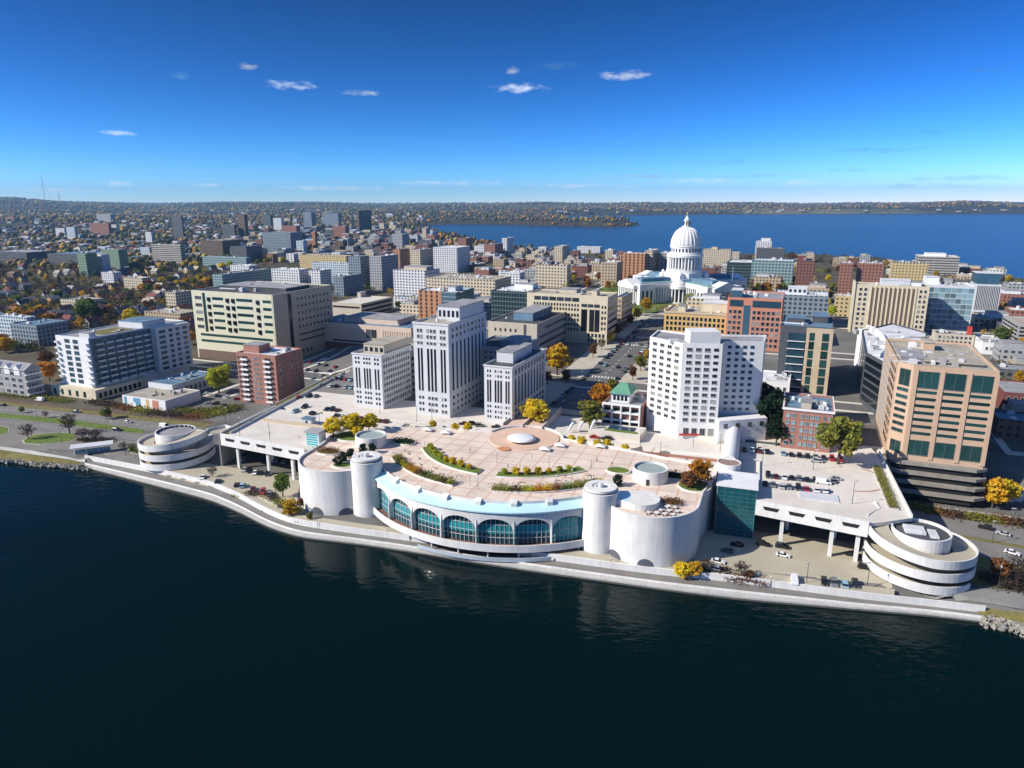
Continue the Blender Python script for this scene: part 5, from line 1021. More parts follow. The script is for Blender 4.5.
for i in range(24):
    a = 2*math.pi*i/24; mb = MB(); mb.tube([((r+.12)*math.cos(a), (r+.12)*math.sin(a), z) for r, z in dome], [.42*(.45+.55*r/14) for r, z in dome], 6); mb.obj('rib', 'granite', dm)
mb = MB(); mb.lathe([(4.2,71.2),(4.4,72),(4.4,72.6),(3.1,72.6),(2.7,77.5),(3.2,77.7),(3.2,78.4),(2.4,78.6),(1.6,80.6),(1.0,81.2),(.9,82.3)], 20); la = mb.obj('lantern', 'granite', CAP)
for i in range(8): a = 2*math.pi*i/8; mb = MB(); x, y = 2.95*math.cos(a), 2.95*math.sin(a); mb.box(x-.35, y-.35, 73, x+.35, y+.35, 77); mb.obj('lantern_window', 'glass', la)
mb = MB(); mb.tube([(0,0,82.2),(0,0,84.5),(0,0,85.6),(0,0,86.2)], [.75,.55,.3,.28], 8); mb.tube([(0,0,84.8),(1.1,.3,85.2)], [.2,.14], 6); mb.obj('gilded_statue', mat('gold', (.55,.36,.10), .4, .1, 1, metal=.6), CAP)
mb = MB(); mb.tube([(26,-40,22),(26,-40,36)], .14, 6); mb.obj('flagpole', 'white_paint', CAP)

# ------------------------------------------------------------------ the farther city: walls carry their rows of windows as a pattern
G_ = {}
def gm(key):
    if key in G_: return G_[key]
    wall, glassc, sx, sz, fx, fz = {
     'white': ((.62,.63,.64),(.05,.07,.09),4,3.3,.5,.5), 'cream': ((.55,.48,.36),(.06,.06,.06),3.6,3.4,.5,.5), 'tan': ((.42,.34,.24),(.05,.05,.05),3.4,3.4,.45,.5), 'yellow': ((.52,.42,.22),(.07,.06,.05),3.6,3.4,.45,.45),
     'brick': ((.28,.13,.095),(.05,.05,.05),3.2,3.3,.45,.5), 'dbrick': ((.19,.09,.07),(.03,.03,.04),3.2,3.3,.45,.5), 'orange': ((.45,.22,.11),(.06,.05,.05),5,3.3,.4,.75), 'grey': ((.34,.35,.36),(.05,.06,.07),3.6,3.4,.55,.45), 'dark': ((.12,.125,.13),(.03,.04,.05),3.5,3.4,.6,.6),
     'blue': ((.22,.26,.30),(.05,.08,.11),3.6,3.4,.6,.6), 'teal': ((.26,.35,.36),(.06,.13,.15),3.6,3.4,.7,.6), 'green': ((.20,.28,.20),(.05,.10,.08),4,3.4,.6,.5), 'brown': ((.14,.10,.08),(.04,.04,.04),3.5,3.4,.5,.5), 'glass': ((.20,.28,.32),(.05,.10,.13),2.2,3.6,.85,.75),
     'darkglass': ((.10,.13,.14),(.012,.03,.035),2.4,3.6,.85,.8), 'band': ((.40,.38,.34),(.05,.06,.07),60,3.5,.99,.45), 'wblue': ((.50,.56,.60),(.06,.12,.16),3.4,3.2,.6,.55)}[key]
    G_[key] = mat_grid('facade_'+key, wall, glassc, sx, sz, fx, fz); return G_[key]
def fb(key, label, x0, yt, yb, x1, x2=None, D=None, roof='roof_grey', cat='building', nm='city_building', nu=2, anc=None, pendit=False, group=None, side='R', pt_=None):
    nm = {'apartment building': 'apartment_building', 'office building': 'office_building'}.get(cat, nm)
    b = bld(nm, label, x0, yt, yb, x1, x2, D, side, gm(key), roof, cat, anc, pendit=pendit, group=group)
    units(b, nu, int(x0*7+yt), 1.3)
    if pt_: pent(b, *pt_)
    return b
fb('teal', 'pale teal glass office with white cornice right of the capitol, above the autumn trees', 752, 260, 286, 794, D=30, roof='roof_white', cat='office building', anc='the pale teal office')
fb('dbrick', 'dark red gridded apartment tower beside the pale teal office', 797, 260, 291, 815, D=28, cat='apartment building', pt_=(.0,.5,.3,.9,5,'dark_brick'))
fb('dark', 'dark office with peach coloured flat roof near the lake, behind the pale teal office', 757, 248, 265, 785, D=24, roof='roof_tan', cat='office building')
fb('blue', 'wide office with white roof terraces and blue glass top floor behind the dark tower', 774, 294, 326, 829, D=34, roof='roof_white', cat='office building', pt_=(.25,.6,.35,.7,5,'pale_wall','roof_white',4), anc='the blue topped office')
fb('darkglass', 'black glass box office with white roof just right of the capitol', 727, 262, 283, 756, 759, roof='roof_white', cat='office building', anc='the black glass office')
fb('cream', 'cream stone apartment hotel with corner towers beyond the capitol trees', 703, 249, 266, 731, D=22, roof='roof_tan', cat='apartment building', pt_=(.3,.5,.2,.8,4,'cream'))
fb('white', 'stepped pale apartment block on the skyline right of the capitol', 756, 241, 262, 772, D=20, roof='roof_white', cat='apartment building', pt_=(.3,.9,.3,.9,6,'pale_wall'))
fb('orange', 'orange ribbed office slab left of the capitol dome', 620, 253, 281, 645, D=20, roof='roof_white', cat='office building', anc='the orange ribbed slab')
fb('cream', 'plain cream shaft tower between orange ribbed slab and capitol', 645.2, 250.5, 281, 653, 659, roof='roof_grey', cat='office building')
fb('grey', 'grey glass office with white edges immediately left of the capitol dome', 658.5, 253, 280, 676, D=22, roof='roof_white', cat='office building')
fb('tan', 'orange and grey corner office among red trees left of the orange ribbed slab', 601, 262, 286, 617, 623, roof='roof_white', cat='office building')
fb('cream', 'cream twin apartment block with a dark slot behind the cream stone office', 536, 264, 287, 567, 571, roof='roof_grey', cat='apartment building', pt_=(.42,.5,.0,.8,4,'dark_wall'))
fb('cream', 'cream slab tower with shaded flank close to the far lake', 554, 246, 264, 562.5, 570, roof='roof_white', cat='apartment building')
fb('cream', 'small cream house tower with white cap close to the far lake', 605, 250, 261, 613, 616, roof='roof_white', cat='apartment building', pt_=(.3,.7,.3,.7,3,'white_paint'))
fb('white', 'long low white lakeside building among trees near the far lake', 577, 246.5, 253, 600, D=20, roof='roof_tan')
fb('darkglass', 'dark teal glass office with white roof left of the cream stone office', 491, 290, 322, 527, D=42, roof='roof_white', cat='office building', pt_=(.4,.9,.5,.8,4,'white_paint'))
fb('white', 'white ribbed office block with many vertical windows behind the pink civic hall', 393, 269.5, 300, 425, D=36, roof='roof_tan', cat='office building', pt_=(.2,.9,.3,.8,4,'beige'), anc='the white ribbed office block')
fb('cream', 'long cream stone office with rooftop sheds right of the white ribbed office block', 425.5, 277, 304, 495, 511, roof='roof_tan', cat='office building', nu=9, anc='the long cream office')
fb('orange', 'red framed office with big square windows in front of the white ribbed office block', 418, 290, 322, 441, D=22, roof='roof_white', cat='office building', anc='the red framed office')
fb('glass', 'green glass office joined to the right of the red framed office', 441.3, 291.5, 322, 456, 474, roof='roof_white', cat='office building', pt_=(.2,.7,.2,.6,4,'pale_wall'))
fb('white', 'tall white balcony apartment block above the long cream office', 433, 247, 272, 457, 470, roof='roof_white', cat='apartment building', anc='the white balcony block')
fb('cream', 'narrow cream apartment tower with shaded flank left of the white balcony block', 410, 249.5, 268, 420, 433, cat='apartment building')
fb('grey', 'blank grey parking block with cream front left of the white ribbed office block', 369, 256, 290, 381, 398, roof='roof_grey', cat='garage', anc='the blank grey block')
fb('yellow', 'long mustard building with repeating bays behind the white apartment rows', 299, 254.5, 268, 346, D=20, cat='apartment building')
fb('blue', 'cream fronted tower with deep blue flank left of the blank grey block', 348, 256, 289, 360, 369, cat='apartment building')
fb('white', 'bright white apartment block with zigzag balconies behind the cream office tower', 271, 268.5, 289, 299, 308, roof='roof_white', cat='apartment building', anc='the zigzag white block')
fb('white', 'plain white apartment block right of the zigzag white block', 308.5, 270, 290, 320, 331, roof='roof_white', cat='apartment building')
fb('wblue', 'white and blue apartment row in front of the mustard building', 312, 262, 282, 356, 361, roof='roof_white', cat='apartment building')
fb('blue', 'dark blue apartment row with white ends right of the zigzag white block', 333, 276, 296, 343, 363, cat='apartment building')
fb('teal', 'pale teal apartment row with white end wall behind the cream office tower', 212, 274, 294, 222, 271, cat='apartment building', anc='the teal apartment row')
fb('white', 'small white flat building behind the teal apartment row', 230, 265, 279, 249, D=18, roof='roof_white')
fb('brick', 'red brick pair tower with white cap, left of two twins behind the cream ribbed tower', 841, 263, 293, 854, D=22, roof='roof_white', cat='apartment building', side='L')
fb('brick', 'wider red brick tower with dark slot, right of two twins behind the cream ribbed tower', 859, 263, 293, 884, D=24, roof='roof_white', cat='apartment building', anc='the red brick twin tower')
fb('yellow', 'yellow stone block with blue roof behind the cream ribbed tower', 893, 262, 283, 929, D=26, roof='roof_blue', cat='apartment building', anc='the yellow stone block')
fb('band', 'broad flat office with dark bands and white roof boxes beside the far lake', 919, 256, 277, 960, D=40, roof='roof_white', cat='office building', pt_=(.2,.7,.3,.8,4,'white_paint','roof_white'), anc='the banded lakeside office')
fb('yellow', 'small old yellow brick building left of the cream ribbed tower', 836, 296, 316, 855, D=18, roof='roof_tan')
# west
fb('white', 'white apartment block with green end wall among the western streets', 85, 254, 274, 101, 109, roof='roof_white', cat='apartment building', anc='the pale green block')
mbk = fb('green', 'plain light green end block beside the white apartment block', 76.5, 253, 276, 85, D=20, cat='apartment building')
fb('green', 'large dark green apartment building behind the white and green block', 101, 249, 270, 118, 127, cat='apartment building')
fb('dark', 'very long low warehouse with pale blue roof left of the white and green block', 47, 253, 263, 88, D=70, roof='roof_blue', cat='warehouse', nu=4)
fb('dark', 'long low grey shed at the left edge among the western streets', -10, 251, 261, 26, D=60, roof='roof_grey', cat='warehouse')
fb('white', 'white cube house block below the white and green block', 101, 272, 284, 113, 121, roof='roof_white')
fb('cream', 'small cream apartment block with white cap right of the white and green block', 123, 277, 289, 142, 151, roof='roof_white', cat='apartment building', anc='the small cream block')
fb('cream', 'narrow cream apartment house with brown flank left of the cream office tower', 165, 292, 310, 175, 191, cat='apartment building', anc='the narrow cream house')
fb('pink' if 0 else 'tan', 'low flat brown roofed block left of the cream office tower', 144, 311, 324, 180, D=24, roof='roof_tan')
fb('wblue', 'flat roofed blue grey block with white top at the left edge', -14, 314, 336, 26, 36, roof='roof_white', cat='apartment building')
fb('blue', 'long blue roofed terrace of flats beside the flat white topped block', 10, 323, 344, 36, D=28, roof='roof_blue', cat='apartment building')
fb('cream', 'low cream walled hall above the western row houses', 60, 299, 309, 84, D=24, roof='roof_grey')
# far
FARB = [
 ('dark',171,215.5,238,181,183,'dark slab tower standing alone on the western plain'),('band',151,244,262,180,184,'long beige slab on the western plain'),('brown',237,214.5,240,244,247,'tall brown tower at the campus edge'),
 ('dark',222,224.5,240,234,236,'dark square office block at the campus edge'),('brown',200,240,258,222,240,'broad brown block on the western plain'),('teal',202,256,266,246,251,'long low teal roofed block'),('white',145,232,244,151,153,'pale round fronted tower on the western plain'),
 ('brick',89,223,234,108,111,'broad red roofed arena on the western plain'),('white',108,224.5,234,116,119,'white roofed hall beside the red arena'),('wblue',66,227,238,74,77,'pale blue office cube on the western plain'),('blue',262,232,253,290,302,'large dark blue student block'),
 ('brown',356,210.5,232,358.5,371,'tall brown and dark slab above the campus'),('blue',303,212,230,311,315,'blue grey campus tower'),('blue',322,213.5,226,338,341,'wide blue campus block'),('brick',282,225.5,242,296,300,'long brick campus building'),
 ('orange',312,231.5,252,314.5,317,'slim orange brick tower among campus roofs'),('wblue',296,240.5,256,303,307,'pale small block below the slim orange tower'),('white',55,228,236,64,66,'small white hall left of the pale blue cube'),('brick',333,226,240,345,349,'brick campus hall'),('cream',422,228,240,426,430,'cream tower near the far lake'),
 ('grey',392,234,250,402,409,'grey glass office above the campus'),('brick',484,244,258,495,503,'red brick tall house near the far lake'),('white',502,238,254,507,514,'white and dark lakeside tower'),('brick',458,238,252,466,472,'brick block near the far lake'),('orange',393,249,272,400,409,'orange fronted tower beside the narrow cream tower'),
 ('dark',230,246,262,246,262,'dark low block below the brown towers'),('grey',96,214,221,110,114,'grey low hall far on the western plain'),('wblue',140,247,256,149,152,'pale hall beside the beige slab'),('dark',262,215,226,270,274,'dark far campus tower'),('white',273,218,230,281,284,'white far campus block')]
for r_ in FARB:
    key, x0, yt, yb, x1, x2, lab = r_
    fb(key, lab, x0, yt, yb, x1, x2, roof=random.choice(['roof_grey','roof_dark','roof_white','roof_blue']), nm='city_building', pendit=True, nu=1)
# fill-in blocks of the denser city, kept to plausible sizes and clear of the rest
def free(p, r): return all(math.hypot(p.x-c[0], p.y-c[1]) > r+q for c, q in FOOT)
def inpoly(x, y, poly): return sdist(np.array([x]), np.array([y]), poly)[0] > 0
FILLT = {'white':'white flat roofed block','cream':'cream flat roofed block','tan':'tan block','brick':'red brick block','dbrick':'dark brick block','grey':'grey block','dark':'dark grey block','blue':'blue grey block','brown':'brown block','wblue':'pale blue block','glass':'glass fronted block'}
MASS = {}
def fill(poly, n, keys, hr, sr, seed, maxt=4000, mass=False):
    r = random.Random(seed); c = 0; xs = [p[0] for p in poly]; ys = [p[1] for p in poly]
    for _ in range(maxt):
        if c >= n: break
        x, y = r.uniform(min(xs), max(xs)), r.uniform(min(ys), max(ys))
        if not inpoly(x, y, poly): continue
        p = gp(x, y); w, d = r.uniform(*sr), r.uniform(*sr); rad = math.hypot(w, d)/2
        gu, gv = toG(p.x, p.y)
        if not free(p, rad*.8): continue
        key = r.choice(keys); h = r.uniform(*hr)
        if mass:
            mb = MASS.setdefault('mb', MB()); q = [p+Vector((UG[0]*a*w/2+VG[0]*e*d/2, UG[1]*a*w/2+VG[1]*e*d/2, 0)) for a, e in ((-1,-1),(1,-1),(1,1),(-1,1))]; ks = MASS.setdefault('keys', [])
            if key not in ks: ks.append(key)
            mb.mi = ks.index(key); mb.prism([(v.x, v.y) for v in q], p.z-4, p.z+h); FOOT.append(((p.x, p.y), rad*.9)); c += 1; continue
        b = Bld(); b.P = p; b.W = w; b.D = d; b.wins = []; b.root = thing('city_building', None, 'building', p, -TH_G, 'smaller blocks of the city')
        shell(b, [(-w/2,-d/2),(w/2,-d/2),(w/2,d/2),(-w/2,d/2)], gm(key), r.choice(['roof_grey','roof_dark','roof_white','roof_blue','roof_tan']), h)
        units(b, r.randint(1, 2), r.randint(0, 999), 1.3); storey = 'low' if h < 11 else ('mid height' if h < 20 else 'tall')
        if r.random() < .55 and w > 13: pent(b, *((-.42, .05) if r.random() < .5 else (-.1, .4)), -.3, .3, r.uniform(2.5, 4), r.choice(['pale_wall', 'beige', 'grey_wall']), 'roof_grey')
        elif r.random() < .6:
            q = r.uniform(.3, .6); mb = MB(); mb.box(w/2, -d/2+.5, -4, w/2+w*q, d/2-1, h*r.uniform(.4, .75)); mb.obj('annex', gm(key), b.root)
        pend(b.root, f'{storey} {FILLT[key]}', p+Vector((0, 0, h*.6))); c += 1
    return c
fill([(232,226),(420,226),(440,240),(430,262),(330,256),(240,268)], 84, ['white','cream','brick','dbrick','grey','dark','blue','brown','wblue','glass'], (8, 26), (16, 36), 3)
fill([(400,236),(512,250),(620,256),(650,270),(620,285),(520,285),(440,268)], 60, ['brick','cream','white','dbrick','tan','grey'], (6, 15), (12, 26), 4)
fill([(0,226),(230,226),(230,254),(0,260)], 62, ['dark','blue','grey','white','brown','dark','grey','tan','dbrick'], (4.5, 10), (14, 42), 5)
fill([(690,256),(840,254),(960,266),(1024,284),(1024,300),(940,280),(830,282),(700,285)], 26, ['brick','cream','tan','dbrick','grey','white'], (7, 15), (14, 26), 6)
fill([(200,296),(330,296),(330,316),(205,330)], 5, ['grey','tan','blue'], (6, 12), (18, 30), 7)
fill([(400,300),(520,306),(520,320),(470,322),(400,322)], 8, ['white','grey','cream','tan'], (8, 13), (18, 30), 8)
fill([(620,282),(700,290),(840,285),(840,330),(740,330)], 9, ['tan','cream','brick','grey'], (9, 16), (18, 30), 9)
fill([(940,300),(1024,300),(1024,420),(1010,350)], 8, ['brick','cream','dark','grey'], (7, 12), (16, 28), 10)
fill([(985,370),(1024,372),(1060,470),(1012,470)], 9, ['brick','grey','tan','dark'], (5, 9), (14, 26), 12)
fill([(230,214),(420,214),(440,238),(420,262),(230,264)], 260, ['white','cream','brick','tan','grey','wblue','dbrick','brown','pink' if 0 else 'cream'], (6, 17), (12, 30), 13, 9000, mass=True)
fill([(0,214),(230,214),(230,258),(0,262)], 260, ['white','cream','brick','tan','grey','wblue','dark','brown'], (4, 9), (10, 32), 14, 9000, mass=True)
fill([(400,238),(512,250),(700,260),(700,285),(440,275)], 90, ['brick','cream','white','tan','grey','dbrick'], (6, 12), (10, 20), 15, 6000, mass=True)
fill([(1030,310),(1150,330),(1190,500),(1040,450)], 26, ['brick','grey','tan','cream'], (5, 11), (14, 28), 17, 6000, mass=True)
fill([(560,206.5),(1030,206),(1030,212.3),(700,213),(560,213.5)], 70, ['white','cream','grey','tan'], (6, 12), (20, 60), 16, 6000, mass=True)
fill([(-60,205.8),(200,205.8),(400,206.5),(400,221),(230,223),(-60,223)], 60, ['white','grey','cream','brick','blue'], (6, 16), (25, 70), 11, mass=True)
m_ = MASS['mb']; tag(m_.obj('far_buildings', [gm(k) for k in MASS['keys']]), kind='stuff')
# ------------------------------------------------------------------ trees
LEAF = {'yellow':(.74,.52,.03),'gold':(.66,.37,.025),'orange':(.54,.22,.025),'rust':(.24,.10,.04),'red':(.30,.05,.025),'green':(.15,.20,.04),'dark':(.022,.042,.018),'olive':(.27,.25,.045),'lime':(.48,.46,.04),'brown':(.105,.068,.045),'mauve':(.085,.055,.05)}
for k, c in LEAF.items():
    m_ = mat('leaf_'+k, c, .85, .4, 3.0, .15, objvar=.25); nt = m_.node_tree
    n2 = nt.nodes.new('ShaderNodeTexNoise'); n2.inputs['Scale'].default_value = 4.5; tc2 = nt.nodes.new('ShaderNodeTexCoord'); nt.links.new(tc2.outputs['Object'], n2.inputs[0]); mx2 = nt.nodes.new('ShaderNodeMix'); mx2.data_type = 'RGBA'; rr2 = nt.nodes.new('ShaderNodeMapRange'); rr2.inputs[1].default_value = .42; rr2.inputs[2].default_value = .6; nt.links.new(n2.outputs['Fac'], rr2.inputs[0]); nt.links.new(rr2.outputs[0], mx2.inputs['Factor'])
    mx2.inputs['A'].default_value = (*c, 1); mx2.inputs['B'].default_value = (c[0]*.80, c[1]*.98+.006, c[2]+.004, 1); nt.links.new(mx2.outputs['Result'], [n for n in nt.nodes if n.type == 'VECT_MATH'][0].inputs[0])
    nt = m_.node_tree; b_ = nt.nodes['Principled BSDF']; tl = nt.nodes.new('ShaderNodeBsdfTranslucent'); ms = nt.nodes.new('ShaderNodeMixShader'); ms.inputs[0].default_value = .4
    nt.links.new(b_.inputs['Base Color'].links[0].from_socket, tl.inputs[0]); nt.links.new(b_.outputs[0], ms.inputs[1]); nt.links.new(tl.outputs[0], ms.inputs[2]); nt.links.new(ms.outputs[0], nt.nodes['Material Output'].inputs[0])
def crown_mesh(seed, kind, shape):
    g = np.random.default_rng(seed); V = []; nl, per, ls = {'round': (24, 60, .052), 'tall': (20, 50, .05), 'cone': (18, 46, .05), 'sparse': (22, 24, .036), 'shrub': (22, 46, .06)}[shape]
    C = []
    for i in range(nl):
        t = (i+.5)/nl
        if shape == 'cone': z = .12+.84*t; r = .26*(1-t)+.02; lr = .13*(1-t)+.05
        elif shape == 'shrub': z = .10+.72*t; r = .36*math.sin(math.pi*min(.15+.75*t, 1)); lr = .16
        else:
            z = .34+.56*t; r = (.30 if shape != 'tall' else .20)*math.sin(math.pi*min(max(.12+.8*t, 0), 1))**.6; lr = g.uniform(.10, .17)
        a = i*2.4+g.uniform(-.5, .5); q = g.uniform(.35, 1.2); C.append((r*q*math.cos(a), r*q*math.sin(a), z+g.uniform(-.04, .04), lr))
    for cx, cy, cz, lr in C:
        d = g.normal(size=(per, 3)); d /= np.linalg.norm(d, axis=1)[:, None]; rr = lr*(.55+.5*g.random(per))[:, None]; p = np.array([cx, cy, cz])+d*rr*np.array([1, 1, .8])
        n = d+g.normal(size=(per, 3))*.7; n /= np.linalg.norm(n, axis=1)[:, None]; a = np.cross(n, g.normal(size=(per, 3))); a /= np.linalg.norm(a, axis=1)[:, None]; b = np.cross(n, a); s = ls*g.uniform(.6, 1.3, (per, 1))
        V.append(np.stack([p-a*s, p-b*s*.6, p+a*s, p+b*s*.6], 1).reshape(-1, 3))
    V = np.concatenate(V); me = bpy.data.meshes.new('crown'); me.from_pydata(V.tolist(), [], [(i, i+1, i+2, i+3) for i in range(0, len(V), 4)]); me.materials.append(MATS['leaf_'+kind]); return me
def trunk_mesh(seed, bare=False):
    r = random.Random(seed); mb = MB(); mb.tube([(0,0,-.05),(0.005,0,.2),(.01,.01,.45),(0,.01,.7)], [.030,.024,.017,.006], 7)
    n = 16 if bare else 6
    for i in range(n):
        z = .2+.45*r.random(); a = i*2.4; l = r.uniform(.18, .34); e = (l*math.cos(a), l*math.sin(a), z+l*r.uniform(.5, 1.0)); m_ = (e[0]*.45, e[1]*.45, z+(e[2]-z)*.38)
        mb.tube([(0,0,z), m_, e], [.011,.008,.003], 5)
        if bare:
            for j in range(5):
                b = a+r.uniform(-.9, .9); l2 = r.uniform(.08, .2); t = r.uniform(.3, 1); s = tuple(m_[k]+(e[k]-m_[k])*t for k in range(3)); mb.tube([s, (s[0]+l2*math.cos(b), s[1]+l2*math.sin(b), s[2]+l2*r.uniform(.2, 1))], [.005,.0015], 4)
    return mb.mesh('trunk', 'bark')
CM = {}; TM = [trunk_mesh(i) for i in range(3)]; BM_ = [trunk_mesh(40+i, True) for i in range(3)]
def crown(kind, shape, v): 
    k = (kind, shape, v)
    if k not in CM: CM[k] = crown_mesh(hash(k[1])%97+v*13+len(CM), kind, shape)
    return CM[k]
SHAPE = {'dark': 'cone'}
TREEWORD = {'yellow':'yellow leaved tree','gold':'golden leaved tree','orange':'orange leaved tree','rust':'rust brown tree','red':'red leaved tree','green':'green tree','dark':'dark conifer','olive':'olive green tree','lime':'lime yellow tree','brown':'brown thinly leaved tree','mauve':'bare purple brown tree'}
tr_ = random.Random(5)
def tree(p, h, kind, label=None, shape=None, group=None, w=1.0, nm=None, grow=True):
    shape = shape or SHAPE.get(kind) or ('sparse' if kind in ('brown', 'mauve') else tr_.choice(['round', 'round', 'tall']))
    t = thing(nm or ('shrub' if shape == 'shrub' else 'tree'), label, 'shrub' if shape == 'shrub' else 'tree', p, tr_.uniform(0, 6.28), group); t.scale = (h*w, h*w, h)
    bare = shape == 'sparse'
    link(tr_.choice(BM_ if bare else TM), 'trunk', t); link(crown(kind, shape, tr_.randrange(3)), 'crown', t)
    if not label: pend(t, TREEWORD[kind], Vector(p)+Vector((0, 0, h*.5)))
    return t
def ptree(px, py, h, kind, label=None, z=None, **k):
    k['w'] = k.get('w', 1)*1.15; h *= 1.08
    return tree(gp(px, py) if z is None else at(px, py, z), h, kind, label, **k)
for px, py, h, kind, lab, kw in [
 (535,425,11.5,'yellow','round yellow tree beside the lower right office wing and the entry bridge',dict(shape='round',w=1.25)),
 (590,431,14,'olive','tall olive yellow tree between the crescent sculpture and green roofed club house',dict(shape='tall',w=1.15)),(600,411,14,'orange','orange tree just behind the tall olive yellow tree',dict(shape='round')),(612,402,11,'olive','smaller olive tree behind the orange tree beside the club house',{}),
 (557,375,17,'gold','large golden tree in front of the cream and grey office block',dict(shape='round',w=1.1)),(566,384,8,'rust','low rust tree at the foot of the large golden tree',{}),(548,384,7,'rust','second low rust tree beneath the large golden tree, beside the right office wing',{}),
 (838,464,18,'olive','big green yellow tree beside the short brick apartment house',dict(shape='round',w=1.0,z=18.1)),(770,436,20,'dark','tall dark conifer in shade right of the white hotel',dict(shape='tall')),(776,446,12,'dark','lower dark conifer in shade right of the white hotel',dict(shape='tall')),(764,422,18,'dark','dark conifer close against the shaded end of the white hotel',dict(shape='tall')),
 (219,393,16,'lime','lime yellow tree beside the brick apartment tower',dict(shape='round')),(226,378,9,'lime','smaller lime tree behind the lime yellow tree near the brick tower',{}),(50,381,13,'orange','orange tree left of the white and blue apartment block',dict(shape='round')),(47,366,11,'rust','rust orange tree behind the orange tree near the apartment block',{}),
 (992,508,11,'gold','golden tree at the foot of the large tan office',{}),(1004,504,10,'yellow','yellow tree at the right foot of the large tan office',{}),(981,500,9,'brown','bare brown tree before the terraces of the large tan office',{}),(928,480,9,'olive','small yellowing tree on the terraces of the large tan office',{}),(905,488,8,'rust','bare rust tree at the left of the large tan office terraces',{}),
 (1016,585,9,'mauve','bare tree at the right edge beside the right spiral ramp road',{}),(998,580,7,'rust','low rust tree beside the bare tree at the right edge',{}),
 (283,497,10,'green','green conical tree in the lakeside lot left of the hall',dict(shape='tall',w=.9)),(291,517,6.5,'gold','golden tree at the foot of the left end of the hall',dict(shape='round',w=1.2)),(310,521,3.5,'olive','small olive bush tree at the foot of the left end of the hall',{}),(301,508,4,'rust','small rust tree behind the golden tree by the hall',{}),
 (683,579,5.5,'yellow','yellow tree, left of a pair at the right foot of the hall',dict(shape='round',w=1.25)),(694,577,5,'gold','golden tree, right of a pair at the right foot of the hall',dict(shape='round',w=1.2)),(706,572,4.5,'brown','brown tree in shade by the right foot of the hall',{}),(741,578,5.5,'mauve','bare mauve tree in the island of the right lakeside lot',{}),(749,579.5,3,'rust','low rust tree beside the bare mauve tree in the right lot island',dict(w=1.4)),
 (28.5,439.5,8,'mauve','bare tree on the left end of the lawn island beside the lakeside road',{}),(70,434,10.5,'mauve','taller bare tree on the lawn island beside the lakeside road',{}),(83,440,6,'brown','brown leaved low tree right of the lawn island',dict(w=1.3)),(96,440,5.5,'brown','second brown low tree right of the lawn island, near the shelter',dict(w=1.3)),(107,419,6.5,'olive','small olive tree on the road median',{}),(46,418,4,'brown','small bare tree on the median near the left edge',{}),(22,413,3.5,'green','small round green tree on the median at the left',dict(shape='round')),
 (124,452,5,'mauve','bare tree left of the left spiral ramp',{}),(133,453,5,'mauve','bare tree touching the left spiral ramp',{}),(213,477,5,'mauve','bare mauve tree in the left lakeside lot',{}),(697,470,7,'mauve','bare tree beside the white skywalk',{}),
 (826,308,9,'yellow','yellow street tree, nearest of the row right of the blue topped office',{}),(829,300,9,'gold','golden street tree in the row right of the blue topped office',{}),(832,292,9,'olive','olive street tree in the row right of the blue topped office',{}),(828,283,9,'yellow','yellow street tree, farther in the row right of the blue topped office',{}),(831,318,10,'lime','lime street tree at the near end of the row right of the blue topped office',{}),(826,275,9,'olive','olive street tree at the far end of the row right of the blue topped office',{}),
 (646,313,13,'gold','slim golden tree on the lawn in front of the capitol',dict(shape='tall')),(690,306,11,'olive','olive tree in front of the right capitol wing',{}),(701,303,11,'rust','rust tree in front of the right capitol wing',{}),(712,301,11,'olive','second olive tree before the right capitol wing',{}),(760,290,16,'gold','tall golden tree right of the capitol',{}),(766,296,13,'orange','orange tree right of the capitol beside the tall golden tree',{}),
 (1000,347,13,'green','green tree behind the large tan office near the garage',{}),(1002,357,9,'yellow','yellow tree behind the large tan office',{}),(1020,356,11,'gold','golden tree at the right edge near the garage',{}),(1013,342,10,'olive','olive tree in front of the grey parking garage',{}),
 (376,287,11,'gold','golden tree between the parking garage and the blank grey block',{}),(362,291,8,'lime','lime shrub like tree by the parking garage',dict(w=1.5)),(338,294,6,'lime','lime hedge tree behind the parking garage',dict(w=1.8)),(399,309,8,'olive','olive tree right of the cream parking garage',{}),
 (265,262,11,'orange','orange tree below the large dark blue student block',{}),(271,263,12,'lime','lime yellow tree below the dark blue student block',{}),(283,264,12,'yellow','yellow tree below the dark blue student block',{}),(135,247,14,'gold','large golden tree on the western plain',dict(w=1.3)),(88,319,19,'green','large green tree among the row houses',dict(w=1.35,shape='round')),(96,322,14,'dark','dark green tree beside the large green tree among the row houses',dict(shape='round'))]:
    ptree(px, py, h, kind, lab, **kw)
AV = 'trees along the western avenue'
for i in range(26):
    px = 30+tr_.uniform(-3, 3)
for i, (px, py, kind) in enumerate([(12,322,'gold'),(20,318,'gold'),(27,321,'orange'),(35,318,'gold'),(42,317,'gold'),(50,326,'orange'),(16,314,'orange'),(155,282,'olive'),(162,285,'yellow'),(170,284,'olive'),(178,287,'yellow'),(186,286,'gold'),(194,285,'olive'),(200,282,'yellow'),(207,286,'gold'),(212,285,'gold'),(158,292,'orange'),(163,274,'olive'),(185,268,'yellow'),(196,262,'lime'),(197,268,'yellow'),(222,270,'yellow'),(230,268,'lime'),(130,324,'yellow'),(137,330,'lime'),(133,318,'olive'),(6,353,'gold'),(2,348,'orange'),(57,340,'rust'),(150,290,'rust'),(187,330,'rust'),(190,345,'orange')]):
    ptree(px, py, tr_.uniform(9, 13), kind, group='autumn trees of the western streets', shape='round', w=1.15)
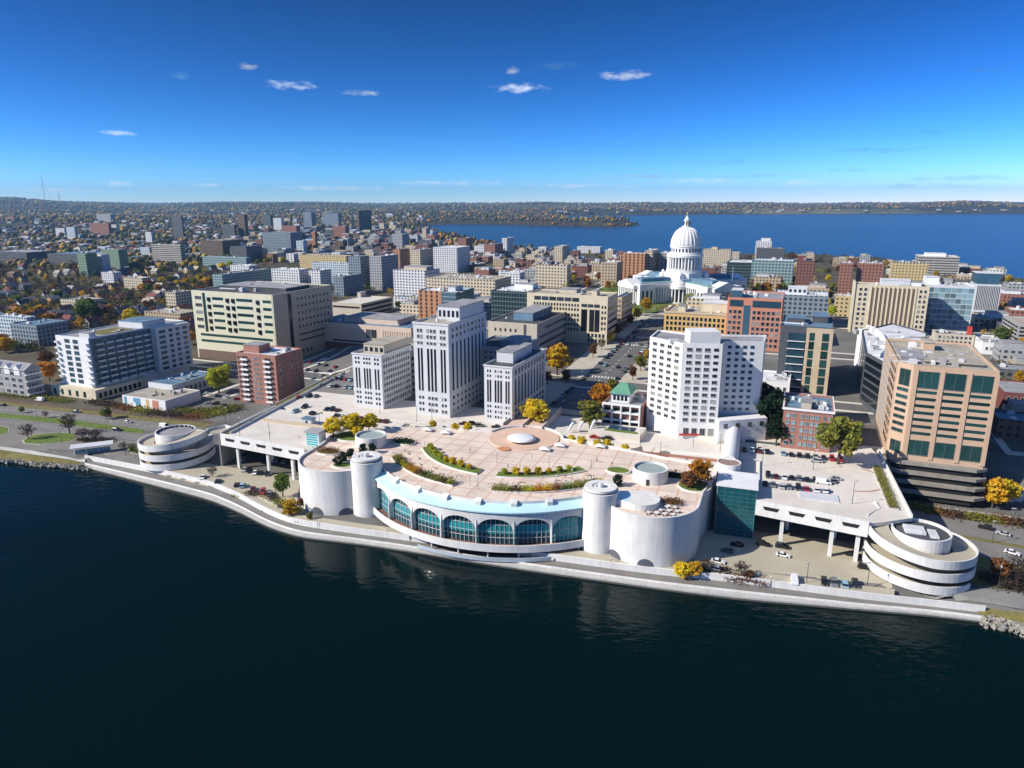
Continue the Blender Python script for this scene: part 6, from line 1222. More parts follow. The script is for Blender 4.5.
# trees standing on the roof plaza and in the gap behind it
def rt(u, v, h, kind, lab, z=20.0, **k): 
    q = TW(u, v, z); t = tree(q, h, kind, lab, **k); return t
for u, v, h, kind, lab, kw in [
 (-80,-22,8.5,'yellow','yellow tree, left of the group behind the left round end of the hall',dict(w=1.45,shape='round')),(-74,-16,9.5,'yellow','tallest yellow tree in the group behind the left round end',dict(w=1.45,shape='round')),(-68.5,-11,8.5,'yellow','yellow tree, right of the group behind the left round end',dict(w=1.3)),(-69,-20,5.5,'yellow','low yellow tree in front of the group on the left roof',dict(w=1.3)),
 (76.5,-26,10,'orange','round rust orange tree on the right corner of the roof plaza',dict(shape='round',w=1.35)),(73,-31,6.5,'rust','rust tree in front of the round orange tree on the roof',dict(w=1.3))]: rt(u, v, h, kind, lab, **kw)
for i, (px_, py_) in enumerate([(338.4,466),(344,461.5),(351,458),(363,453),(372.5,453)]):
    tree(at(px_, py_, 20), 4.6, 'dark', f'{ORD[i]} of five dark green globe shrubs from the left, on the left roof', shape='shrub', w=1.0)
tree(at(617.5, 486, 20), 5.0, 'dark', 'single dark green globe shrub behind the right lake tower', shape='shrub', w=1.0)
for i, (u, v) in enumerate([(-46,8),(-34,6),(-28,7),(20,8),(25,6),(32,5),(36,6),(44,4)]):
    rt(u, v, tr_.uniform(4.2, 5.4), 'yellow', f'{ORD[i]} small yellow tree from the left in the gap behind the roof plaza', shape='round', w=1.1, group='yellow trees behind the plaza', z=18.1)
for side, a0, a1, n in (('left', -54, -12, 8), ('right', 9, 45, 7)):
    for i in range(n):
        a = a0+(a1-a0)*i/(n-1); k = 'lime' if side == 'left' and i < 4 else tr_.choice(['yellow', 'lime', 'yellow'])
        rt(40.2*math.sin(R(a)), -40.2*math.cos(R(a)), tr_.uniform(2.6, 3.6), k, f'{ORD[i]} small autumn tree from the left in the {side} curved plaza planter', shape='round', w=1.25, group='small trees in the plaza planters')
def foliage(name, pts, n, s0, s1, kinds, parent=None, seed=1, rad=1.2, hh=1.3):
    """low planting no one could count: leaf faces spread along a path"""
    g = np.random.default_rng(seed); mats = ['leaf_'+k for k in kinds]; P = np.array([tuple(p) for p in pts]); k = g.integers(0, len(P), n); c = P[k]+g.normal(size=(n, 3))*np.array([rad*.5, rad*.5, 0]); 
    hmap = (.35+.65*np.abs(np.sin(k*1.3)+.5*np.sin(k*.47)))/1.4
    c[:, 2] += np.abs(g.random(n))*hh*hmap; a = g.normal(size=(n, 3)); a /= np.linalg.norm(a, axis=1)[:, None]; b = np.cross(a, g.normal(size=(n, 3))); b /= np.linalg.norm(b, axis=1)[:, None]; s = g.uniform(s0, s1, (n, 1))
    V = np.stack([c-a*s, c-b*s*.7, c+a*s, c+b*s*.7], 1).reshape(-1, 3); me = bpy.data.meshes.new(name); me.from_pydata(V.tolist(), [], [(i, i+1, i+2, i+3) for i in range(0, len(V), 4)])
    for m in mats: me.materials.append(MATS[m])
    me.polygons.foreach_set('material_index', ((k//7)*3 % len(mats)).astype(np.int32)); o = link(me, name, parent); o['kind'] = 'stuff'; return o
def planter(label, r0, r1, a0, a1, lawn, seed):
    t = thing('planter', label, 'planter', (FO[0], FO[1], 20.0), -TH_T, 'curved planters on the roof plaza'); A = np.linspace(a0, a1, 26)
    pp = lambda r: [(r*math.sin(R(a)), -r*math.cos(R(a))) for a in A]
    mb = MB(); mb.ringwall(pp(r1), pp(r0), 0, .55); mb.obj('planter_wall', 'white_concrete', t)
    mb = MB(); mb.ringwall(pp(r1-.35), pp(r0+.35), .4, .62); mb.obj('bed', 'grass_green' if lawn else 'soil', t)
    if not lawn: foliage('planting', [(r*math.sin(R(a)), -r*math.cos(R(a)), .6) for a in np.linspace(a0+1, a1-1, 40) for r in ((r0+r1)/2-.6, (r0+r1)/2+.7)], 4200, .14, .34, ['olive', 'lime', 'rust', 'olive', 'orange', 'green', 'brown', 'gold'], t, seed, 1.6, 2.6)
    return t
planter('left curved lawn planter on the plaza with a row of yellow trees', 37.6, 43.2, -58, -5, True, 1); planter('right curved lawn planter on the plaza with a row of yellow trees', 38, 43.2, 5, 53, True, 2)
planter('left outer curved planter filled with brown and olive shrubs above the arched front', 53.4, 57.2, -49, -8, False, 3); planter('right outer curved planter filled with brown and olive shrubs above the arched front', 53.2, 57, 7, 50, False, 4)
def round_planter(label, u, v, r, kinds, sx=1.0, lawn=False, seed=1):
    t = thing('planter', label, 'planter', TW(u, v, 20.0), -TH_T); mb = MB(); mb.lathe([(r,0),(r,.6),(.01,.62)], 26, cap=False); w = mb.obj('planter_wall', 'white_concrete', t); mb = MB(); mb.lathe([(r-.4,.6),(r-.4,.68),(.01,.7)], 24, cap=False); mb.obj('bed', 'grass_green', t); t.scale = (sx, 1, 1)
    if not lawn: foliage('planting', [(r*.75*q*math.cos(k), r*.75*q*math.sin(k), .6) for k in np.linspace(0, 6.2, 14) for q in (.35, .95)], 900, .12, .3, kinds, t, seed, 1.6, 2.0)
round_planter('oval planter of rust shrubs along the left rim of the roof', -71, -40, 3.4, ['rust', 'olive', 'brown'], 1.6, seed=5); round_planter('lawn planter under the golden trees on the left roof', -72, -19, 7, ['yellow'], 1.2, True); round_planter('round planter under the orange tree on the right roof corner', 75, -28, 6, ['rust'], 1, True)
round_planter('small planter of rust shrubs among the tables on the right roof', 69, -46, 2.6, ['rust', 'brown', 'olive'], 1.3, seed=6); round_planter('lawn planter left of the right roof drum', 46, -22, 3.4, ['olive'], 1.4, True); round_planter('dark shrub planter right of the right roof drum', 67, -21, 3.2, ['dark', 'green', 'lime'], 1.7, seed=7)
round_planter('dark shrub planter right of the left roof drum', -47, -19, 3.4, ['dark', 'rust', 'dark'], 1.6, seed=8); round_planter('green lawn planter in front of the dark globe shrubs', -57, -51.5, 3.2, ['green'], 1.3, True)
foliage('planting', [(0+x, y, .68) for y in np.linspace(1, 41, 40) for x in (-.6, .6)], 1500, .12, .3, ['olive', 'brown', 'lime'], PLT, 9, 1.3, 1.2)
# shrub beds on the lake side and by the railway
def bed(pts, n, kinds, seed, rad=2.5, hh=1.6, s=(.18, .45)): P = resample([gp(*p) for p in pts], 60); foliage('undergrowth', P, n, s[0], s[1], kinds, None, seed, rad, hh)
bed([(228,497),(250,494),(268,495),(282,505),(300,520)], 2600, ['mauve', 'rust', 'brown', 'olive'], 11); bed([(690,574),(705,568),(722,570),(735,580)], 1600, ['brown', 'rust', 'mauve'], 12); bed([(735,577),(748,579),(765,583)], 900, ['rust', 'gold', 'brown'], 13, 1.8)
bed([(93,402),(120,407),(150,413),(200,418),(236,410)], 5200, ['brown', 'olive', 'rust', 'mauve'], 14, 5, 2.5, (.3, .7)); bed([(178,411),(205,414),(236,408)], 2600, ['olive', 'rust', 'brown'], 15, 6, 3, (.3, .7)); bed([(80,440),(100,442),(112,441)], 1500, ['mauve', 'brown'], 16, 3, 2.2); bed([(-20,392),(30,397),(70,402)], 2400, ['olive', 'green', 'brown'], 17, 3.5, 1.6, (.3, .6))
bed([(905,505),(950,515),(1000,521),(1040,527)], 3800, ['olive', 'brown', 'rust', 'olive'], 18, 4, 2, (.3, .6)); bed([(985,578),(1005,585),(1040,592)], 1800, ['mauve', 'brown'], 19, 4, 3, (.2, .5)); bed([(150,322),(185,330)], 900, ['brown', 'mauve'], 20, 5, 3, (.4, .8))

# ------------------------------------------------------------------ row houses of the western streets
HM = {}
def house_mesh(w, d, h, rh, wallm, roofm):
    k = (w, d, h, rh, wallm, roofm)
    if k in HM: return HM[k]
    mb = MB(); mb.prism([(-w/2,-d/2),(w/2,-d/2),(w/2,d/2),(-w/2,d/2)], -2, h, cap=False, bottom=False); mb.face([(-w/2,-d/2,h),(w/2,-d/2,h),(0,-d/2,h+rh)]); mb.face([(w/2,d/2,h),(-w/2,d/2,h),(0,d/2,h+rh)]); a = mb.mesh('wall', wallm)
    e = .5; mb = MB(); s = rh/(w/2); t = .25
    for sg in (-1, 1):
        x = sg*(w/2+e); z = h-e*s; mb.quad((x,-d/2-e,z),(x,d/2+e,z),(0,d/2+e,h+rh),(0,-d/2-e,h+rh)); mb.quad((0,-d/2-e,h+rh+t),(0,d/2+e,h+rh+t),(x,d/2+e,z+t),(x,-d/2-e,z+t)); mb.quad((x,-d/2-e,z),(0,-d/2-e,h+rh),(0,-d/2-e,h+rh+t),(x,-d/2-e,z+t)); mb.quad((x,-d/2-e,z),(x,-d/2-e,z+t),(x,d/2+e,z+t),(x,d/2+e,z))
    b = mb.mesh('roof', roofm); c = MB().box(w*.1, -d*.1, h+rh*.4, w*.1+.8, -d*.1+.8, h+rh+1.1).mesh('chimney', 'red_brick'); wi = MB().box(-.55, -.08, -.75, .55, .08, .75).mesh('window', 'glass'); HM[k] = (a, b, c, wi); return HM[k]
hr_ = random.Random(21); HW = [('white_paint','white'),('cream','cream'),('pale_wall','pale grey'),('yellow_stone','yellow'),('red_brick','brick'),('blue_wall','blue'),('brown_wall','brown'),('grey_wall','grey')]; HR = [('roof_grey','grey'),('roof_dark','dark'),('brown_wall','brown'),('dark_brick','maroon'),('roof_tan','tan')]
def house(p, rot):
    w, d, h = hr_.choice([(8,12,5.6),(9,14,6.2),(10,11,6.2),(8,10,5.2)]); rh = hr_.choice([3, 3.8]); wm, wn = hr_.choice(HW); rm, rn = hr_.choice(HR); a, b, c, wi = house_mesh(w, d, h, rh, wm, rm)
    t = thing('house', None, 'house', p, rot, 'houses of the western streets'); link(a, 'wall', t); rf = link(b, 'roof', t); link(c, 'chimney', rf)
    for x, z in ((-w*.25,1.6),(w*.25,1.6),(-w*.25,4.3),(w*.25,4.3),(0,h+rh*.35)): link(wi, 'window', t, (x, -d/2, z))
    for y, z in ((-d*.3,4.2),(0,4.2),(d*.3,4.2),(-d*.3,1.6),(d*.3,1.6)): link(wi, 'window', t, (w/2, y, z), math.pi/2)
    FOOT.append(((p.x, p.y), 6)); pend(t, f'{wn} house with {rn} gabled roof', p+Vector((0, 0, 4)))
HP = [(-30,270),(60,266),(160,268),(222,268),(212,296),(190,300),(188,345),(150,322),(110,326),(52,332),(40,352),(-30,350)]
c = 0
for _ in range(6000):
    if c >= 115: break
    x, y = hr_.uniform(-30, 222), 266+(352-266)*hr_.random()**1.15
    if not inpoly(x, y, HP): continue
    p = gp(x, y); gu, gv = toG(p.x, p.y); p2 = GW(round(gu/15)*15+hr_.uniform(-1.5, 1.5), round(gv/19)*19+hr_.uniform(-2, 2)); p = Vector((p2.x, p2.y, hz(p2.x, p2.y)))
    if free(p, 7.6): house(p, -TH_G+hr_.choice([0, 0, 0, math.pi/2])); c += 1
mb = None
b = bld('gabled_apartments', 'grey gabled apartment house with white dormers at the left edge by the lakeside road', -20, 365, 391, 24, 40, wall='grey_wall', roof='roof_grey', cat='apartment building', anc='the grey gabled apartment house')
balconies(b, 'R', 4, 4, .15, .85, .08, .8, 3, 1.2); grid(b, 'F', 6, 4, .05, .95, .05, .95, .5, .5); grid(b, 'R', 4, 4, .1, .9, .05, .95, .5, .6)
for i in range(4):
    x = b.W*(.18+.22*i); mb = MB(); mb.prism([(x-2.6,-.4),(x+2.6,-.4),(x+2.6,5),(x-2.6,5)], b.H-3.4, b.H); 
    mb.face([(x-2.9,-.5,b.H),(x+2.9,-.5,b.H),(x,-.5,b.H+3)]); mb.quad((x+2.9,-.5,b.H),(x+2.9,8,b.H),(x,8,b.H+3),(x,-.5,b.H+3)); mb.quad((x-2.9,8,b.H),(x-2.9,-.5,b.H),(x,-.5,b.H+3),(x,8,b.H+3)); mb.obj('dormer', 'white_paint', b.root)
mb = MB(); mb.quad((-.8,-.8,b.H),(b.W+.8,-.8,b.H),(b.W+.8,b.D/2,b.H+3.6),(-.8,b.D/2,b.H+3.6)); mb.quad((b.W+.8,b.D+.8,b.H),(-.8,b.D+.8,b.H),(-.8,b.D/2,b.H+3.6),(b.W+.8,b.D/2,b.H+3.6)); mb.face([(b.W+.8,-.8,b.H),(b.W+.8,b.D+.8,b.H),(b.W+.8,b.D/2,b.H+3.6)]); mb.face([(-.8,b.D+.8,b.H),(-.8,-.8,b.H),(-.8,b.D/2,b.H+3.6)]); mb.obj('gabled_roof', 'roof_grey', b.root); finish(b)
# scattered street trees of the western streets and the middle of the city
def scatter_trees(poly, n, kinds, hr, seed, md=5, group='street trees of the city', yexp=1.0):
    r = random.Random(seed); xs = [p[0] for p in poly]; ys = [p[1] for p in poly]; c = 0
    for _ in range(n*12):
        if c >= n: break
        x, y = r.uniform(min(xs), max(xs)), min(ys)+(max(ys)-min(ys))*r.random()**yexp
        if not inpoly(x, y, poly): continue
        p = gp(x, y)
        if p.z < 1.8 or not free(p, 2.2): continue
        tree(p, r.uniform(*hr), r.choice(kinds), group=group); FOOT.append(((p.x, p.y), md)); c += 1
scatter_trees(HP, 130, ['mauve','mauve','brown','brown','rust','olive','dark','green','gold','mauve'], (8, 13), 31, 3, 'trees among the western houses')
scatter_trees([(560,253),(690,257),(690,275),(640,290),(570,280),(540,260)], 34, ['brown','rust','olive','gold','orange','mauve','red'], (8, 13), 32)
scatter_trees([(570,276),(625,276),(625,290),(575,292)], 12, ['orange','rust','lime','red'], (9, 13), 33)
scatter_trees([(690,258),(840,256),(960,268),(1024,284),(1024,296),(960,284),(850,268),(800,290),(740,284)], 40, ['brown','rust','olive','gold','mauve','yellow'], (8, 14), 34)
scatter_trees([(985,300),(1024,300),(1024,420),(1005,350)], 8, ['olive','gold','green'], (7, 10), 35)
scatter_trees([(230,256),(300,262),(230,268)], 8, ['olive','brown','gold'], (9, 13), 36); scatter_trees([(740,283),(800,284),(770,300),(760,310)], 9, ['rust','gold','olive'], (8, 12), 37)
for s_, u_ in (('left', -17), ('right', 19)):
    for i in range(9):
        v = 128+i*21
        if s_ == 'left' and v < 150: continue
        q = GW(u_, v); tree(Vector((q.x, q.y, hz(q.x, q.y))), tr_.uniform(8, 11), tr_.choice(['rust', 'gold', 'olive', 'orange', 'yellow', 'brown']), f'{ORD[i]} street tree from the near end on the {s_} side of the boulevard', group='street trees of the boulevard')

# ------------------------------------------------------------------ the woods beyond, one mass of crowns
def woods(name, n, ylo, yhi, seed, keep, dens=1.0):
    g = np.random.default_rng(seed); px = g.uniform(-160, 1180, n); py = ylo+(yhi-ylo)*g.random(n)**dens
    a, b = (px-512)/FPX, -(py-384)/FPX; dz = -SP+b*CP; t = (10-HCAM)/dz; x, y = a*t, (CP+b*SP)*t
    z = hgt(x, y); ok = (z > 1.9) & keep(px, py); 
    fx = np.array([f[0][0] for f in FOOT]); fy = np.array([f[0][1] for f in FOOT]); fr_ = np.array([f[1] for f in FOOT])
    near = np.zeros(n, bool)
    for i in range(0, n, 2000): near[i:i+2000] = (np.hypot(x[i:i+2000, None]-fx, y[i:i+2000, None]-fy) < fr_+3).any(1)
    ok &= ~near; x, y, z = x[ok], y[ok], z[ok]; m = len(x); dist = np.hypot(x, y)
    bm = bmesh.new(); bmesh.ops.create_icosphere(bm, subdivisions=1, radius=1); bv = np.array([tuple(v.co) for v in bm.verts]); bf = np.array([[v.index for v in f.verts] for f in bm.faces]); bm.free(); nv = len(bv)
    s = (3.6+dist*.0013)*g.uniform(.7, 1.35, m); hh = np.minimum(s, 5.5+dist*.0007)
    V = bv[None]*(1+g.uniform(-.3, .3, (m, nv, 1))); V = V*np.stack([s, s, hh], 1)[:, None, :]+np.stack([x, y, z+hh*.75], 1)[:, None, :]
    Fc = bf[None]+(np.arange(m)*nv)[:, None, None]
    pal = np.array([(.055,.045,.028),(.045,.05,.022),(.085,.05,.03),(.11,.06,.025),(.03,.04,.02),(.06,.045,.04),(.075,.065,.03),(.20,.11,.02),(.17,.13,.025),(.035,.045,.03)]); ci = g.integers(0, len(pal), m)
    col = pal[ci]*g.uniform(1.2, 2.3, (m, 1)); col = np.concatenate([np.repeat(col, nv, 0), np.ones((m*nv, 1))], 1)
    me = bpy.data.meshes.new(name); me.vertices.add(m*nv); me.vertices.foreach_set('co', V.reshape(-1).astype(np.float32)); nf = m*len(bf); me.loops.add(nf*3); me.loops.foreach_set('vertex_index', Fc.reshape(-1).astype(np.int32)); me.polygons.add(nf); me.polygons.foreach_set('loop_start', np.arange(0, nf*3, 3, dtype=np.int32)); me.polygons.foreach_set('loop_total', np.full(nf, 3, np.int32)); me.update(calc_edges=True)
    at_ = me.color_attributes.new('Col', 'FLOAT_COLOR', 'POINT'); at_.data.foreach_set('color', col.reshape(-1).astype(np.float32)); me.materials.append(mat_vcol('wood_leaves', .95, .3, .3)); o = link(me, name); o['kind'] = 'stuff'; return o
woods('far_woods', 11000, 204.2, 226, 51, lambda x, y: np.ones(len(x), bool), 1.0)
woods('far_shore_woods', 9000, 205.5, 213.5, 57, lambda x, y: np.ones(len(x), bool), 1.0)
woods('town_woods', 5200, 226, 268, 52, lambda x, y: (x < 235) | (y < 250), 1.0)
def thicket(name, n, poly, seed, kinds, s0=2.2, s1=4.2):
    """back-garden trees and hedges run together: leaf faces in many clumps, one mass"""
    g = np.random.default_rng(seed); xs = [p[0] for p in poly]; ys = [p[1] for p in poly]; px = g.uniform(min(xs), max(xs), n); py = g.uniform(min(ys), max(ys), n); k_ = sdist(px, py, poly) > 0; px, py = px[k_], py[k_]
    x = np.zeros(len(px)); y = x.copy(); z = x+8
    for _ in range(6):
        a, b = (px-512)/FPX, -(py-384)/FPX; t = (z-HCAM)/(-SP+b*CP); x, y = a*t, (CP+b*SP)*t; z = .5*z+.5*hgt(x, y)
    z = hgt(x, y); ok = z > 1.9
    for (c, q) in FOOT: ok &= np.hypot(x-c[0], y-c[1]) > q*.8+1.5
    gu, gv = toG(x, y)
    x, y, z = x[ok], y[ok], z[ok]; m = len(x); per = 46; s = g.uniform(s0, s1, m); d = g.normal(size=(m, per, 3)); d /= np.linalg.norm(d, axis=2)[..., None]; c = np.stack([x, y, z+s*.9], 1)[:, None, :]+d*s[:, None, None]*(.45+.55*g.random((m, per, 1)))*np.array([1, 1, .85]); c = c.reshape(-1, 3); nn = len(c)
    a = g.normal(size=(nn, 3)); a /= np.linalg.norm(a, axis=1)[:, None]; b = np.cross(a, g.normal(size=(nn, 3))); b /= np.linalg.norm(b, axis=1)[:, None]; q = (np.repeat(s, per)*g.uniform(.12, .24, nn))[:, None]
    V = np.stack([c-a*q, c-b*q*.7, c+a*q, c+b*q*.7], 1).reshape(-1, 3); me = bpy.data.meshes.new(name); me.vertices.add(len(V)); me.vertices.foreach_set('co', V.reshape(-1).astype(np.float32)); me.loops.add(len(V)); me.loops.foreach_set('vertex_index', np.arange(len(V), dtype=np.int32)); me.polygons.add(nn); me.polygons.foreach_set('loop_start', np.arange(0, len(V), 4, dtype=np.int32)); me.polygons.foreach_set('loop_total', np.full(nn, 4, np.int32)); me.update(calc_edges=True)
    for k in kinds: me.materials.append(MATS['leaf_'+k])
    me.polygons.foreach_set('material_index', np.repeat(g.integers(0, len(kinds), m), per).astype(np.int32)); o = link(me, name); o['kind'] = 'stuff'; return o
thicket('garden_thicket', 3200, HP, 61, ['mauve','mauve','brown','brown','olive','rust','dark','mauve','gold','green'], 2.2, 4.6)
thicket('shore_thicket', 1700, [(430,240),(560,254),(690,258),(840,256),(960,268),(1024,282),(1024,310),(960,290),(840,275),(760,300),(700,290),(560,290),(440,262)], 62, ['brown','rust','olive','mauve','gold','green','brown'], 2.5, 5)
thicket('city_thicket', 420, [(230,258),(400,262),(420,300),(300,300),(230,270)], 63, ['brown','olive','rust','mauve','gold'], 2, 4)
thicket('park_thicket', 170, [(600,296),(640,318),(665,314),(760,306),(780,286),(752,284),(720,302),(650,312),(622,290)], 64, ['brown','olive','rust','gold','olive'], 2.5, 4.5)
thicket('yard_thicket', 160, [(975,300),(1024,300),(1024,420),(1005,420),(980,345)], 65, ['brown','olive','green','gold'], 2, 4)
# ------------------------------------------------------------------ masts on the western hill
for px, yt, lab in ((45, 172.5, 'tall thin radio mast on the far western hill'), (59.5, 190, 'short radio mast right of the tall one on the far hill')):
    q = at(px, 199, 175.0); q = q if q.y > 0 else Vector((-6400, 9800, 170)); d = cam_dir(px, 200); q = Vector((0, 0, HCAM))+d*(10500/math.hypot(d.x, d.y)); g0 = hz(q.x, q.y)
    k = (384-yt)/FPX; dz = (k*q.y*CP-q.y*SP)/(CP+k*SP); top = HCAM+dz; t = thing('radio_mast', lab, 'mast', (q.x, q.y, g0)); H_ = top-g0
    mb = MB(); mb.tube([(0,0,-5),(0,0,H_*.75),(0,0,H_)], [3.2,2.6,1.4], 6); mb.obj('mast', 'steel', t)
    for a in (0, 2.1, 4.2): mb = MB(); mb.tube([(H_*.3*math.cos(a), H_*.3*math.sin(a), -20), (0,0,H_*.7)], .8, 4); mb.obj('guy_wire', 'dark_metal', t)
# ------------------------------------------------------------------ vehicles
CARC = {'white':(.75,.76,.77),'silver':(.42,.44,.46),'grey':(.16,.17,.18),'black':(.015,.016,.018),'dark blue':(.02,.035,.08),'red':(.38,.02,.02),'light blue':(.25,.42,.52),'maroon':(.12,.015,.02)}
for k, c in CARC.items(): mat('paint_'+k, c, .28, .03, 1, .5)
VM = {}
def car_meshes(colr, kind):
    k = (colr, kind)
    if k in VM: return VM[k]
    L_, W_, H_ = {'sedan': (4.6, 1.8, 1.45), 'suv': (4.7, 1.9, 1.75), 'van': (5.6, 2.1, 2.3), 'pickup': (5.5, 1.95, 1.8)}[kind]; hl, hw = L_/2, W_/2
    zb, zh = .3, {'sedan': .85, 'suv': 1.0, 'van': 1.15, 'pickup': 1.0}[kind]
    prof = [(-hl,zb+.1),(-hl+.15,zb),(hl-.15,zb),(hl,zb+.15),(hl-.05,zh-.18),(hl-.9,zh-.02),(-hl+.1,zh),(-hl,zh-.1)]
    mb = MB(); n = len(prof)
    A = [(x, -hw, z) for x, z in prof]; B2 = [(x, hw, z) for x, z in prof]
    mb.face(A[::1]); mb.face(B2[::-1])
    for i in range(n): j = (i+1) % n; mb.quad(A[j], A[i], B2[i], B2[j])
    f0, f1, r0, r1 = {'sedan': (.95, .25, -1.75, -1.1), 'suv': (.95, .3, -2.2, -1.95), 'van': (1.9, 1.3, -2.7, -2.65), 'pickup': (.95, .4, -.75, -.6)}[kind]; w2 = hw*.86
    def cab(x0, x1, y, z0, x2, x3, y2, z1, m): 
        m.v, n0 = m.v, len(m.v); m.v += [(x1,-y,z0),(x0,-y,z0),(x0,y,z0),(x1,y,z0),(x3,-y2,z1),(x2,-y2,z1),(x2,y2,z1),(x3,y2,z1)]
        for q in ((0,1,5,4),(1,2,6,5),(2,3,7,6),(3,0,4,7),(4,5,6,7)): m.f.append(tuple(n0+i for i in q)); m.m.append(0)
    cab(f1+.03, r1-.03, w2+.01, H_-.09, f1-.06, r1+.06, w2-.06, H_, mb)
    gl = MB(); cab(f0, r0, hw*.97, zh-.02, f1, r1, w2, H_-.09, gl)
    if kind == 'van':
        cab(.95, r0, hw*.985, zh-.02, .9, r1, w2+.03, H_-.05, mb)
    wh = MB(); 
    for i in range(2):
        pass
    n = 12; ring = [(.33*math.cos(2*math.pi*i/n), .33*math.sin(2*math.pi*i/n)) for i in range(n)]
    a = [(x, -.11, z) for x, z in ring]; c = [(x, .11, z) for x, z in ring]; wh.face(a); wh.face(c[::-1])
    for i in range(n): j = (i+1) % n; wh.quad(a[j], a[i], c[i], c[j])
    VM[k] = (mb.mesh('body', 'paint_'+colr), gl.mesh('window', 'car_glass'), wh.mesh('wheel', 'tyre'), hl-.85, hw-.1, MB().box(-.05,-.2,-.08,.05,.2,.08).mesh('headlight', 'roof_white'), hl, zh); return VM[k]
KW = {'sedan': 'sedan', 'suv': 'SUV', 'van': 'van', 'pickup': 'pickup truck'}
cr = random.Random(77)
def car(p, rot, colr, kind, label, group, near=True):
    bo, gl, wh, wx, wy, hd, hl, zh = car_meshes(colr, kind); t = thing('van' if kind == 'van' else 'car', label, 'van' if kind == 'van' else 'car', p, rot, group); link(bo, 'body', t); link(gl, 'window', t)
    for x in (-wx, wx):
        for y in (-wy, wy): link(wh, 'wheel', t, (x, y, .33))
    if near:
        for y in (-.6, .6): link(hd, 'headlight', t, (hl-.02, y, zh-.32))
def cars(where, pts, z, heading, group, F=None, near=True):
    """pts: (px, py, colour, kind) seen from the camera, labelled in order from the left"""
    pts = sorted(pts, key=lambda q: q[0]); cnt = {}
    for q in pts: cnt[q[2]+q[3]] = cnt.get(q[2]+q[3], 0)+1
    for i, (px, py, colr, kind) in enumerate(pts):
        p = gp(px, py, .12) if z is None else at(px, py, z); key = colr+kind
        lab = f'{colr} {KW[kind]} {where}' if cnt[key] == 1 else f'{colr} {KW[kind]}, {ORD[min(i, 19)]} car from the left {where}'
        car(p, heading+cr.uniform(-.04, .04)+(math.pi if cr.random() < .5 else 0), colr, kind, lab, group, near)
TV = math.pi/2-TH_T; TU = -TH_T
D, G, W, S, LB, RD_, DB, MR = 'black', 'grey', 'white', 'silver', 'light blue', 'red', 'dark blue', 'maroon'
cars('in the back row of the right parking deck', [(768,476.5,D,'suv'),(776,477.5,MR,'sedan'),(784.5,478.5,W,'sedan'),(791.5,478.7,D,'sedan'),(799,479.5,G,'suv'),(807,480.5,D,'sedan'),(815,481,D,'suv'),(833,482,G,'sedan')], 18.14, TV, 'cars on the right parking deck')
cars('in the front row of the right parking deck', [(765,484.5,D,'sedan'),(773,486,G,'sedan'),(782,487.5,S,'suv'),(789,488,G,'sedan'),(798,489,D,'suv'),(806.5,490,RD_,'sedan'),(817,491,W,'sedan'),(825,491.5,W,'suv')], 18.14, TV, 'cars on the right parking deck')
cars('parked apart on the right parking deck', [(823,483.5,W,'van'),(835,479.5,S,'sedan'),(816,462,S,'suv'),(758,452,D,'sedan'),(764,452.5,W,'suv'),(786,447,G,'suv'),(806,448.5,DB,'sedan')], 18.14, TU, 'cars on the right parking deck')
cars('on the street before the right office wing', [(463.5,424.5,MR,'sedan'),(473,424.8,D,'suv'),(480,426.5,G,'suv'),(496,427.5,D,'sedan'),(507,428.8,D,'suv'),(513,429.5,G,'sedan'),(525,430,W,'suv')], 18.14, TU+.3, 'cars by the office group')
cars('in the street row above the plaza edge', [(451,431,DB,'sedan'),(468,433,D,'suv'),(479,433.5,D,'suv'),(490,435,G,'sedan'),(499,436,DB,'sedan'),(507,436.5,D,'sedan')], 18.14, TU, 'cars by the office group')
cars('on the upper street by the crescent sculpture', [(594.5,438,RD_,'sedan'),(606,439.5,D,'suv'),(581,444.5,D,'sedan'),(601,447.3,LB,'sedan')], 18.14, TU, 'cars on the upper street')
cars('on the left parking deck', [(298.5,398,RD_,'sedan'),(309,397,D,'suv'),(316,397,G,'sedan'),(304.6,407.7,D,'suv'),(327,410,DB,'sedan'),(332,410.2,D,'suv'),(337.5,411,MR,'sedan')], 18.14, TV, 'cars on the left parking deck')
cars('in the lakeside lot left of the hall', [(203,478.5,W,'sedan'),(218,482.5,DB,'sedan'),(237,486,D,'sedan'),(243,487,LB,'suv'),(244.5,471,S,'sedan'),(250,472,D,'suv'),(255,474,W,'sedan'),(260.5,474,D,'sedan'),(268,475,D,'suv'),(253,490.5,MR,'sedan'),(270,495,G,'suv'),(263,493,RD_,'suv'),(243.5,460,LB,'sedan'),(283.5,463,S,'sedan'),(276,462,G,'suv')], None, TV+.5, 'cars in the left lakeside lot')
cars('in the lakeside lot right of the hall', [(763,545.5,D,'suv'),(782,548,D,'suv'),(783,556.5,W,'sedan'),(852,556,D,'sedan'),(861,560,D,'suv'),(865,569,D,'suv'),(737,546,D,'sedan'),(727,552,G,'sedan'),(718,563,W,'sedan'),(713,570,S,'suv')], None, TU-.1, 'cars in the right lakeside lot')
cars('in the front row of the right lakeside lot', [(824,584,D,'suv'),(834,585,G,'suv'),(844.5,586,LB,'suv'),(855,586,D,'suv'),(794,582,W,'van')], None, TV, 'cars in the right lakeside lot')
cars('in the car park beside the brick tower', [(207,394.5,W,'sedan'),(219,397,DB,'suv'),(226.5,398,W,'sedan'),(238,400,RD_,'suv'),(208,404,S,'sedan'),(216,404.5,D,'suv'),(226,407,D,'suv'),(235,408,D,'sedan')], None, .2, 'cars by the brick tower')
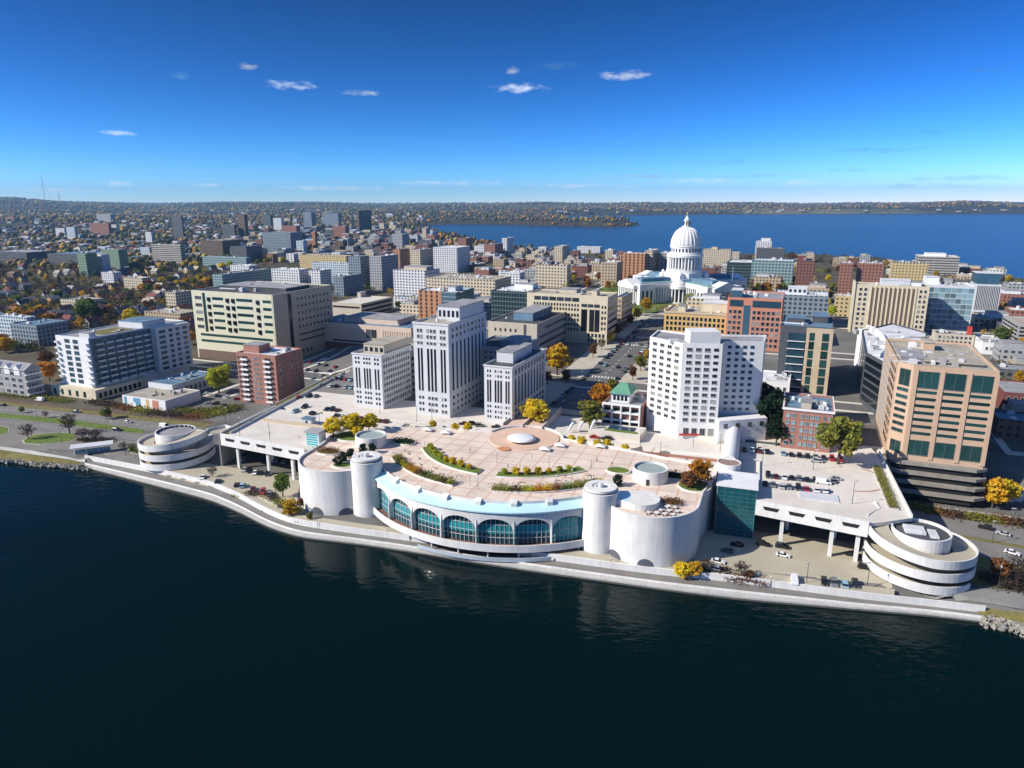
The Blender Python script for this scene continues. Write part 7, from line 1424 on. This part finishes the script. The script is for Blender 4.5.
cars('in the car park behind the brick tower', [(310,363,RD_,'sedan'),(318,365,W,'suv'),(326,366,D,'sedan'),(316,372,D,'suv'),(322,376,S,'sedan'),(313,379,LB,'sedan'),(330,372,DB,'sedan'),(336,368,RD_,'suv'),(340,377,W,'sedan'),(307,371,G,'suv')], None, TV, 'cars behind the brick tower', near=False)
cars('driving on the lakeside road at the left', [(77,412.5,DB,'sedan'),(117.5,431,DB,'suv'),(165,427.5,W,'van'),(107,416.5,MR,'sedan'),(3,406,D,'sedan'),(40,401,W,'van'),(128,423,S,'sedan')], None, math.atan2(-50, 130)+.1, 'cars on the lakeside road')
cars('on the lakeside road at the right edge', [(1003,535,S,'sedan'),(985,529,D,'suv'),(1012,554,W,'sedan')], None, -.75, 'cars on the lakeside road')
cars('parked on the boulevard below the capitol', [(618,368,D,'sedan'),(611,382,G,'suv'),(648,312,W,'sedan'),(655,309,S,'sedan'),(642,322,D,'suv'),(637,333,D,'sedan'),(628,345,W,'sedan'),(662,311,W,'suv')], None, TV, 'cars on the boulevard', near=False)
cars('on the top of the cream parking garage', [(340,301.5,W,'sedan'),(347,300.5,D,'suv'),(353,301.3,G,'sedan'),(360,300,D,'sedan'),(366,300.8,S,'suv'),(351,297.6,D,'sedan'),(372,297.8,MR,'sedan')], [f for f in bpy.data.objects if f.get('label', '').startswith('open cream parking')][0].location.z+16.2, TV, 'cars on the cream garage', near=False) if False else None
def row(where, u, v0, v1, step, heading, group, skip=.3, F=GW, along='v', seed=1):
    r = random.Random(seed); k = 0; v = v0
    while v < v1 and k < 20:
        if r.random() > skip:
            q = F(u, v) if along == 'v' else F(v, u); kk = r.choice(['sedan', 'suv', 'sedan', 'suv', 'pickup']); cl = r.choice([D, D, G, W, S, S, G, MR, DB, RD_, LB])
            car(Vector((q.x, q.y, (18.14 if 'deck' in where and along == 'u' and F is TW and 'behind' not in where else hz(q.x, q.y)+.22))), heading+(math.pi if r.random() < .5 else 0), cl, kk, f'{cl} {KW[kk]}, {ORD[k]} {where}', group, False); k += 1
        v += step
GV, GU = math.pi/2-TH_G, -TH_G
row('in the left kerb row of the boulevard', -8.3, 66, 318, 7.5, GV, 'cars on the boulevard', .3, seed=2); row('in the right kerb row of the boulevard', 10.3, 66, 318, 7.5, GV, 'cars on the boulevard', .3, seed=3)
row('car moving up the boulevard from the near end', 5, 80, 310, 33, GV, 'cars on the boulevard', .2, seed=4); row('car moving down the boulevard from the near end', -4, 70, 310, 41, GV, 'cars on the boulevard', .2, seed=5)
row('car from the left on the street below the capitol lawn', 321.5, -90, 90, 9, GU, 'cars below the capitol lawn', .35, along='u', seed=6)
row('car by the near kerb right of the dark tower', 107.5, 130, 330, 9, GV, 'cars in the right side street', .3, seed=7); row('car at the far kerb right of the dark tower', 116.5, 70, 300, 10, GV, 'cars in the right side street', .3, seed=8)
row('car in the back street left of the tall white tower', -107, 60, 200, 8, GV, 'cars in the left side street', .4, seed=9)
row('car in the rear row of the right parking deck', 24, 88, 134, 3.1, math.pi/2-TH_T, 'cars on the right parking deck', .3, F=TW, along='u', seed=12); row('car from the left along the street edge of the left deck', 10, -126, -66, 3.4, math.pi/2-TH_T, 'cars on the left parking deck', .45, F=TW, along='u', seed=13)
row('car from the left in the upper lot behind the left deck', 60, -148, -112, 3.4, math.pi/2-TH_T, 'cars in the upper lot', .25, F=TW, along='u', seed=10); row('car in the far row of the upper lot', 76, -148, -112, 3.4, math.pi/2-TH_T, 'cars in the upper lot', .25, F=TW, along='u', seed=11)
# ------------------------------------------------------------------ lamp posts
PM = MB().tube([(0,0,-.2),(0,0,8.5)], [.11,.07], 6).mesh('pole', 'dark_metal'); LM_ = MB().box(-.2,-1.3,8.4,.2,.1,8.62).mesh('lamp_head', 'metal_unit'); PS = MB().tube([(0,0,-.2),(0,0,4.4)], [.08,.06], 6).mesh('pole', 'dark_metal'); LS = MB().lathe([(.1,4.4),(.26,4.6),(.2,4.95),(.02,5.05)], 10).mesh('lamp_head', 'white_paint')
def lamps(where, pts, z, small, group):
    pts = sorted(pts)
    for i, (px, py) in enumerate(pts):
        p = gp(px, py) if z is None else at(px, py, z); t = thing('street_lamp', f'{ORD[min(i,19)]} lamp post from the left {where}', 'lamp post', p, cr.uniform(0, 6), group)
        link(PS if small else PM, 'pole', t); link(LS if small else LM_, 'lamp_head', t)
lamps('on the roof plaza', [(425,452),(497,463),(520,472),(470,486),(549,468),(556,488),(478,489),(385,446),(572,482),(591,470)], 20.0, True, 'lamps on the roof plaza')
lamps('along the upper street', [(380,414),(417,424),(432,421),(640,449),(660,462),(693,447),(720,452),(660,428)], 18.1, False, 'lamps along the upper street')
lamps('on the right parking deck', [(813,470),(852,504),(762,466),(850,460)], 18.13, False, 'lamps on the right deck')
lamps('on the left parking deck', [(240,436),(270,440),(320,428),(226,425)], 18.13, False, 'lamps on the left deck')
lamps('in the right lakeside lot', [(806,587),(867,587),(791,534),(858,548)], None, False, 'lamps in the right lot')
lamps('along the lakeside drive and lot at the left', [(38,420),(62,444),(108,424),(126,455),(107,434)], None, False, 'lamps by the left road')
lamps('beside the right lakeside roads', [(992,543),(997,592),(1012,530)], None, False, 'lamps by the right road')
lamps('along the lake path', [(262,521),(318,534),(386,542),(455,551),(530,561),(610,571),(700,580),(770,590)], None, True, 'lamps along the lake path')
# ------------------------------------------------------------------ people, tables
def person_mesh():
    me = bpy.data.meshes.new('person'); V = [(0,0,.95),(0,0,1.2),(0,0,1.42),(0,0,1.52),(0,.02,1.64),(0,.02,1.76),(.1,0,.9),(.13,.12,.5),(.13,.02,.08),(.13,.12,.03),(-.1,0,.9),(-.13,-.1,.5),(-.13,-.22,.1),(-.13,-.12,.04),(.2,0,1.4),(.26,-.06,1.12),(.27,.06,.86),(-.2,0,1.4),(-.26,.06,1.12),(-.27,.14,.88)]
    E_ = [(0,1),(1,2),(2,3),(3,4),(4,5),(0,6),(6,7),(7,8),(8,9),(0,10),(10,11),(11,12),(12,13),(2,14),(14,15),(15,16),(2,17),(17,18),(18,19)]; me.from_pydata(V, E_, []); o = bpy.data.objects.new('person_base', me); COL.objects.link(o)
    o.modifiers.new('skin', 'SKIN'); r = [.15,.16,.16,.07,.11,.10,.10,.07,.05,.05,.10,.07,.05,.05,.07,.05,.04,.07,.05,.04]
    for i, s in enumerate(me.skin_vertices[0].data): s.radius = (r[i], r[i]*.8); s.use_root = i == 0
    sd = o.modifiers.new('sub', 'SUBSURF'); sd.levels = 1; dg = bpy.context.evaluated_depsgraph_get(); dg.update(); m2 = bpy.data.meshes.new_from_object(o.evaluated_get(dg)); bpy.data.objects.remove(o); return m2
PB = person_mesh()
for k, c in {'blue':(.05,.09,.2),'dark':(.03,.03,.035),'red':(.35,.04,.03),'white':(.6,.6,.58),'green':(.06,.14,.07)}.items(): mat('cloth_'+k, c, .9, .1, 3)
mat('skin', (.45,.27,.18), .6, .05, 3)
def person(p, rot, colr, lab, group):
    me = PB.copy(); me.name = 'person'; me.materials.clear(); me.materials.append(MATS['cloth_'+colr]); me.materials.append(MATS['skin']); me.materials.append(MATS['cloth_dark'])
    for f in me.polygons: f.material_index = 1 if f.center.z > 1.5 else (2 if f.center.z < .9 and abs(f.center.x) < .22 else 0)
    tag(link(me, 'person', None, p, rot), lab, 'person', group)
for i, (px, py, cl, lab) in enumerate([(136.5,453.8,'dark','person in dark coat walking on the white shore path, left of two'),(145,455,'blue','person in blue jacket walking on the white shore path, right of two')]): person(gp(px, py, .26), .5, cl, lab, 'walkers on the shore path')
for i, (px, py, cl) in enumerate([(462,461,'dark'),(470,452,'red'),(508,468,'blue'),(532,458,'white'),(566,478,'dark'),(597,462,'green'),(612,466,'dark'),(405,452,'blue')]): person(at(px, py, 20.02), i*1.1, cl, f'person in {cl} clothes standing on the roof plaza, {ORD[i]} along it from west', 'visitors on the roof plaza')
tb = MB().lathe([(.06,0),(.06,.72),(.75,.74),(.75,.78),(.02,.79)], 16).mesh('table_top', 'white_paint'); ch = MB().box(-.22,-.22,.4,.22,.22,.46).box(-.22,.18,.46,.22,.23,.9).box(-.2,-.2,0,-.15,-.15,.4).box(.15,-.2,0,.2,-.15,.4).box(-.2,.15,0,-.15,.2,.4).box(.15,.15,0,.2,.2,.4).mesh('chair', 'dark_metal')
k = 0
for r_ in range(3):
    for c in range(6):
        u, v = 57.5+c*2.6+(r_ % 2)*1.0, -57.0+r_*3.0+abs(c-2.2)*.35
        if math.hypot(u-62, v+45) > 14.2 or math.hypot(u-59, v+49.5) < 7.6: continue
        q = TW(u, v, 20.02); tag(link(tb, 'table', None, q), f'round white table, {ORD[c]} from the left in the {["front", "middle", "back"][r_]} row on the right roof', 'table', 'tables on the right roof terrace')
        for a in (0.4, 2.5, 4.6): w = TW(u+1.05*math.cos(a), v+1.05*math.sin(a), 20.02); tag(link(ch, 'chair', None, w, a-TH_T-math.pi/2), 'dark metal chair at the white tables on the right roof terrace', 'chair', 'chairs on the right roof terrace')
for i, (px, py) in enumerate([(512,463.5),(428,431),(446,434),(560,447),(600,448),(545,451)]):
    t = thing('canopy', f'{ORD[i]} small white canopy from the left near the rear edge of the roof plaza', 'canopy', at(px, py+4, 18.1 if i else 20.0), -TH_T, 'white canopies behind the plaza') if i else None
    if t: 
        mb = MB(); mb.face([(-2.4,-1.8,2.8),(2.4,-1.8,2.8),(0,0,3.8)]); mb.face([(2.4,-1.8,2.8),(2.4,1.8,2.8),(0,0,3.8)]); mb.face([(2.4,1.8,2.8),(-2.4,1.8,2.8),(0,0,3.8)]); mb.face([(-2.4,1.8,2.8),(-2.4,-1.8,2.8),(0,0,3.8)]); mb.obj('cloth_roof', 'white_paint', t)
        for x, y in ((-2.2,-1.6),(2.2,-1.6),(2.2,1.6),(-2.2,1.6)): mb = MB(); mb.tube([(x,y,0),(x,y,2.8)], .08, 6); mb.obj('post', 'white_paint', t)
# low walls and beds in the gap behind the plaza, red wall by the hotel street
mb = MB(); mb.box(0, 0, 17.9, 34, .5, 19.2); tag(mb.obj('red_low_wall', 'red_brick', None, loc=(TW(48, 6)[0], TW(48, 6)[1], 0), rot=-TH_T), 'low red brick wall behind the right end of the roof plaza', 'wall')
mb = MB(); mb.box(0, 0, 17.9, 62, .4, 19.0); tag(mb.obj('street_wall', 'white_concrete', None, loc=(TW(-62, 12.2)[0], TW(-62, 12.2)[1], 0), rot=-TH_T), 'long white wall between the upper street and plaza gap on the left', 'wall')
mb = MB(); mb.box(0, 0, 17.9, 75, .5, 19.0); tag(mb.obj('street_wall', 'dark_wall', None, loc=(TW(34, 36)[0], TW(34, 36)[1], 0), rot=-TH_T), 'long dark gap wall along the street before the white hotel', 'wall')
BN = MB(); BN.box(-1.1,-.28,.38,1.1,.28,.47); bseat = BN.mesh('seat', 'tan_stone'); bleg = MB().box(-.09,-.24,0,.09,.24,.38).mesh('leg', 'white_concrete')
for i, a in enumerate([-52,-44,-36,-28,-20,-12,10,18,26,34,42,50]):
    r_ = 47.2 if i % 2 else 49.6; q = TW(r_*math.sin(R(a)), -r_*math.cos(R(a)), 20.0); t = thing('bench', f'{ORD[i]} low tan bench from the left along the curved walk of the roof plaza', 'bench', q, R(a)-TH_T, 'benches on the roof plaza'); link(bseat, 'seat', t)
    for x in (-.85, .85): link(bleg, 'leg', t, (x, 0, 0))
resolve_labels()
# ------------------------------------------------------------------ the air
hm = bpy.data.materials.new('haze'); hm.use_nodes = True; nt = hm.node_tree
for n in list(nt.nodes):
    if n.type != 'OUTPUT_MATERIAL': nt.nodes.remove(n)
pv = nt.nodes.new('ShaderNodeVolumePrincipled'); pv.inputs['Density'].default_value = HAZE; pv.inputs['Color'].default_value = (.36,.68,1,1); pv.inputs['Anisotropy'].default_value = .2
nt.links.new(pv.outputs[0], [n for n in nt.nodes if n.type == 'OUTPUT_MATERIAL'][0].inputs['Volume'])
me = MB().box(-21000, -7000, -4, 21000, 21000, 520).mesh('haze', hm); o = link(me, 'haze'); o['kind'] = 'stuff'
